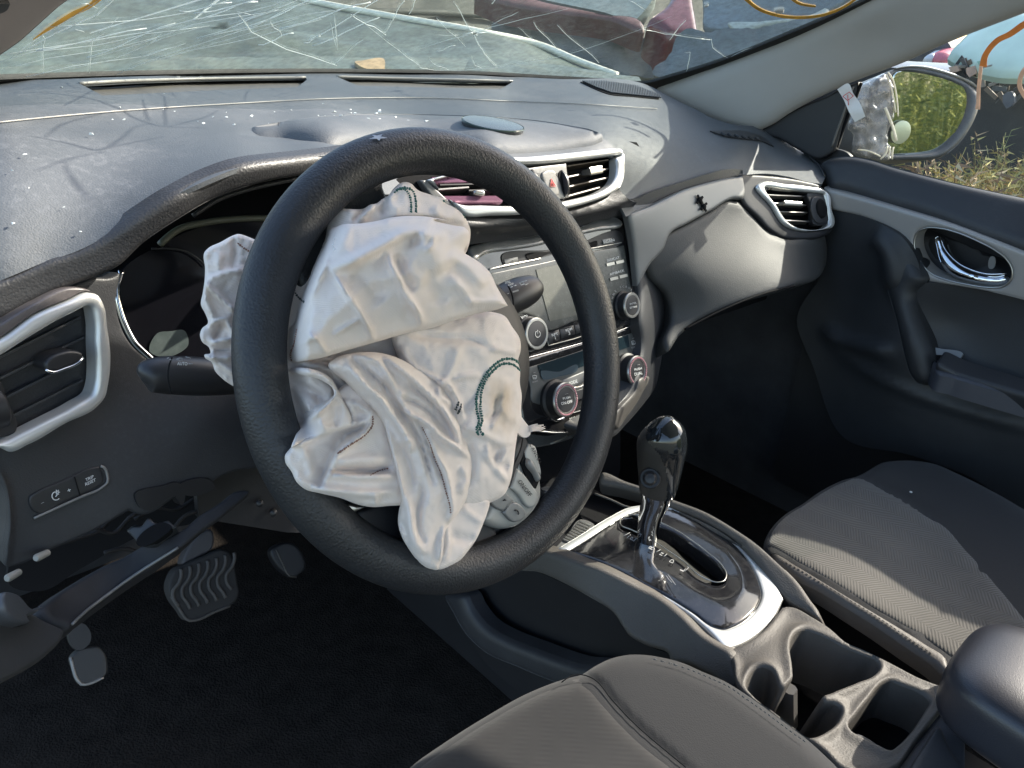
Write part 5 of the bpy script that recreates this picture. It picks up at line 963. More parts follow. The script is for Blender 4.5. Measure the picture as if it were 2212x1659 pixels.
# ================================================================ AIRBAG (one crumpled nylon bag: overlapping folds)
_p = W0.pos(1094, 872)[0]; STAIN = tuple(_p+nrm(CAM-_p)*.042); airbag_details()
ab = thing('airbag', 'deflated white airbag with green stitching spilling out of the steering wheel', 'airbag', tuple(WC))
def C_(F_, pts, w, h, s=0): return crease(fr(F_, pts), w, h, s)
def F_(F_, pts, w, h): return fold(fr(F_, pts), w, h)
def tri(X, sc, seed):
    """faceted, creased cloth undulation: ridged noise"""
    a = np.array([noise.fractal(Vector((p[0]/sc, p[1]/sc*.8, seed*3.1)), .9, 2.1, 3) for p in X])
    return 1-np.abs(a)*2.2
def layer(name, out, lift, fs=(), rnd=16, drop=.012, amp=.0022, sc=55, seed=1, tilt=None, dome=0., domew=90, step=6.5, thick=.012, surf=None, sp=None):
    def h(X, d):
        z = .5*amp*tri(X, sc*1.6, seed)+amp*.32*tri(X, sc*.42, seed+5)
        z = z+dome*np.clip(d/domew, 0, 1)**.8
        if tilt: z = z+(X[:, 0]-tilt[0])*tilt[2]/100+(X[:, 1]-tilt[1])*tilt[3]/100
        for f in fs: z = z+f(X)
        if surf is None and lift > -.02:
            r = np.linalg.norm(W0.pos(X[:, 0], X[:, 1])-WC, axis=1); u = np.clip((r-.134)/.018, 0, 1); u = u*u*(3-2*u)
            u = u*np.clip((760-X[:, 0])/60, 0, 1)*np.clip((960-X[:, 1])/50, 0, 1); z = z*(1-u)+u*(-.012-lift)
        return z
    if surf is None and lift > -.02:
        P_ = np.array([p[:2] for p in out], float); r = np.linalg.norm(W0.pos(P_[:, 0], P_[:, 1])-WC, axis=1)
        v = P_-np.array([915, 790]); v = v/np.linalg.norm(v, axis=1)[:, None]
        P_ = P_+v*np.where((r > .138) & (r < .17) & (P_[:, 0] < 720) & (P_[:, 1] < 930), 14, 0)[:, None]; out = [tuple(a)+tuple(b[2:]) for a, b in zip(P_, out)]
    return relief(name, out, surf or W0, M['cloth'], ab, step=step, h=h, lift=lift, rnd=rnd*.7, drop=drop*.7, ray=True, thick=thick, sp=sp or 5, back=.0001)
# left lobe behind the rim
layer('left_lobe', fr('P', [(105, 640), (130, 615), (240, 560), (350, 502), (385, 490), (470, 510), (560, 545), (700, 560), (800, 800), (800, 1500), (780, 1900), (560, 1900), (400, 1840), (250, 1745), (190, 1680), (165, 1610), (100, 1560), (98, 1542), (150, 1530), (140, 1480), (80, 1430), (60, 1370), (80, 1310), (128, 1270), (105, 1180), (70, 1110), (85, 1000), (100, 900), (105, 800)]), -.045,
      [F_('P', [(90, 905), (200, 840), (330, 800), (460, 785)], 30, .012), C_('P', [(95, 900), (160, 980), (260, 1080), (370, 1165)], 8, .009), C_('P', [(105, 910), (125, 1100), (190, 1240)], 10, .008), C_('P', [(130, 1290), (220, 1240), (350, 1210)], 9, .010), C_('P', [(290, 1240), (340, 1330), (360, 1400)], 9, .010),
       C_('P', [(250, 1260), (220, 1330), (180, 1400)], 12, -.014), C_('P', [(140, 1440), (260, 1420), (360, 1400)], 9, .010), C_('P', [(100, 1545), (200, 1565), (360, 1560)], 8, .010), C_('P', [(150, 1500), (260, 1500), (350, 1480)], 9, -.010), C_('P', [(355, 505), (365, 650), (340, 790)], 10, -.006), C_('P', [(220, 640), (230, 800)], 14, .005),
       C_('E', [(1270, 180), (1400, 290), (1470, 380)], 9, .006), C_('E', [(1290, 640), (1400, 700), (1470, 760)], 10, .008), C_('E', [(1340, 800), (1420, 840), (1470, 920)], 9, .008)], rnd=13, drop=.014, amp=.003, sc=38, seed=2, tilt=(480, 700, .0, 0), sp=4)
# upper back lobe with the green seam
layer('upper_lobe', fr('P', [(760, 1130), (810, 960), (850, 850), (900, 660), (960, 500), (1040, 390), (1190, 300), (1350, 270), (1500, 262), (1540, 235), (1600, 222), (1640, 190), (1700, 155), (1750, 90), (1810, 45), (1850, 35), (1900, 50), (1950, 100), (2080, 150), (2212, 200)])+fr('V', [(250, 600), (350, 660), (440, 745), (475, 810), (497, 870), (497, 940), (485, 1010), (440, 1110), (300, 1000), (0, 950), (-500, 1100), (-1200, 1200)]), .012,
      [C_('P', [(1200, 310), (1180, 420), (1060, 640), (960, 850)], 11, .010), C_('P', [(1130, 330), (1040, 460), (960, 620), (880, 800)], 12, -.012), C_('P', [(1190, 480), (1100, 620), (980, 800)], 12, -.010), C_('P', [(1590, 225), (1520, 300), (1440, 370)], 9, .010), C_('P', [(1690, 160), (1660, 240), (1640, 330)], 11, -.010),
       C_('P', [(1500, 262), (1440, 320), (1390, 390)], 9, -.009), C_('P', [(1750, 120), (1700, 200), (1800, 300)], 20, .006), C_('P', [(2100, 250), (2150, 330)], 14, .005), F_('V', [(470, 815), (200, 760), (0, 740), (-300, 745)], 40, .007), C_('V', [(0, 900), (200, 870), (400, 950), (470, 1060)], 14, .012), C_('P', [(900, 1000), (960, 1100), (990, 1250)], 20, .014), C_('P', [(870, 880), (800, 960)], 14, -.01)], rnd=15, drop=.012, amp=.0028, sc=48, seed=3, dome=.012, sp=4.5)
# right middle lobe with the round seam
R_out = fr('G', [(380, 480), (640, 400), (860, 380), (1000, 360), (1090, 390), (1130, 450), (1180, 530), (1185, 600), (1170, 660), (1182, 730), (1180, 800), (1192, 880), (1188, 960), (1190, 1040), (1170, 1100), (1155, 1190), (1140, 1320), (1125, 1400), (1080, 1500), (1000, 1545), (900, 1575), (800, 1560), (650, 1300), (500, 900), (420, 650)])
layer('right_lobe', R_out, .020,
      [C_('G', [(500, 505), (700, 520), (900, 540), (1000, 590)], 12, -.008), C_('G', [(440, 570), (520, 700), (680, 790), (760, 860)], 11, .010), C_('G', [(680, 820), (720, 790), (760, 860), (800, 940), (830, 1050)], 10, .010), C_('G', [(800, 570), (760, 700), (720, 800)], 16, .005), C_('G', [(760, 780), (860, 760), (940, 750)], 10, .006),
       C_('G', [(1000, 590), (1080, 600), (1160, 620)], 9, .006), C_('G', [(960, 1040), (1010, 1000), (1040, 900), (1070, 880)], 9, -.006), C_('G', [(1100, 780), (1080, 960), (1120, 1040)], 16, .006), C_('G', [(1000, 1100), (1040, 1020), (1090, 960)], 9, .006), C_('G', [(870, 980), (930, 900)], 9, .006),
       F_('G', [(1160, 1180), (1060, 1190), (980, 1150), (820, 1080)], 40, .012), C_('G', [(980, 1170), (985, 1260), (1040, 1340), (1110, 1420)], 11, .009), C_('G', [(1060, 1210), (1020, 1290), (1110, 1330)], 18, -.008), C_('G', [(1150, 1200), (1080, 1240), (1060, 1330)], 10, .006), C_('G', [(850, 1150), (880, 1300), (860, 1450)], 18, -.008)],
      rnd=16, drop=.014, amp=.003, sc=42, seed=4, dome=.020, domew=70, sp=4.5)
# torn tab with frayed end
layer('torn_tab', fr('G', [(1150, 1050), (1185, 1010), (1210, 1040), (1240, 1072), (1262, 1078, 1), (1268, 1062, 1), (1280, 1074, 1), (1315, 1078, 1), (1343, 1070, 1), (1318, 1086, 1), (1290, 1092, 1), (1270, 1100, 1), (1252, 1098), (1245, 1125), (1210, 1145), (1185, 1135)]), .005, [], rnd=3, drop=.002, amp=.001, sc=20, thick=.0015, step=4, sp=4)
for i in range(7):
    y = 1066+i*6; line('frayed_thread', fr('G', [(1240, y+4), (1268+i*4, y-4), (1290+((i*37) % 50), y-8+((i*13) % 12))]), wplane(.005), .0004, M['cloth'], ab, sp=6)
layer('under_fold', [(604, 664), (625, 600), (640, 530), (690, 470), (800, 470), (950, 560), (1060, 700), (1100, 850), (1080, 1000), (1000, 1060), (760, 1060), (690, 1060), (640, 1010), (612, 940), (604, 850)], .002, [C_('P', [(760, 1130), (850, 1050), (960, 1200)], 16, .012), C_('P', [(760, 1330), (850, 1240), (930, 1190)], 14, -.012), C_('Q', [(80, 60), (250, 60), (420, 90), (560, 160)], 14, .012), C_('Q', [(440, 100), (560, 220), (640, 320)], 16, .010)], rnd=14, drop=.010, seed=14, step=8)
# bottom tip behind
layer('lower_tip', fr('Q', [(1200, 1150), (1400, 1060), (1600, 1060), (1580, 1150), (1550, 1230), (1500, 1340), (1450, 1410), (1380, 1490), (1330, 1520), (1230, 1557), (1150, 1545), (1080, 1490), (1100, 1300)]), .024,
      [C_('Q', [(1280, 1220), (1300, 1350), (1260, 1500)], 12, .006), C_('Q', [(1300, 1300), (1400, 1330), (1500, 1330)], 20, -.005), C_('Q', [(1400, 1100), (1500, 1180), (1560, 1210)], 12, .004)], rnd=14, drop=.010, amp=.002, seed=6, sc=40)
# lower left body of the bag
layer('lower_fold', fr('Q', [(230, 470), (190, 600), (160, 660), (112, 730), (118, 780), (160, 840), (200, 920), (260, 970), (370, 1000), (520, 1035), (640, 1080), (750, 1100), (860, 1092), (1000, 1075), (1100, 1000), (1050, 600), (900, 300), (700, 180), (560, 200), (450, 300)]), .028,
      [F_('Q', [(760, 440), (700, 520), (560, 600), (480, 720), (430, 830), (375, 960)], 60, -.020), C_('Q', [(160, 660), (300, 600), (450, 530), (600, 500), (700, 470), (755, 420)], 14, .016), C_('Q', [(745, 425), (700, 540), (600, 630), (490, 720), (430, 850), (375, 960)], 9, .012, 1), C_('Q', [(430, 835), (600, 830), (760, 830), (900, 800)], 12, -.014), C_('Q', [(430, 860), (600, 880), (760, 880), (920, 880)], 11, .012),
       C_('Q', [(460, 780), (640, 760), (860, 740)], 22, .006), C_('Q', [(560, 860), (640, 850), (760, 850), (880, 830)], 7, -.008), C_('Q', [(300, 960), (400, 970), (560, 990), (750, 1000), (940, 980)], 16, .010), C_('Q', [(760, 1000), (770, 1090)], 10, .006), C_('Q', [(220, 640), (280, 760), (320, 900)], 20, .006), C_('Q', [(550, 310), (600, 400), (605, 500)], 10, .010), C_('Q', [(600, 330), (700, 400), (750, 430)], 10, .008)],
      rnd=15, drop=.013, amp=.0026, sc=50, seed=7, dome=.012, domew=80)
# loop of cloth at left: inner part then rolled band
layer('loop_inner', fr('Q', [(80, 170), (120, 120), (300, 110), (450, 200), (470, 330), (350, 430), (300, 470), (240, 495), (180, 450), (120, 390), (90, 280), (95, 220)]), .016,
      [C_('Q', [(90, 200), (180, 260), (260, 350), (310, 420)], 13, .012), C_('Q', [(150, 180), (300, 260), (400, 330)], 18, -.012), C_('Q', [(100, 270), (180, 330), (240, 430)], 12, -.006)], rnd=11, drop=.010, amp=.002, seed=8, sc=30, step=5.5)
layer('loop_band', fr('Q', [(75, 170), (95, 130), (105, 90), (200, 86), (300, 95), (400, 130), (460, 180), (495, 240), (540, 330), (590, 430), (605, 505), (500, 545), (400, 580), (250, 620), (160, 670), (190, 580), (250, 490), (340, 400), (430, 330), (470, 290), (460, 240), (400, 190), (280, 150), (150, 140)]), .044,
      [C_('Q', [(110, 110), (300, 120), (420, 170), (480, 250)], 14, .008), C_('Q', [(495, 250), (440, 340), (330, 440), (230, 540), (170, 640)], 9, .010, 1), C_('Q', [(490, 330), (480, 430), (470, 520)], 20, -.006), C_('Q', [(360, 480), (420, 540)], 10, .004)], rnd=13, drop=.013, amp=.0018, seed=9, sc=45, step=5.5)
# hanging centre drape
layer('centre_drape', fr('Q', [(430, 60), (500, 10), (620, -20), (800, -20), (940, 20), (1040, 70), (1240, 205), (1330, 330), (1390, 480), (1440, 640), (1475, 745), (1480, 820), (1465, 920), (1430, 1050), (1385, 1130), (1320, 1215), (1285, 1260), (1270, 1400), (1250, 1500), (1225, 1556), (1150, 1540), (1070, 1480), (1010, 1400), (960, 1310), (935, 1220), (940, 1130), (955, 1060), (935, 940), (905, 800), (870, 640), (830, 510), (760, 410), (660, 300), (560, 200)]), .040,
      [C_('Q', [(560, 60), (700, 220), (820, 330), (900, 450), (980, 560), (1050, 700)], 15, .014), C_('Q', [(590, 0), (700, 100), (840, 230), (930, 370), (1030, 510), (1100, 640), (1150, 800), (1200, 950)], 9, -.014, 1), C_('Q', [(650, 0), (800, 60), (850, 130), (960, 300), (980, 380)], 11, .013), C_('Q', [(860, 130), (920, 210), (960, 300), (1080, 350), (1180, 420), (1300, 560)], 9, -.012, 1), C_('Q', [(830, 0), (960, 100), (1100, 220), (1250, 380), (1340, 520), (1400, 660)], 12, .014),
       C_('Q', [(970, 380), (1050, 440), (1130, 480), (1250, 590), (1380, 680), (1470, 750)], 10, .013), C_('Q', [(1040, 420), (1120, 560), (1170, 700), (1240, 860), (1290, 980)], 9, -.010, 1), C_('Q', [(1100, 500), (1180, 640), (1240, 760), (1300, 900), (1320, 1010), (1330, 1130), (1300, 1220)], 10, .009), C_('Q', [(1010, 200), (1150, 320), (1250, 430), (1330, 600)], 9, -.009, 1), C_('Q', [(830, 480), (870, 620), (920, 800), (960, 960), (980, 1100)], 14, .010),
       C_('Q', [(940, 620), (1000, 740), (1040, 880), (1050, 1000)], 13, -.007), C_('Q', [(1090, 880), (1110, 1000), (1080, 1150), (1100, 1300), (1130, 1360)], 12, -.008), C_('Q', [(1000, 1000), (1020, 1150), (1060, 1350), (1130, 1450)], 16, .009), C_('Q', [(1280, 1230), (1250, 1350), (1240, 1500)], 10, .010), C_('Q', [(1400, 800), (1430, 900), (1380, 1000)], 14, .006), C_('Q', [(940, 1180), (980, 1260), (1010, 1380)], 10, -.006),
       C_('Q', [(940, 650), (1040, 600), (1010, 720)], 8, .004), C_('Q', [(1240, 210), (1230, 280), (1340, 350)], 11, .006)],
      rnd=16, drop=.015, amp=.0026, sc=36, seed=10, dome=.014, domew=60, tilt=(850, 900, 0, -.004), step=5.5)
# big upper panel lying over everything
layer('main_panel', fr('P', [(1180, 480), (1240, 430), (1290, 410), (1430, 400), (1600, 375), (1730, 345), (1850, 332), (2000, 335), (2212, 372)])+fr('V', [(150, 780), (330, 830), (450, 855), (480, 890), (470, 990), (440, 1090)])+fr('G', [(880, 20), (940, 60), (990, 110), (1040, 210), (1080, 280), (1106, 322, 1), (1040, 345), (930, 368), (800, 405), (650, 455), (500, 490), (380, 520), (260, 555), (100, 600), (0, 630)])+fr('P', [(1290, 1512), (1150, 1560), (1000, 1590), (860, 1618), (760, 1622), (735, 1560), (735, 1400), (750, 1340), (840, 1310), (925, 1290), (960, 1180), (1000, 1060), (1060, 900), (1120, 740), (1170, 620), (1190, 530)]), .052,
      [C_('P', [(1180, 800), (1400, 720), (1550, 640), (1700, 560), (1850, 480), (2000, 480), (2212, 520)], 22, .013), C_('P', [(1700, 620), (1720, 760), (1800, 900), (1860, 1050), (1960, 1180), (2000, 1290)], 14, .009), C_('P', [(1240, 880), (1330, 1000), (1450, 1190), (1530, 1300), (1580, 1430)], 9, .008), C_('P', [(1220, 1370), (1350, 1290), (1470, 1220)], 8, .005), C_('P', [(1190, 500), (1160, 700), (1060, 950), (980, 1150), (920, 1330), (860, 1550)], 12, .012),
       C_('P', [(1780, 660), (1830, 850), (1900, 1000)], 26, -.010), C_('P', [(1400, 760), (1500, 900), (1650, 1080)], 45, -.008), C_('P', [(1950, 520), (2100, 640), (2212, 800)], 50, .012), C_('P', [(1880, 560), (1950, 560), (1930, 480)], 14, -.006), C_('P', [(2100, 500), (2080, 600), (2010, 640)], 9, .006), C_('P', [(2000, 900), (2100, 950), (2150, 1100)], 40, -.006),
       C_('P', [(990, 1340), (1100, 1440), (1170, 1540)], 10, .006), C_('P', [(920, 1470), (1040, 1400), (1120, 1390)], 10, .004), C_('P', [(760, 1345), (850, 1330), (920, 1290)], 9, -.006), C_('G', [(370, 0), (400, 120), (480, 240), (560, 400), (580, 450)], 12, .006), C_('G', [(0, 90), (120, 260), (230, 460), (260, 540)], 10, .006), C_('G', [(740, 130), (830, 230), (900, 330)], 14, .006), C_('G', [(850, 300), (960, 300), (1080, 290)], 12, .005),
       C_('G', [(740, 0), (860, 80), (960, 200)], 24, .008)],
      rnd=17, drop=.016, amp=.0022, sc=70, seed=11, dome=.028, domew=150, tilt=(800, 700, .002, .002), step=6, sp=5)
# seams: stitched lines lying on the folds (found by ray casting onto the cloth)
dg = bpy.context.evaluated_depsgraph_get(); dg.update()
def on_cloth(c, lift=.0006):
    out = []
    for p in c:
        d = dirs(p[0], p[1]); d = d/np.linalg.norm(d); best = None
        for o in ab.children:
            if o.type != 'MESH' or 'stitch' in o.name: continue
            l = wloc(o); ok, loc, n2, _ = o.ray_cast(Vector(CAM)-l, Vector(d))
            if ok:
                w_ = np.array(loc+l); t = np.linalg.norm(w_-CAM)
                if best is None or t < best[0]: best = (t, w_, np.array(n2))
        if best is not None: out.append(best[1]-d*lift)
    return out
def stitches(k, pts, mat, r=.0009, gap=5.5):
    c = crv(fr(k, pts), False, 2.6); P = on_cloth(c); q = MB()
    n_ = max(2, int(round(gap/2.6))); cnt = 0
    for i in range(0, len(P)-n_, n_):
        seg = P[i:i+n_]
        if np.linalg.norm(seg[-1]-seg[0]) < .02: q.tube(seg, r*(1.25 if cnt % 2 else .9), 5); cnt += 1
    if cnt: tag(q.build('stitching', mat, ab, True, False), kind='stuff')
stitches('P', [(1755, 130), (1790, 100), (1840, 98), (1880, 140), (1900, 230), (1898, 320)], M['stitch_g']); stitches('P', [(1780, 100), (1850, 85), (1910, 110), (1940, 200), (1942, 320)], M['stitch_g'])
stitches('V', [(235, 590), (330, 640), (420, 720), (455, 780)], M['stitch_g'])
stitches('G', [(1185, 700), (1150, 660), (1080, 655), (1010, 700), (950, 780), (915, 870), (910, 960), (925, 1050), (910, 1090), (925, 1130)], M['stitch_g'], .0011); stitches('G', [(1185, 730), (1140, 690), (1070, 685), (1010, 730), (955, 810), (938, 880), (935, 960), (945, 1040), (930, 1090), (955, 1130)], M['stitch_g'], .0011)
stitches('G', [(800, 920), (790, 950), (770, 985)], M['stitch_d']); stitches('G', [(815, 935), (805, 975), (785, 1005)], M['stitch_d'])
stitches('P', [(870, 960), (900, 1020), (950, 1070), (990, 1095)], M['stitch_d'], .0007); stitches('P', [(390, 570), (440, 610), (505, 650)], M['stitch_b'], .0006); stitches('P', [(905, 1320), (880, 1450), (850, 1540), (860, 1600)], M['stitch_b'], .0006)
stitches('Q', [(750, 440), (750, 500), (700, 570), (600, 640), (490, 715)], M['stitch_b'], .0007); stitches('Q', [(1110, 520), (1160, 620), (1200, 740), (1250, 860), (1280, 980), (1310, 1080), (1320, 1160)], M['stitch_b'], .0006); stitches('Q', [(735, 870), (800, 835), (880, 815)], M['stitch_b'], .0005)
stitches('P', [(1240, 520), (1220, 600), (1245, 650)], M['tagw'], .0005)
# ================================================================ CENTRE CONSOLE
cn = thing('centre_console', 'grained centre console with gloss black gear panel, cup holders and armrest', 'console', (0, -.1, -.64))
CP = Surf([(1180, 1200, 'Z', -.375), (1300, 1040, 'Z', -.375), (1600, 1450, 'Z', -.375), (1500, 1110, 'Z', -.375), (1760, 1320, 'Z', -.378), (1950, 1430, 'Z', -.372), (1812, 1659, 'Z', -.372), (1400, 1330, 'Z', -.375), (2050, 1500, 'Z', -.37)])
CPl = Surf(plane=((0, 0, -.395), (0, 0, 1)))
tub = MB(); tub.box((0, -.30, -.59), np.eye(3), (.095, .20, .115)); tub.box((0, .20, -.565), np.eye(3), (.10, .30, .145)); tub.build('tunnel', M['black'], cn)
# driver side rail, rolling over from the top to the flank
RLs = Surf([(1180, 1200, 'Z', -.375), (1400, 1295, 'Z', -.372), (1530, 1400, 'Z', -.372), (1600, 1462, 'Z', -.374), (1640, 1540, 'Z', -.374), (1150, 1240, 'X', -.128), (1355, 1371, 'X', -.130), (1300, 1320, 'X', -.130), (1500, 1470, 'X', -.130), (1600, 1560, 'X', -.130), (1260, 1262, 'Z', -.380)])
relief('driver_rail', fr('N', [(1150, 330), (1280, 300), (1380, 325), (1500, 365), (1700, 425), (1900, 520), (2080, 620), (2180, 700)])+fr('O', [(200, 820), (300, 890), (375, 940), (400, 1030), (415, 1160), (380, 1170), (250, 1080), (100, 1010), (0, 990)])+fr('N', [(2100, 960), (1950, 890), (1860, 840), (1750, 690), (1600, 600), (1450, 520), (1290, 450), (1150, 420)]), RLs, M['console'], cn, step=10, rnd=12, drop=.006, thick=.02)
relief('flank', fr('N', [(1150, 400), (1290, 440), (1450, 510), (1600, 590), (1750, 680), (1860, 830), (1980, 900), (2212, 980, 1), (2300, 1300, 1), (1500, 1400, 1), (900, 900), (820, 600), (1000, 450)]), Surf([(1150, 1240, 'X', -.122), (1400, 1400, 'X', -.122), (1100, 1500, 'X', -.13), (1000, 1250, 'X', -.12)]), M['black'], cn, step=16, thick=.02)
# side of the stack running down to the floor as a pale edge
relief('foot_well_trim', fr('N', [(690, 590), (810, 590), (860, 680), (950, 790), (1080, 870), (1250, 940), (1500, 1030), (1700, 1080), (1690, 1200), (1400, 1150), (1150, 1050), (950, 960), (830, 850), (740, 700)]), Surf([(970, 1290, 'X', -.16), (1000, 1380, 'X', -.17), (1150, 1420, 'X', -.17), (1300, 1470, 'X', -.17), (940, 1300, 'X', -.155)]), M['dash2'], cn, step=10, rnd=16, drop=.012, thick=.02)
# passenger side rail
RR = Surf([(1290, 1030, 'Z', -.365), (1440, 1075, 'Z', -.362), (1600, 1160, 'Z', -.360), (1700, 1240, 'Z', -.362), (1765, 1330, 'Z', -.368), (1310, 1052, 'Z', -.372), (1640, 1240, 'Z', -.374), (1740, 1330, 'Z', -.374)])
relief('passenger_rail', fr('S', [(470, 575), (700, 640), (820, 680), (1090, 790), (1400, 910), (1640, 1050), (1830, 1180), (2000, 1330), (2190, 1520)])+fr('O', [(875, 600), (930, 680), (937, 720), (900, 715), (860, 690), (720, 600), (560, 400), (400, 230), (200, 110), (0, 30)])+fr('S', [(1700, 1190), (1500, 1060), (1250, 930), (1080, 870), (820, 745), (650, 700), (460, 640)]), RR, M['console'], cn, step=9, rnd=11, drop=.007, thick=.03)
relief('side_channel', fr('O', [(0, 40), (200, 120), (400, 240), (550, 400), (710, 605), (860, 700), (935, 735), (900, 660), (700, 560), (560, 360), (380, 190), (180, 60)]), Surf(plane=((0, 0, -.39), (0, 0, 1))), M['black'], cn, step=10, thick=.01)
# silver bezel and gloss gear panel
bez_o = fr('S', [(100, 1250, 1), (300, 1130), (550, 975), (740, 885), (880, 868), (1040, 872), (1250, 938), (1500, 1078), (1700, 1212), (1880, 1400)])+fr('O', [(655, 510), (712, 615, 1), (660, 720), (560, 830), (450, 900), (350, 932, 1), (260, 830), (150, 730), (0, 628)])+fr('S', [(900, 1610), (700, 1500), (500, 1405), (330, 1340), (200, 1300)])
bez_i = fr('S', [(175, 1283, 1), (350, 1175), (560, 1040), (760, 935), (900, 905), (1040, 905), (1230, 965), (1460, 1100), (1660, 1240), (1800, 1430)])+fr('O', [(568, 540), (578, 595), (550, 670), (480, 745), (400, 790), (340, 808), (280, 795), (150, 705), (0, 610)])+fr('S', [(880, 1585), (680, 1475), (480, 1380), (340, 1330)])
bz = relief('silver_bezel', bez_o, CP, M['silver'], cn, holes=[bez_i], step=8, lift=.004, rnd=7, drop=.003, thick=.006, sp=5)
slot = fr('S', [(640, 1065), (645, 1020), (690, 990), (760, 982), (850, 1000), (1000, 1060), (1130, 1125), (1250, 1205), (1400, 1320), (1520, 1430), (1560, 1510), (1545, 1560), (1480, 1578), (1400, 1555), (1320, 1515), (1200, 1405), (1030, 1285), (900, 1195), (740, 1120)])
GPs = CP
def gph(X, d):
    a = np.array(f1('O', 450, 780)); b = np.array(f1('S', 600, 1150)); u = (a-b)/np.linalg.norm(a-b); s = (X-b)@u; L = np.linalg.norm(a-b)
    return .005*np.clip(d/40, 0, 1)*np.clip((s/L)*1.5, 0, 1)
gp = relief('gear_panel', bez_i, CP, mk('dusty_piano_black', (.012, .012, .014), .10, dust=.14, dcol=(.28, .28, .26), dscale=160, coat=.4), cn, holes=[slot], step=7, lift=.004, h=gph, rnd=5, drop=.003, thick=.02, sp=5)
line('slot_rim', slot, CP, .0008, M['nickel'], gp, lift=.0085, closed=True, sp=5)
relief('slot_floor', [(p[0], p[1]) for p in slot], Surf(plane=((0, 0, -.40), (0, 0, 1))), M['deep'], gp, step=12, thick=.002)
relief('gate_strip', fr('S', [(960, 1165), (1100, 1230), (1200, 1330), (1330, 1440), (1440, 1530), (1390, 1540), (1200, 1400), (1050, 1290), (930, 1200)]), Surf(plane=((0, 0, -.378), (0, 0, 1))), mk('ribbed_gate_strip', (.06, .056, .046), .4, metal=.4, var=.3, vscale=200), gp, step=7, thick=.004)
PT = Surf(plane=((0, 0, -.3625), (0, 0, 1)))
PT = Surf([(1400, 1270, 'Z', -.3645), (1460, 1310, 'Z', -.3640), (1570, 1380, 'Z', -.3690), (1350, 1200, 'Z', -.368)])
for ch, x, y, s in (('P', 742, 1190, 8), ('R', 908, 1268, 9.5), ('N', 998, 1322, 7.5), ('D', 1088, 1385, 9), ('L', 1180, 1460, 9)):
    text(ch, *f1('S', x, y), (.60, -.80), s, PT, M['grey_print'], gp, lift=.0065, ey=(-.88, -.42), wd=s*.95)
strokes('gate_marks', [fr('S', s) for s in ([(695, 1185), (725, 1160)], [(750, 1215), (778, 1188)], [(950, 1310), (985, 1290)], [(1015, 1350), (1042, 1328)], [(1195, 1480), (1230, 1445), (1215, 1435)], [(665, 1170), (720, 1140)], [(1035, 1520), (1060, 1555), (1085, 1580)], [(1050, 1510), (1100, 1580), (1115, 1600)])], PT, .0005, M['grey_print'], gp, lift=.0075)
# open tray ahead of the gear lever
relief('front_tray', fr('S', [(430, 755), (560, 810), (720, 880), (650, 930), (400, 1010), (300, 960), (330, 850)]), Surf(plane=((0, 0, -.40), (0, 0, 1))), M['deep'], cn, step=12, thick=.01)
line('tray_edge', fr('S', [(425, 760), (560, 812), (725, 880), (800, 885)]), CP, .0016, M['console'], cn)
relief('ribbed_mat', fr('S', [(300, 985), (420, 1030), (230, 1150), (120, 1230), (90, 1240), (180, 1130)]), Surf(plane=((0, 0, -.385), (0, 0, 1))), M['buttonL'], cn, step=8, thick=.004)
q = MB()
for i in range(7):
    for j in range(9):
        x, y = f1('S', 300-j*18+i*13, 1000+j*20+i*6); P_ = pt(x, y, Z=-.3835); q.lathe([(.0022, 0), (.0018, .0012), (.0002, .0016)], P_, (0, 0, 1), 6)
tag(q.build('mat_stud', M['nickel'], cn), kind='stuff')
# cup holder surround
cup_o = fr('O', [(365, 938, 1), (480, 890), (600, 800), (690, 690), (708, 668, 1), (740, 662), (905, 732), (1012, 803), (1100, 880), (1215, 932), (1328, 985), (1425, 1035), (1550, 1100), (1720, 1165, 1), (1700, 1300, 1), (1540, 1500), (1420, 1659), (1060, 1665), (960, 1565), (840, 1475), (700, 1385), (560, 1275), (440, 1175), (412, 1120), (400, 1020)])
cup_h = fr('O', [(482, 1150), (500, 1090), (545, 1042), (600, 1036), (645, 1062), (668, 1110), (690, 1160), (712, 1168), (745, 1140), (768, 1112), (770, 1060), (764, 1000), (754, 930), (762, 870), (790, 825), (835, 803), (910, 822), (1000, 862), (1080, 905), (1200, 955), (1295, 1000), (1312, 1040), (1280, 1085), (1180, 1130), (1020, 1195), (955, 1228), (960, 1245), (1030, 1262), (1072, 1300), (1055, 1370), (985, 1438), (870, 1475), (790, 1420), (650, 1310), (530, 1220)])
tray_h = fr('O', [(1118, 1405), (1160, 1340), (1240, 1240), (1330, 1140), (1365, 1125), (1450, 1150), (1600, 1225), (1625, 1255), (1600, 1300), (1420, 1530), (1390, 1552), (1300, 1520), (1190, 1465), (1135, 1432)])
CUPS = Surf([(p[0], p[1], 'Z', -.374) for p in (f1('O', 365, 938), f1('O', 700, 670), f1('O', 1700, 1200), f1('O', 1060, 1665))]+[(f1('O', 620, 950)[0], f1('O', 620, 950)[1], 'Z', -.362), (f1('O', 1100, 1400)[0], f1('O', 1100, 1400)[1], 'Z', -.374)])
cu = relief('cup_holder', cup_o, CUPS, M['console'], cn, holes=[cup_h, tray_h], step=8, rnd=8, drop=.003, thick=.075, sp=5, h=lambda X, d: .004*np.exp(-((d-6)/10)**2))
q = MB(); q.box((-.01, -.235, -.462), np.eye(3), (.1, .11, .004)); q.build('holder_floor', M['deep'], cn)
dv = MB(); a = pt(*f1('O', 730, 1150), Z=-.385); b = pt(*f1('O', 735, 1380), Z=-.455); dv.beam(a, b, (0, 1, 0), .012, .0065); dv.build('divider_post', mk('grey_divider', (.13, .125, .12), .5), cn)
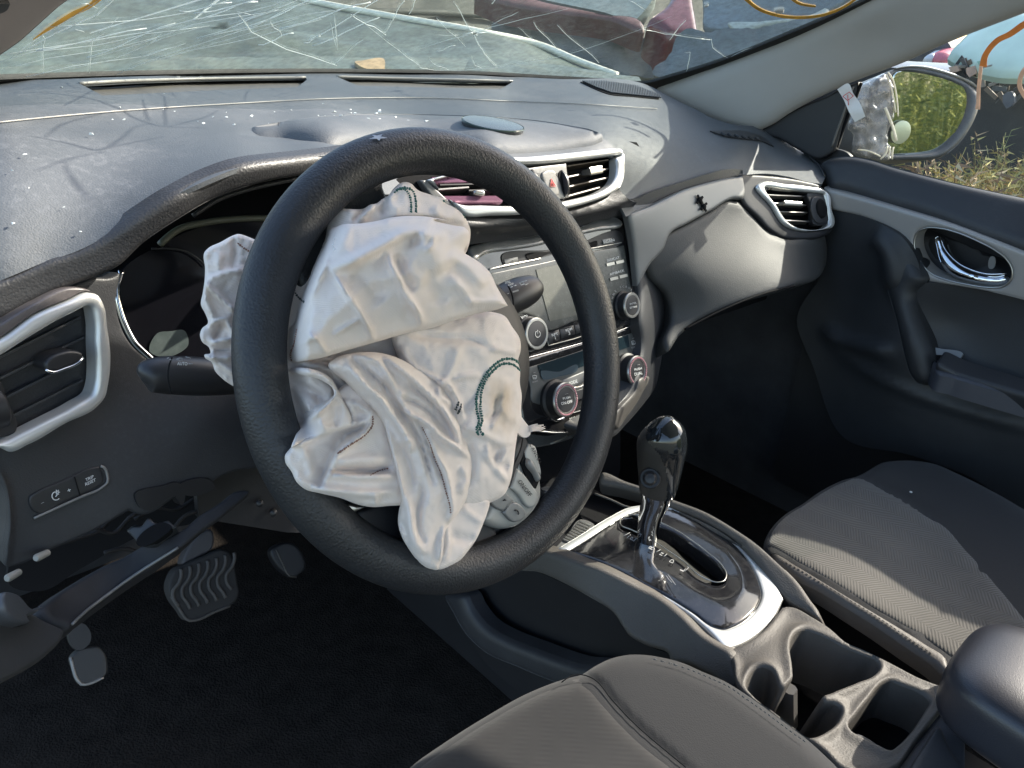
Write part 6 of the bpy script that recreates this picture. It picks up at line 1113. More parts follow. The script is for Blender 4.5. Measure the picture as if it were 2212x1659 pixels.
relief('rear_wall_pad', fr('O', [(960, 1232), (1040, 1262), (1072, 1300), (1050, 1375), (980, 1440), (880, 1470), (850, 1400), (900, 1300)]), Surf(plane=((0, -.30, -.40), (0, 1, .25))), M['dash2'], cn, step=9, thick=.01, lift=-.002)
relief('tray_floor', fr('O', [(1118, 1405), (1330, 1140), (1625, 1255), (1390, 1552)]), Surf(plane=((0, 0, -.43), (0, 0, 1))), M['deep'], cn, step=14, thick=.002)
relief('console_box', fr('O', [(1060, 1665, 1), (960, 1565, 1), (1020, 1510, 1), (1130, 1440), (1400, 1570, 1), (1640, 1290, 1), (1720, 1170, 1), (1850, 1200, 1), (1850, 1900, 1), (1000, 1900, 1)]), Surf(plane=((0, 0, -.379), (0, 0, 1))), mk('blue_grey_plastic', (.050, .052, .060), .6, dust=.1), cn, step=16, thick=.05, rnd=6, drop=.003)
line('box_seam', fr('O', [(1350, 1659), (1500, 1460), (1650, 1260)]), Surf(plane=((0, 0, -.379), (0, 0, 1))), .0014, M['deep'], cn, lift=.0)
relief('inner_box', fr('O', [(1500, 1659), (1600, 1500), (1680, 1390), (1760, 1540), (2000, 1900), (1450, 1900)]), Surf(plane=((0, 0, -.36), (0, 0, 1))), M['dash2'], cn, step=14, thick=.03, rnd=8, drop=.004)
q = MB(); nu, nv = 56, 112; V = []; F = []
sp_f = lambda a, e: math.copysign(abs(a)**e, a)
for i in range(nu+1):
    u = -math.pi/2+math.pi*i/nu
    for j in range(nv):
        v = -math.pi+2*math.pi*j/nv; cu_ = sp_f(math.cos(u), .5); y_ = cu_*sp_f(math.sin(v), .55)
        V.append((.029+cu_*sp_f(math.cos(v), .55)*.081, -.446+y_*(.104 if y_ > 0 else .26), -.325+sp_f(math.sin(u), .5)*.04+.004*math.sin(y_*2.5)))
for i in range(nu):
    for j in range(nv): F.append((i*nv+j, i*nv+(j+1) % nv, (i+1)*nv+(j+1) % nv, (i+1)*nv+j))
link('armrest', V, F, mk('armrest_leatherette', (.027, .028, .035), .34, grain=900, gs=.2), cn)
# ---------------------------------------------------------------- gear lever
gl_ = thing('gear_lever', 'gear lever with chrome shaft and glossy capped black knob', 'gear lever', tuple(pt(*f1('S', 880, 1180), Z=-.37)))
GL = Surf([(f1('S', 880, 1180)[0], f1('S', 880, 1180)[1], 'Z', -.372), (f1('S', 950, 760)[0], f1('S', 950, 760)[1], 'X', .0), (f1('S', 1050, 150)[0], f1('S', 1050, 150)[1], 'X', -.005), (f1('S', 1100, 1180)[0], f1('S', 1100, 1180)[1], 'Z', -.372)])
GL = flat(*f1('S', 880, 1180), 'Z', -.372, nrm((CAM-pt(*f1('S', 880, 1180), Z=-.372))*[1, 1, 0]))
k_ = 1000/2212/1.82278
loft('shaft', [f1('S', x, y)+(w_*k_,) for x, y, w_ in ((880, 1215, 76), (882, 1150, 84), (888, 1080, 92), (900, 1000, 98), (920, 920, 108), (945, 850, 122), (962, 790, 136), (968, 745, 148))], GL, M['chrome'], gl_, asp=.8)
secs = [f1('S', x, y)+(w_*k_,) for x, y, w_ in ((965, 752, 152), (975, 700, 166), (985, 620, 178), (992, 520, 194), (1000, 420, 208), (1008, 340, 216), (1012, 270, 208), (1003, 215, 190), (988, 168, 150), (972, 138, 106), (962, 122, 54), (958, 117, 6))]
capsel = lambda a, b: abs(b-.5) < np.interp(a, [0, .09, .33, .46, .56, .66, .75, .84], [.14, .157, .20, .25, .324, .385, .43, .51])
loft('grip', secs, GL, mk('brown_black_grip', (.035, .031, .028), .5), gl_, asp=.85, k=48, sub=8)
loft('glossy_cap', [(x, y, w_*1.012) for x, y, w_ in secs], GL, mk('glossy_cap_black', (.012, .014, .016), .10, coat=.6), gl_, asp=.86, k=72, sub=10, sel=capsel)
GB_ = Surf(plane=(GL.plane[0]+GL.plane[1]*.030, GL.plane[1]))
bc = GB_.at(*f1('S', 905, 628)); bn = nrm(CAM-bc); q = MB(); q.lathe([(.0125, -.004), (.0135, .0), (.012, .003)], bc+bn*.0, bn, 32); q.build('button_recess', M['black'], gl_)
q = MB(); q.lathe([(.009, 0), (.009, .005), (.006, .009), (.0001, .010)], bc+bn*.001, bn, 32); q.build('release_button', M['button'], gl_)
q = MB(); q.lathe([(.030, 0), (.030, .003), (.024, .003), (.024, 0)], pt(*f1('S', 740, 1060), Z=-.374)*[1, 1, 1], (0, 0, 1), 40, cap=False); q.build('chrome_collar', M['chrome'], gl_)
# ================================================================ SEATS
def seat(name, label, out, surf, mat, h, seams, rnd, drop, extra=None):
    s_ = thing(name, label, 'seat', tuple(surf.at(*np.mean([p[:2] for p in out], 0))*[1, 1, 0]+[0, 0, -.6]))
    return s_
ds = thing('driver_seat', 'dark driver seat cushion with ribbed cloth insert at the bottom of the photo', 'seat', (-.37, -.35, -.62))
DS = Surf([(890, 1659, 'Z', -.325), (1120, 1510, 'Z', -.315), (1300, 1425, 'Z', -.300), (1400, 1413, 'Z', -.300), (1550, 1450, 'Z', -.300), (1700, 1540, 'Z', -.300), (1812, 1659, 'Z', -.300), (1300, 1600, 'Z', -.305), (1900, 1900, 'Z', -.30), (1000, 1950, 'Z', -.31)])
seam_d = fr('N', [(1440, 1130), (1500, 1092), (1560, 1082), (1640, 1110), (1750, 1235), (1850, 1345), (1950, 1440), (2080, 1550), (2212, 1659), (2350, 1780)])
dcush = fr('N', [(300, 1900, 1), (500, 1655), (700, 1510), (960, 1345), (1250, 1185), (1480, 1100), (1560, 1080), (1650, 1025), (1750, 978), (1850, 956), (1950, 955), (2080, 975), (2200, 1008)])+fr('O', [(200, 1055), (350, 1120), (480, 1200), (620, 1300), (760, 1405), (860, 1480), (960, 1570), (1060, 1668), (1200, 1850, 1)])
relief('cushion', dcush, DS, M['seatb'], ds, step=12, rnd=34, drop=.030, thick=.10, ray=True, h=lambda X, d: crease(seam_d, 14, -.004)(X))
ins_d = fr('N', [(320, 1900, 1), (510, 1662), (705, 1518), (965, 1353), (1255, 1193), (1480, 1110), (1550, 1092), (1620, 1112), (1740, 1240), (1840, 1350), (1940, 1445), (2070, 1556), (2200, 1662), (2350, 1850, 1)])
relief('cloth_insert', ins_d, DS, M['seat'], ds, step=12, lift=.0028, rnd=34, drop=.030, thick=.004, ray=True, h=lambda X, d: .001*nz(X, 90, 4))
line('seam', seam_d[:-1], DS, .0006, M['deep'], ds, lift=.001)
q = MB(); cst = crv(fr('N', [(2010, 985), (2150, 1020)])+fr('O', [(0, 1010), (100, 1040), (250, 1100), (370, 1155), (500, 1245), (620, 1330), (740, 1420), (850, 1500)]), False, 6)
for i in range(0, len(cst)-1, 2): P_ = DS.pos(cst[i:i+2, 0], cst[i:i+2, 1])+np.array([0, 0, .0008]); q.tube(P_, .0008, 4)
tag(q.build('stitching', mk('grey_thread', (.07, .07, .07), .8), ds, True, False), kind='stuff')
ps = thing('passenger_seat', 'dark passenger seat cushion with sunlit herringbone cloth beside the console', 'seat', (.40, -.3, -.62))
PSs = Surf([(f1('O', 600, 280)[0], f1('O', 600, 280)[1], 'Z', -.39), (f1('O', 1680, 1030)[0], f1('O', 1680, 1030)[1], 'Z', -.388), (1860, 1040, 'Z', -.375), (1950, 995, 'Z', -.375), (2212, 1100, 'Z', -.36), (2000, 1200, 'Z', -.38), (2212, 1400, 'Z', -.375), (f1('O', 1100, 600)[0], f1('O', 1100, 600)[1], 'Z', -.375), (2500, 1300, 'Z', -.37), (2500, 1700, 'Z', -.375)])
pc_ = fr('O', [(590, 285), (610, 220), (660, 145), (730, 80), (830, 20)])+fr('H', [(950, 1475), (1080, 1410), (1190, 1378), (1250, 1345), (1330, 1300), (1420, 1287), (1530, 1287), (1650, 1305), (1800, 1368), (2000, 1468), (2212, 1590), (2500, 1780, 1)])+fr('O', [(2500, 1000, 1), (1900, 1300, 1), (1720, 1130), (1650, 1020), (1500, 910), (1300, 775), (1100, 650), (950, 560), (780, 470), (650, 380), (605, 330)])
relief('cushion', pc_, PSs, M['seatb'], ps, step=12, rnd=26, drop=.018, thick=.12, ray=True, h=lambda X, d: crease(fr('H', [(1190, 1380), (1350, 1450), (1500, 1530), (1700, 1659)]), 9, -.005)(X)+crease(fr('O', [(640, 345), (800, 420), (1000, 540), (1200, 660), (1400, 790), (1600, 900), (1700, 970)]), 7, -.005)(X))
seatP = mk('herringbone_cloth', (.075, .068, .058), .95, sheen=.25, var=.12, vscale=10)
nt = seatP.node_tree; b = nt.nodes['Principled BSDF']; g = nt.nodes.new('ShaderNodeNewGeometry'); sx = nt.nodes.new('ShaderNodeSeparateXYZ'); nt.links.new(g.outputs['Position'], sx.inputs[0])
def mth(op, a, b_=None, c=None):
    n = nt.nodes.new('ShaderNodeMath'); n.operation = op
    for i, v in enumerate((a, b_, c)):
        if v is None: continue
        if isinstance(v, (int, float)): n.inputs[i].default_value = v
        else: nt.links.new(v, n.inputs[i])
    return n.outputs[0]
zz = mth('ABSOLUTE', mth('SUBTRACT', mth('FRACT', mth('MULTIPLY', sx.outputs[0], 17.)), .5)); ph = mth('ADD', mth('MULTIPLY', sx.outputs[1], 300.), mth('MULTIPLY', zz, 9.)); wv = mth('SINE', mth('MULTIPLY', ph, 6.283*.8))
bpn = nt.nodes.new('ShaderNodeBump'); bpn.inputs['Strength'].default_value = .28; bpn.inputs['Distance'].default_value = .0012; nt.links.new(wv, bpn.inputs['Height']); nt.links.new(bpn.outputs[0], b.inputs['Normal'])
ins_p = fr('O', [(640, 300), (612, 285), (625, 225), (670, 150), (740, 85), (840, 25)])+fr('H', [(960, 1482), (1080, 1420), (1190, 1392), (1350, 1455), (1500, 1535), (1660, 1640)])+fr('O', [(1700, 120), (1840, 260), (2212, 700), (2600, 1200, 1), (1750, 990), (1600, 885), (1400, 760), (1200, 640), (1000, 515), (800, 400)])
relief('cloth_insert', ins_p, PSs, seatP, ps, step=10, lift=.004, rnd=24, drop=.016, thick=.004, ray=True, h=lambda X, d: .0012*nz(X, 80, 2)-.0028*np.exp(-((X[:, 1]-(1250+(X[:, 0]-2100)*-1.1))/14)**2))
relief('leather_edge', fr('O', [(640, 318), (660, 322), (800, 400), (1000, 522), (1200, 645), (1400, 765), (1600, 890), (1730, 985), (1740, 1090), (1640, 1005), (1480, 895), (1300, 770), (1100, 645), (950, 555), (800, 478), (720, 420), (650, 360)]), PSs, mk('taupe_leather_edge', (.085, .075, .065), .55, grain=300, gs=.4), ps, step=8, lift=.005, rnd=12, drop=.009, thick=.02)
q = MB(); cst = crv(fr('O', [(700, 385), (800, 440), (950, 530), (1100, 622), (1300, 745), (1480, 868), (1640, 975)]), False, 5)
for i in range(0, len(cst)-1, 2): P_ = PSs.pos(cst[i:i+2, 0], cst[i:i+2, 1])+np.array([0, 0, .0055]); q.tube(P_, .0009, 4)
tag(q.build('stitching', mk('tan_thread', (.22, .19, .16), .8), ps, True, False), kind='stuff')
relief('seat_side', fr('O', [(590, 300), (700, 420), (780, 475), (950, 560), (1100, 650), (1350, 820), (1680, 1035), (1720, 1250), (1300, 1050), (900, 800), (600, 500)]), Surf([(f1('O', 650, 400)[0], f1('O', 650, 400)[1], 'X', .14), (f1('O', 1600, 1100)[0], f1('O', 1600, 1100)[1], 'X', .12), (f1('O', 1000, 800)[0], f1('O', 1000, 800)[1], 'X', .13)]), M['deep'], ps, step=20, thick=.05)
q = MB(); q.lathe([(.0022, 0), (.002, .001), (.0004, .0015)], PSs.at(*f1('H', 1505, 1492), .003), (0, 0, 1), 12); o = q.build('white_speck', M['white'], None); tag(o, 'single pale speck lying on the shaded part of the passenger seat', 'speck')
# ================================================================ PEDALS AND LOOSE TRIM
bpd = thing('brake_pedal', 'worn brake pedal with wavy ribbed rubber in the dark footwell', 'pedal', tuple(pt(440, 1330, Y=.45)))
BP = flat(440, 1250, 'Y', .44, (0, -.85, .53))
relief('arm', fr('L', [(1180, 300), (1290, 180), (1330, 170), (1350, 220), (1340, 290), (1250, 350), (1150, 390)]), BP, mk('pedal_arm', (.05, .045, .045), .6), bpd, step=8, rnd=6, drop=.006, thick=.02, lift=-.01)
bb = relief('pad', fr('L', [(1050, 545), (1065, 470), (1090, 428), (1170, 385), (1280, 335), (1390, 300), (1420, 310), (1462, 400), (1480, 500), (1492, 570), (1478, 610), (1440, 650), (1330, 690), (1210, 742), (1175, 745), (1120, 680), (1070, 610)]), BP, mk('pad_rubber', (.022, .020, .019), .8), bpd, step=8, rnd=6, drop=.005, thick=.02)
for i in range(7):
    x = 1105+i*55; y = 445-i*17
    line('rib', fr('L', [(x+20, y-25), (x+22, y+15), (x+5, y+65), (x-28, y+110), (x-25, y+165), (x+5, y+205), (x+22, y+240)][: (7 if 0 < i < 6 else 6)]), BP, .0026, M['pedal'], bb, lift=.001, sp=5)
line('edge', fr('L', [(1065, 590), (1110, 660), (1180, 742), (1220, 738), (1340, 685), (1430, 650)]), BP, .0022, M['pedal'], bb)
pb = thing('parking_brake_pedal', 'small square parking brake pedal at the far lower left', 'pedal', tuple(pt(190, 1440, Y=.38)))
PP = flat(190, 1440, 'Y', .36, (0, -.8, .6))
relief('pad', fr('L', [(440, 975), (470, 935), (560, 905), (620, 905), (645, 930), (672, 1040), (668, 1075), (640, 1100), (540, 1138), (500, 1140), (480, 1115), (455, 1040)]), PP, mk('pedal_grey', (.026, .026, .025), .6), pb, step=8, rnd=5, drop=.004, thick=.015)
line('edge', fr('L', [(440, 970), (455, 1040), (482, 1112), (505, 1138), (550, 1135), (645, 1095)]), PP, .0018, M['silver2'], pb, lift=.0)
relief('arm', fr('L', [(430, 800), (520, 760), (565, 820), (560, 880), (480, 925), (450, 900)]), PP, mk('arm_grey', (.02, .019, .018), .6), pb, step=8, thick=.015)
ap = thing('accelerator_pedal', 'slim accelerator pedal barely visible behind the wheel rim', 'pedal', tuple(pt(630, 1200, Y=.45)))
AP = flat(630, 1180, 'Y', .46, (0, -.85, .5))
relief('pad', fr('L', [(1700, 290), (1720, 275), (1820, 260), (1850, 280), (1895, 430), (1860, 460), (1830, 475), (1800, 465)]), AP, M['black'], ap, step=8, rnd=5, drop=.004, thick=.012)
line('edge', fr('L', [(1718, 300), (1760, 390), (1805, 465), (1845, 470)]), AP, .0016, M['pedal'], ap)
kp = thing('loose_knee_panel', 'detached knee panel hanging down at the lower left of the dashboard', 'trim panel', tuple(pt(150, 1354, Y=.15)))
KP = Surf([(0, 1300, 'Y', .10), (0, 1470, 'Y', .06), (150, 1354, 'Y', .13), (382, 1187, 'Y', .16), (520, 1083, 'Y', .18), (300, 1200, 'Y', .18), (100, 1300, 'Y', .15)])
relief('curved_end', fr('L', [(-150, 560, 1), (0, 575), (100, 600), (215, 680), (330, 740), (425, 782, 1), (400, 850), (350, 910), (280, 975), (200, 1030), (100, 1090), (0, 1142), (-150, 1200, 1)]), KP, mk('grey_loose_trim', (.035, .035, .037), .7, dust=.2, dcol=(.2, .2, .2)), kp, step=10, rnd=14, drop=.008, thick=.01)
relief('long_edge', fr('L', [(430, 778, 1), (330, 735), (275, 660), (330, 610), (500, 490), (650, 400), (780, 340), (900, 270), (1000, 230), (1120, 180), (1250, 80), (1380, 0), (1480, -70), (1560, -70), (1420, 70), (1280, 170), (1100, 310), (950, 400), (800, 500), (650, 610), (520, 710), (445, 775)]), KP, mk('navy_black_plastic', (.018, .018, .021), .7, dust=.15, dcol=(.2, .2, .22)), kp, step=9, rnd=8, drop=.005, thick=.012, h=lambda X, d: .001*nz(X, 40, 3))
line('lip', fr('L', [(440, 775), (520, 700), (650, 600), (800, 490), (1000, 360), (1110, 290)]), KP, .0013, M['silver2'], kp, lift=.002)
relief('clip_bracket', fr('L', [(790, 180, 1), (830, 150), (900, 150), (940, 110), (1000, 150), (1060, 140, 1), (1110, 190, 1), (1060, 220), (960, 290), (900, 270), (860, 230)]), KP, mk('bracket_teal', (.028, .031, .034), .4), kp, step=6, lift=.015, rnd=4, drop=.003, thick=.015)
relief('clip_bar', fr('L', [(895, 255), (1050, 160), (1085, 185), (930, 280)]), KP, M['deep'], kp, step=6, lift=.019, thick=.01)
relief('latch_fin', fr('L', [(-80, 600), (0, 610), (110, 700), (180, 680), (120, 730), (60, 740), (90, 780), (0, 770), (-80, 700)]), KP, mk('latch_grey', (.075, .078, .085), .4), kp, step=7, lift=.012, rnd=4, drop=.003, thick=.01)
for i, (x0, y0, x1, y1) in enumerate(((222, 355, 295, 320), (42, 482, 118, 440))):
    q = MB(); a = pt(*f1('L', x0, y0), Y=.16); b_ = pt(*f1('L', x1, y1), Y=.17); q.tube([a, a*.9+b_*.1, b_], [.0022, .0032, .0028], 12)
    o = q.build('trim_clip', mk('ivory_clip', (.28, .27, .24), .5) if i == 0 else bpy.data.materials['ivory_clip'], None); tag(o, ['ivory push clip nearer the dashboard panel, upper of two', 'ivory push clip at the photo edge, lower of two'][i], 'clip', 'loose trim clips')
us = thing('under_dash_wiring', 'dark brackets and wiring under the driver side of the dashboard', 'wiring', tuple(pt(300, 1200, Y=.3)))
for i in range(4):
    rg = random.Random(40+i); x0 = rg.uniform(60, 420); y0 = rg.uniform(1130, 1230); pts_ = [(x0+j*45, y0-j*22+rg.uniform(-25, 25)) for j in range(6)]
    line('wire', pts_, flat(300, 1180, 'Y', .26+.01*i, (0, -1, .2)), .0022, mk('wire_dark', (.008, .007, .008), .8) if i == 0 else bpy.data.materials['wire_dark'], us)
relief('metal_brace', fr('L', [(100, 300), (400, 250), (800, 60), (1300, -80), (1300, 60), (900, 200), (500, 420), (250, 560), (60, 520)]), flat(300, 1180, 'Y', .36, (0, -1, .3)), M['deep'], us, step=20, thick=.01)
for x, y in ((590, 1105), (560, 1085)):
    q = MB(); c = pt(x, y, Y=.25); q.lathe([(.004, 0), (.004, .005), (.002, .007), (.0002, .0075)], c, (-.3, -1, .2), 14); q.build('bolt', M['button'], us)
cp = MB()
# ================================================================ PASSENGER DOOR
dr = thing('passenger_door', 'dark passenger door card with silver trim, chrome handle and window', 'car door', (.72, -.1, -.62))
DU = Surf([(1770, 340, 'X', .71), (1920, 345, 'X', .725), (2212, 410, 'X', .725), (1800, 400, 'X', .69), (1820, 430, 'X', .685), (2212, 520, 'X', .67), (2500, 500, 'X', .72), (2500, 640, 'X', .67), (2000, 450, 'X', .685)])
relief('upper_pad', fr('C', [(925, 1005), (960, 975), (1040, 948), (1130, 942), (1250, 962), (1400, 1008), (1600, 1060), (1800, 1108), (2000, 1150), (2212, 1192), (2500, 1250, 1), (2500, 1690, 1), (2212, 1570), (1900, 1460), (1600, 1352), (1300, 1272), (1080, 1200), (985, 1172), (965, 1110), (950, 1050)]), DU, M['dash2'], dr, step=12, rnd=30, drop=.025, thick=.03)
DM = Surf([(1794, 425, 'X', .685), (1820, 430, 'X', .685), (2212, 545, 'X', .665), (1990, 610, 'X', .68), (2212, 655, 'X', .67), (1800, 480, 'X', .69), (2500, 650, 'X', .665), (2500, 780, 'X', .67)])
hole_h = fr('D', [(1190, 640), (1195, 560), (1230, 500), (1300, 470), (1430, 472), (1600, 515), (1780, 590), (1950, 680), (2050, 760), (2100, 850), (2100, 930), (2065, 985), (2000, 1020), (1880, 1025), (1700, 1000), (1500, 955), (1360, 900), (1270, 820), (1215, 730)])
ts_ = relief('silver_trim', fr('D', [(335, 92, 1), (700, 190), (1100, 305), (1500, 425), (1900, 570), (2212, 690), (2550, 830, 1), (2550, 1230, 1), (2212, 1145), (1900, 1070), (1600, 1015), (1400, 985), (1275, 970, 1), (1262, 930), (1225, 810), (1150, 650), (1050, 535), (900, 445), (700, 365), (415, 300, 1)]), DM, M['door_trim'], dr, holes=[hole_h], step=9, rnd=8, drop=.005, thick=.03, lift=.002)
line('handle_rim', hole_h, DM, .0016, M['nickel'], ts_, lift=.001, closed=True, sp=6)
DB = Surf([(1990, 520, 'X', .725), (2170, 560, 'X', .72), (2000, 620, 'X', .72)])
relief('handle_bowl', fr('D', [(1150, 640), (1180, 480), (1300, 430), (1600, 470), (1980, 640), (2140, 800), (2150, 1000), (2000, 1070), (1500, 1010), (1250, 880)]), DB, M['black'], dr, step=16, thick=.01, h=lambda X, d: -.02*np.clip(d/40, 0, 1))
HS_ = Surf([(f1('D', 1400, 540)[0], f1('D', 1400, 540)[1], 'X', .700), (f1('D', 1600, 850)[0], f1('D', 1600, 850)[1], 'X', .672), (f1('D', 2040, 930)[0], f1('D', 2040, 930)[1], 'X', .675), (f1('D', 1450, 800)[0], f1('D', 1450, 800)[1], 'X', .680)])
dh = relief('door_handle', fr('D', [(1362, 545), (1385, 530), (1425, 532), (1445, 560), (1470, 640), (1530, 730), (1620, 810), (1720, 862), (1850, 897), (1960, 905), (2050, 893), (2075, 915), (2062, 960), (1990, 985), (1850, 982), (1680, 955), (1540, 915), (1450, 850), (1400, 760), (1372, 640)]), HS_, M['chrome'], dr, step=6, rnd=17, drop=.014, thick=.01)
line('handle_edge', fr('D', [(1440, 555), (1465, 640), (1530, 735), (1620, 815), (1730, 868), (1860, 903), (2050, 900)]), HS_, .0012, M['chrome'], dh, lift=.003)
relief('lock_slot', fr('D', [(1920, 730), (1935, 735), (1920, 850), (1900, 850)]), DB, M['silver2'], dr, step=6, lift=.003, thick=.002)
DL = Surf([(1800, 480, 'X', .695), (1900, 560, 'X', .675), (1980, 600, 'X', .665), (1950, 760, 'X', .665), (1826, 764, 'X', .70), (2212, 924, 'X', .67), (1850, 650, 'X', .70), (2212, 700, 'X', .70), (2050, 700, 'X', .70), (2500, 1000, 'X', .67), (1700, 700, 'X', .70), (2212, 1100, 'X', .70)])
relief('lower_card', fr('D', [(330, 300, 1), (415, 300), (700, 362), (900, 442), (1052, 532), (1152, 648), (1228, 810), (1268, 968), (1400, 982), (1700, 1030), (2212, 1135), (2600, 1230, 1)])+fr('H', [(2600, 1700, 1), (2212, 1600), (1900, 1400), (1500, 1250), (1100, 1150), (900, 700), (800, 400), (960, 100)]), DL, M['door'], dr, step=14, thick=.03,
       h=lambda X, d: crease(fr('H', [(1000, 520), (1060, 600), (1200, 700), (1400, 815), (1600, 895), (1800, 960), (2000, 1020), (2300, 1100)]), 17, .009)(X)+crease(fr('D', [(800, 520), (950, 640), (1000, 800), (1020, 950), (1060, 1100)]), 40, .020)(X)+crease(fr('H', [(950, 460), (1050, 520), (1250, 580), (1400, 620)]), 26, .018)(X))
relief('pull_handle', fr('D', [(860, 560), (960, 580), (1060, 620), (1150, 720), (1240, 880), (1262, 950), (1230, 1000), (1160, 1060), (1140, 1120), (1160, 1220), (1220, 1400), (1290, 1580), (1340, 1750), (1360, 1850), (1320, 1950), (1200, 1960), (1120, 1880), (1060, 1720), (1010, 1500), (960, 1300), (900, 1100), (870, 1000), (820, 800)]), Surf([(1850, 560, 'X', .68), (1960, 600, 'X', .655), (1900, 760, 'X', .645), (1990, 840, 'X', .64), (1950, 800, 'X', .64)]), M['door'], dr, step=10, rnd=28, drop=.022, thick=.03)
AT = Surf([(2020, 780, 'Z', -.235), (2212, 850, 'Z', -.235), (2212, 800, 'Z', -.235), (2030, 745, 'Z', -.235)])
relief('armrest', fr('H', [(1650, 655), (1700, 650), (1800, 665), (2000, 705), (2212, 765), (2500, 840, 1), (2500, 960, 1), (2212, 880), (2000, 820), (1800, 760), (1660, 705)]), AT, mk('blue_black_armrest', (.055, .058, .07), .4, grain=400, gs=.3), dr, step=9, rnd=8, drop=.006, thick=.03)
line('armrest_seam', fr('H', [(1660, 672), (1800, 715), (2000, 780), (2212, 845), (2400, 900)]), AT, .0012, M['deep'], dr, lift=.001)
line('armrest_seam', fr('H', [(1680, 660), (1800, 690), (2000, 750), (2212, 812), (2400, 865)]), AT, .0009, M['stitch_d'], dr, lift=.001)
relief('armrest_front', fr('H', [(1655, 700), (1800, 755), (2000, 815), (2212, 878), (2500, 960, 1), (2500, 1120, 1), (2212, 1010), (1900, 900), (1680, 800)]), Surf([(2020, 800, 'X', .62), (2212, 860, 'X', .62), (2212, 930, 'X', .64), (2030, 840, 'X', .64)]), M['dash2'], dr, step=10, rnd=10, drop=.008, thick=.03)
relief('switch_panel', fr('H', [(1620, 585), (1700, 590), (1830, 630), (1820, 645), (1700, 628), (1630, 615)]), Surf([(2020, 760, 'X', .67), (2100, 775, 'X', .67), (2050, 740, 'X', .68)]), M['buttonL'], dr, step=7, thick=.005)
op = MB(); op.box((.752, -.42, -.31), np.eye(3), (.012, .62, .335)); op.build('outer_panel', M['black'], dr)  # unseen run of the door, added to shade the passenger seat
for y_ in (-.95,):
    q = MB(); q.beam((.70, y_, -.6), (.60, y_, .66), (0, 1, 0), .05, .03); o = q.build('door_post', M['pillar'], None); tag(o, 'grey centre post behind the passenger door', 'post')
relief('front_edge', [(1735, 296), (1790, 318), (1830, 330), (1840, 430), (1790, 450), (1765, 400)], Surf(plane=((.745, .2, 0), (-1, 0, 0))), M['black'], dr, step=14, thick=.01)
# window: front corner triangle, seal, glass with orange marks
relief('mirror_corner', fr('C', [(560, 820), (620, 780), (700, 720), (850, 650), (1000, 590), (1060, 555), (1180, 510, 1), (1170, 560), (1100, 720), (1040, 915, 1), (1020, 945), (940, 990), (800, 930), (690, 868)]), Surf([(1650, 285, 'X', .712), (1840, 190, 'X', .735), (1800, 330, 'X', .73)]), M['black'], dr, step=10, rnd=6, drop=.004, thick=.02)
line('corner_seal', fr('C', [(1200, 515), (1170, 590), (1110, 740), (1045, 915)]), Surf([(1650, 285, 'X', .72), (1840, 190, 'X', .74), (1800, 330, 'X', .74)]), .0032, M['deep'], dr)
line('corner_seal', fr('C', [(1150, 540), (1080, 730), (1015, 915)]), Surf([(1650, 285, 'X', .712), (1840, 190, 'X', .732), (1800, 330, 'X', .73)]), .0022, mk('seal_taupe', (.12, .11, .10), .5), dr)
SG = Surf([(1800, 200, 'X', .75), (1820, 340, 'X', .765), (2212, 420, 'X', .765), (2212, 40, 'X', .735)])
gls = relief('window_glass', [(1780, 200, 1), (1958, 130, 1), (2212, 20, 1), (2600, -150, 1), (2600, 700, 1), (2212, 480, 1), (1900, 380, 1), (1780, 350, 1)], SG, M['sglass'], dr, step=60, thick=0, wall=False)
def mark(k, pts, hw, mat):
    L_ = crv(fr(k, pts), False, 5); t = np.gradient(L_, axis=0); t /= np.linalg.norm(t, axis=1)[:, None]; nn = np.stack([-t[:, 1], t[:, 0]], -1)*np.interp(np.linspace(0, 1, len(L_)), [0, .25, .5, .8, 1], hw)[:, None]
    relief('paint_mark', [tuple(p)+(1,) for p in np.concatenate([L_+nn, (L_-nn)[::-1]])], SG, mat, gls, step=5, lift=.001, thick=.0005)
mark('C', [(2300, 100), (2200, 160), (2120, 215), (2050, 250), (2000, 300), (1970, 350), (1958, 415)], [6, 7, 6, 6, 8], M['orange'])
mark('C', [(1945, 415), (1938, 480), (1930, 560), (1928, 640), (1925, 680)], [4, 4, 4, 4, 5], mk('pale_orange_paint', (.82, .45, .28), .6, var=.2, vscale=60))
mark('C', [(2230, 410), (2195, 470), (2185, 530), (2212, 590), (2250, 640)], [4, 5, 5, 5, 4], bpy.data.materials['pale_orange_paint'])
# ================================================================ DOOR MIRROR
dm = thing('door_mirror', 'passenger door mirror with black housing wrapped at its inner end in clear plastic', 'door mirror', tuple(pt(2000, 330, X=.95)))
MH = Surf([(1880, 160, 'X', .90), (2100, 200, 'X', 1.10), (1900, 340, 'X', .90), (2080, 330, 'X', 1.08), (2000, 240, 'X', 1.0)])
mo = fr('M', [(700, 420), (760, 370), (860, 320), (960, 292), (1100, 288), (1250, 310), (1400, 350), (1550, 410), (1680, 480), (1760, 550), (1790, 620), (1775, 720), (1740, 830), (1680, 950), (1600, 1070), (1500, 1170), (1400, 1235), (1280, 1268), (1100, 1275), (900, 1272), (700, 1272), (600, 1200), (560, 900), (600, 600)])
mi_ = fr('M', [(850, 440), (858, 390), (890, 358), (1000, 352), (1180, 378), (1350, 420), (1500, 475), (1580, 520), (1608, 580), (1612, 660), (1590, 780), (1550, 880), (1480, 1000), (1400, 1110), (1330, 1165), (1220, 1192), (1050, 1208), (880, 1215), (830, 1210), (820, 900), (850, 700)])
hs_ = relief('housing', mo, MH, mk('mirror_housing', (.035, .038, .042), .4, dust=.2), dm, holes=[mi_], step=9, rnd=16, drop=.012, thick=.08)
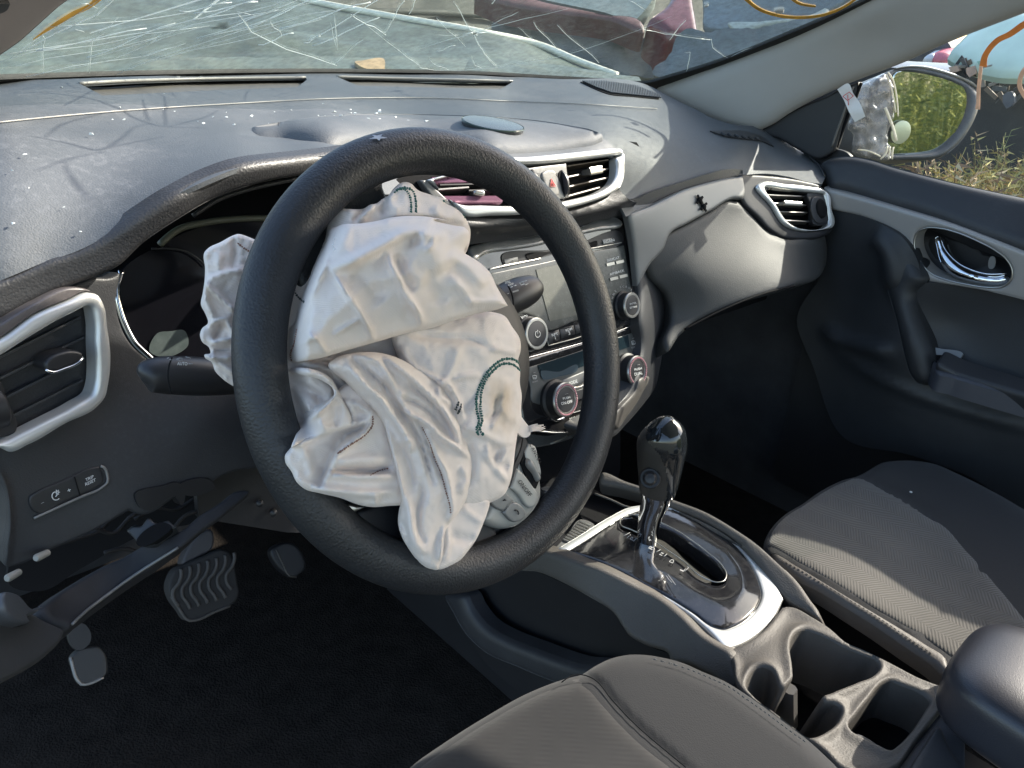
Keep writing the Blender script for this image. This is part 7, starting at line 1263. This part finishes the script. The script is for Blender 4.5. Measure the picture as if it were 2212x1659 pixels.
relief('outer_shell', fr('M', [(880, 310), (1000, 282), (1150, 282), (1350, 325), (1550, 395), (1700, 470), (1770, 540), (1740, 520), (1640, 455), (1500, 395), (1350, 348), (1150, 305), (1000, 300)]), MH, M['silver'], dm, step=7, lift=.001, rnd=4, drop=.004, thick=.03)
mc = pt(*f1('M', 1250, 780), X=1.01); rdir = nrm((.20, -.97, -.02)); vdir = nrm(mc-CAM); mn_ = nrm(rdir-vdir)
mg = relief('mirror_glass', mi_, Surf(plane=(mc, mn_)), mk('mirror_silver', (.60, .62, .56), .02, metal=1.), dm, step=18, thick=.004)
bs = f1('M', 915, 985); bc = Surf(plane=(mc+mn_*.004, mn_)).at(*bs); q = MB(); q.lathe([(.0225, 0), (.0225, .003), (.018, .0042), (.010, .005), (.0001, .0053)], bc, mn_, 40); q.build('blind_spot_mirror', mk('blind_spot_glass', (.50, .52, .36), .38, metal=.5), dm)
BG = Surf([(1830, 200, 'X', .84), (1950, 180, 'X', .90), (1840, 330, 'X', .84), (1950, 330, 'X', .90)])
relief('plastic_bag', fr('M', [(500, 500), (600, 440), (700, 390), (790, 355), (800, 400), (850, 440), (870, 600), (885, 780), (880, 830), (840, 870), (810, 960), (815, 1080), (840, 1130), (830, 1270), (780, 1285), (650, 1260), (500, 1230), (440, 1180), (450, 1090), (440, 980), (400, 940), (430, 800), (470, 640)]), BG, M['bag'], dm, step=6, rnd=12, drop=.02, thick=.002, h=lambda X, d: .012*nz(X, 16, 6)+crease(fr('M', [(740, 740), (800, 880), (850, 1060)]), 8, .01)(X))
line('bag_fold', fr('M', [(740, 735), (790, 860), (830, 980), (855, 1080)]), BG, .003, mk('pale_bag_fold', (.7, .64, .5), .5), dm, lift=.012)
for i, pp in enumerate(([(780, 360), (830, 440), (860, 560), (878, 700), (885, 820)], [(760, 380), (800, 480), (840, 640), (860, 780)], [(835, 1140), (825, 1200), (820, 1270)], [(800, 1140), (795, 1200), (780, 1270)], [(700, 1270), (760, 1200), (770, 1130)], [(460, 1170), (560, 1180), (700, 1240)])):
    line('bag_fold', fr('M', pp), BG, .0016, bpy.data.materials['pale_bag_fold'], dm, lift=.006, sp=6)
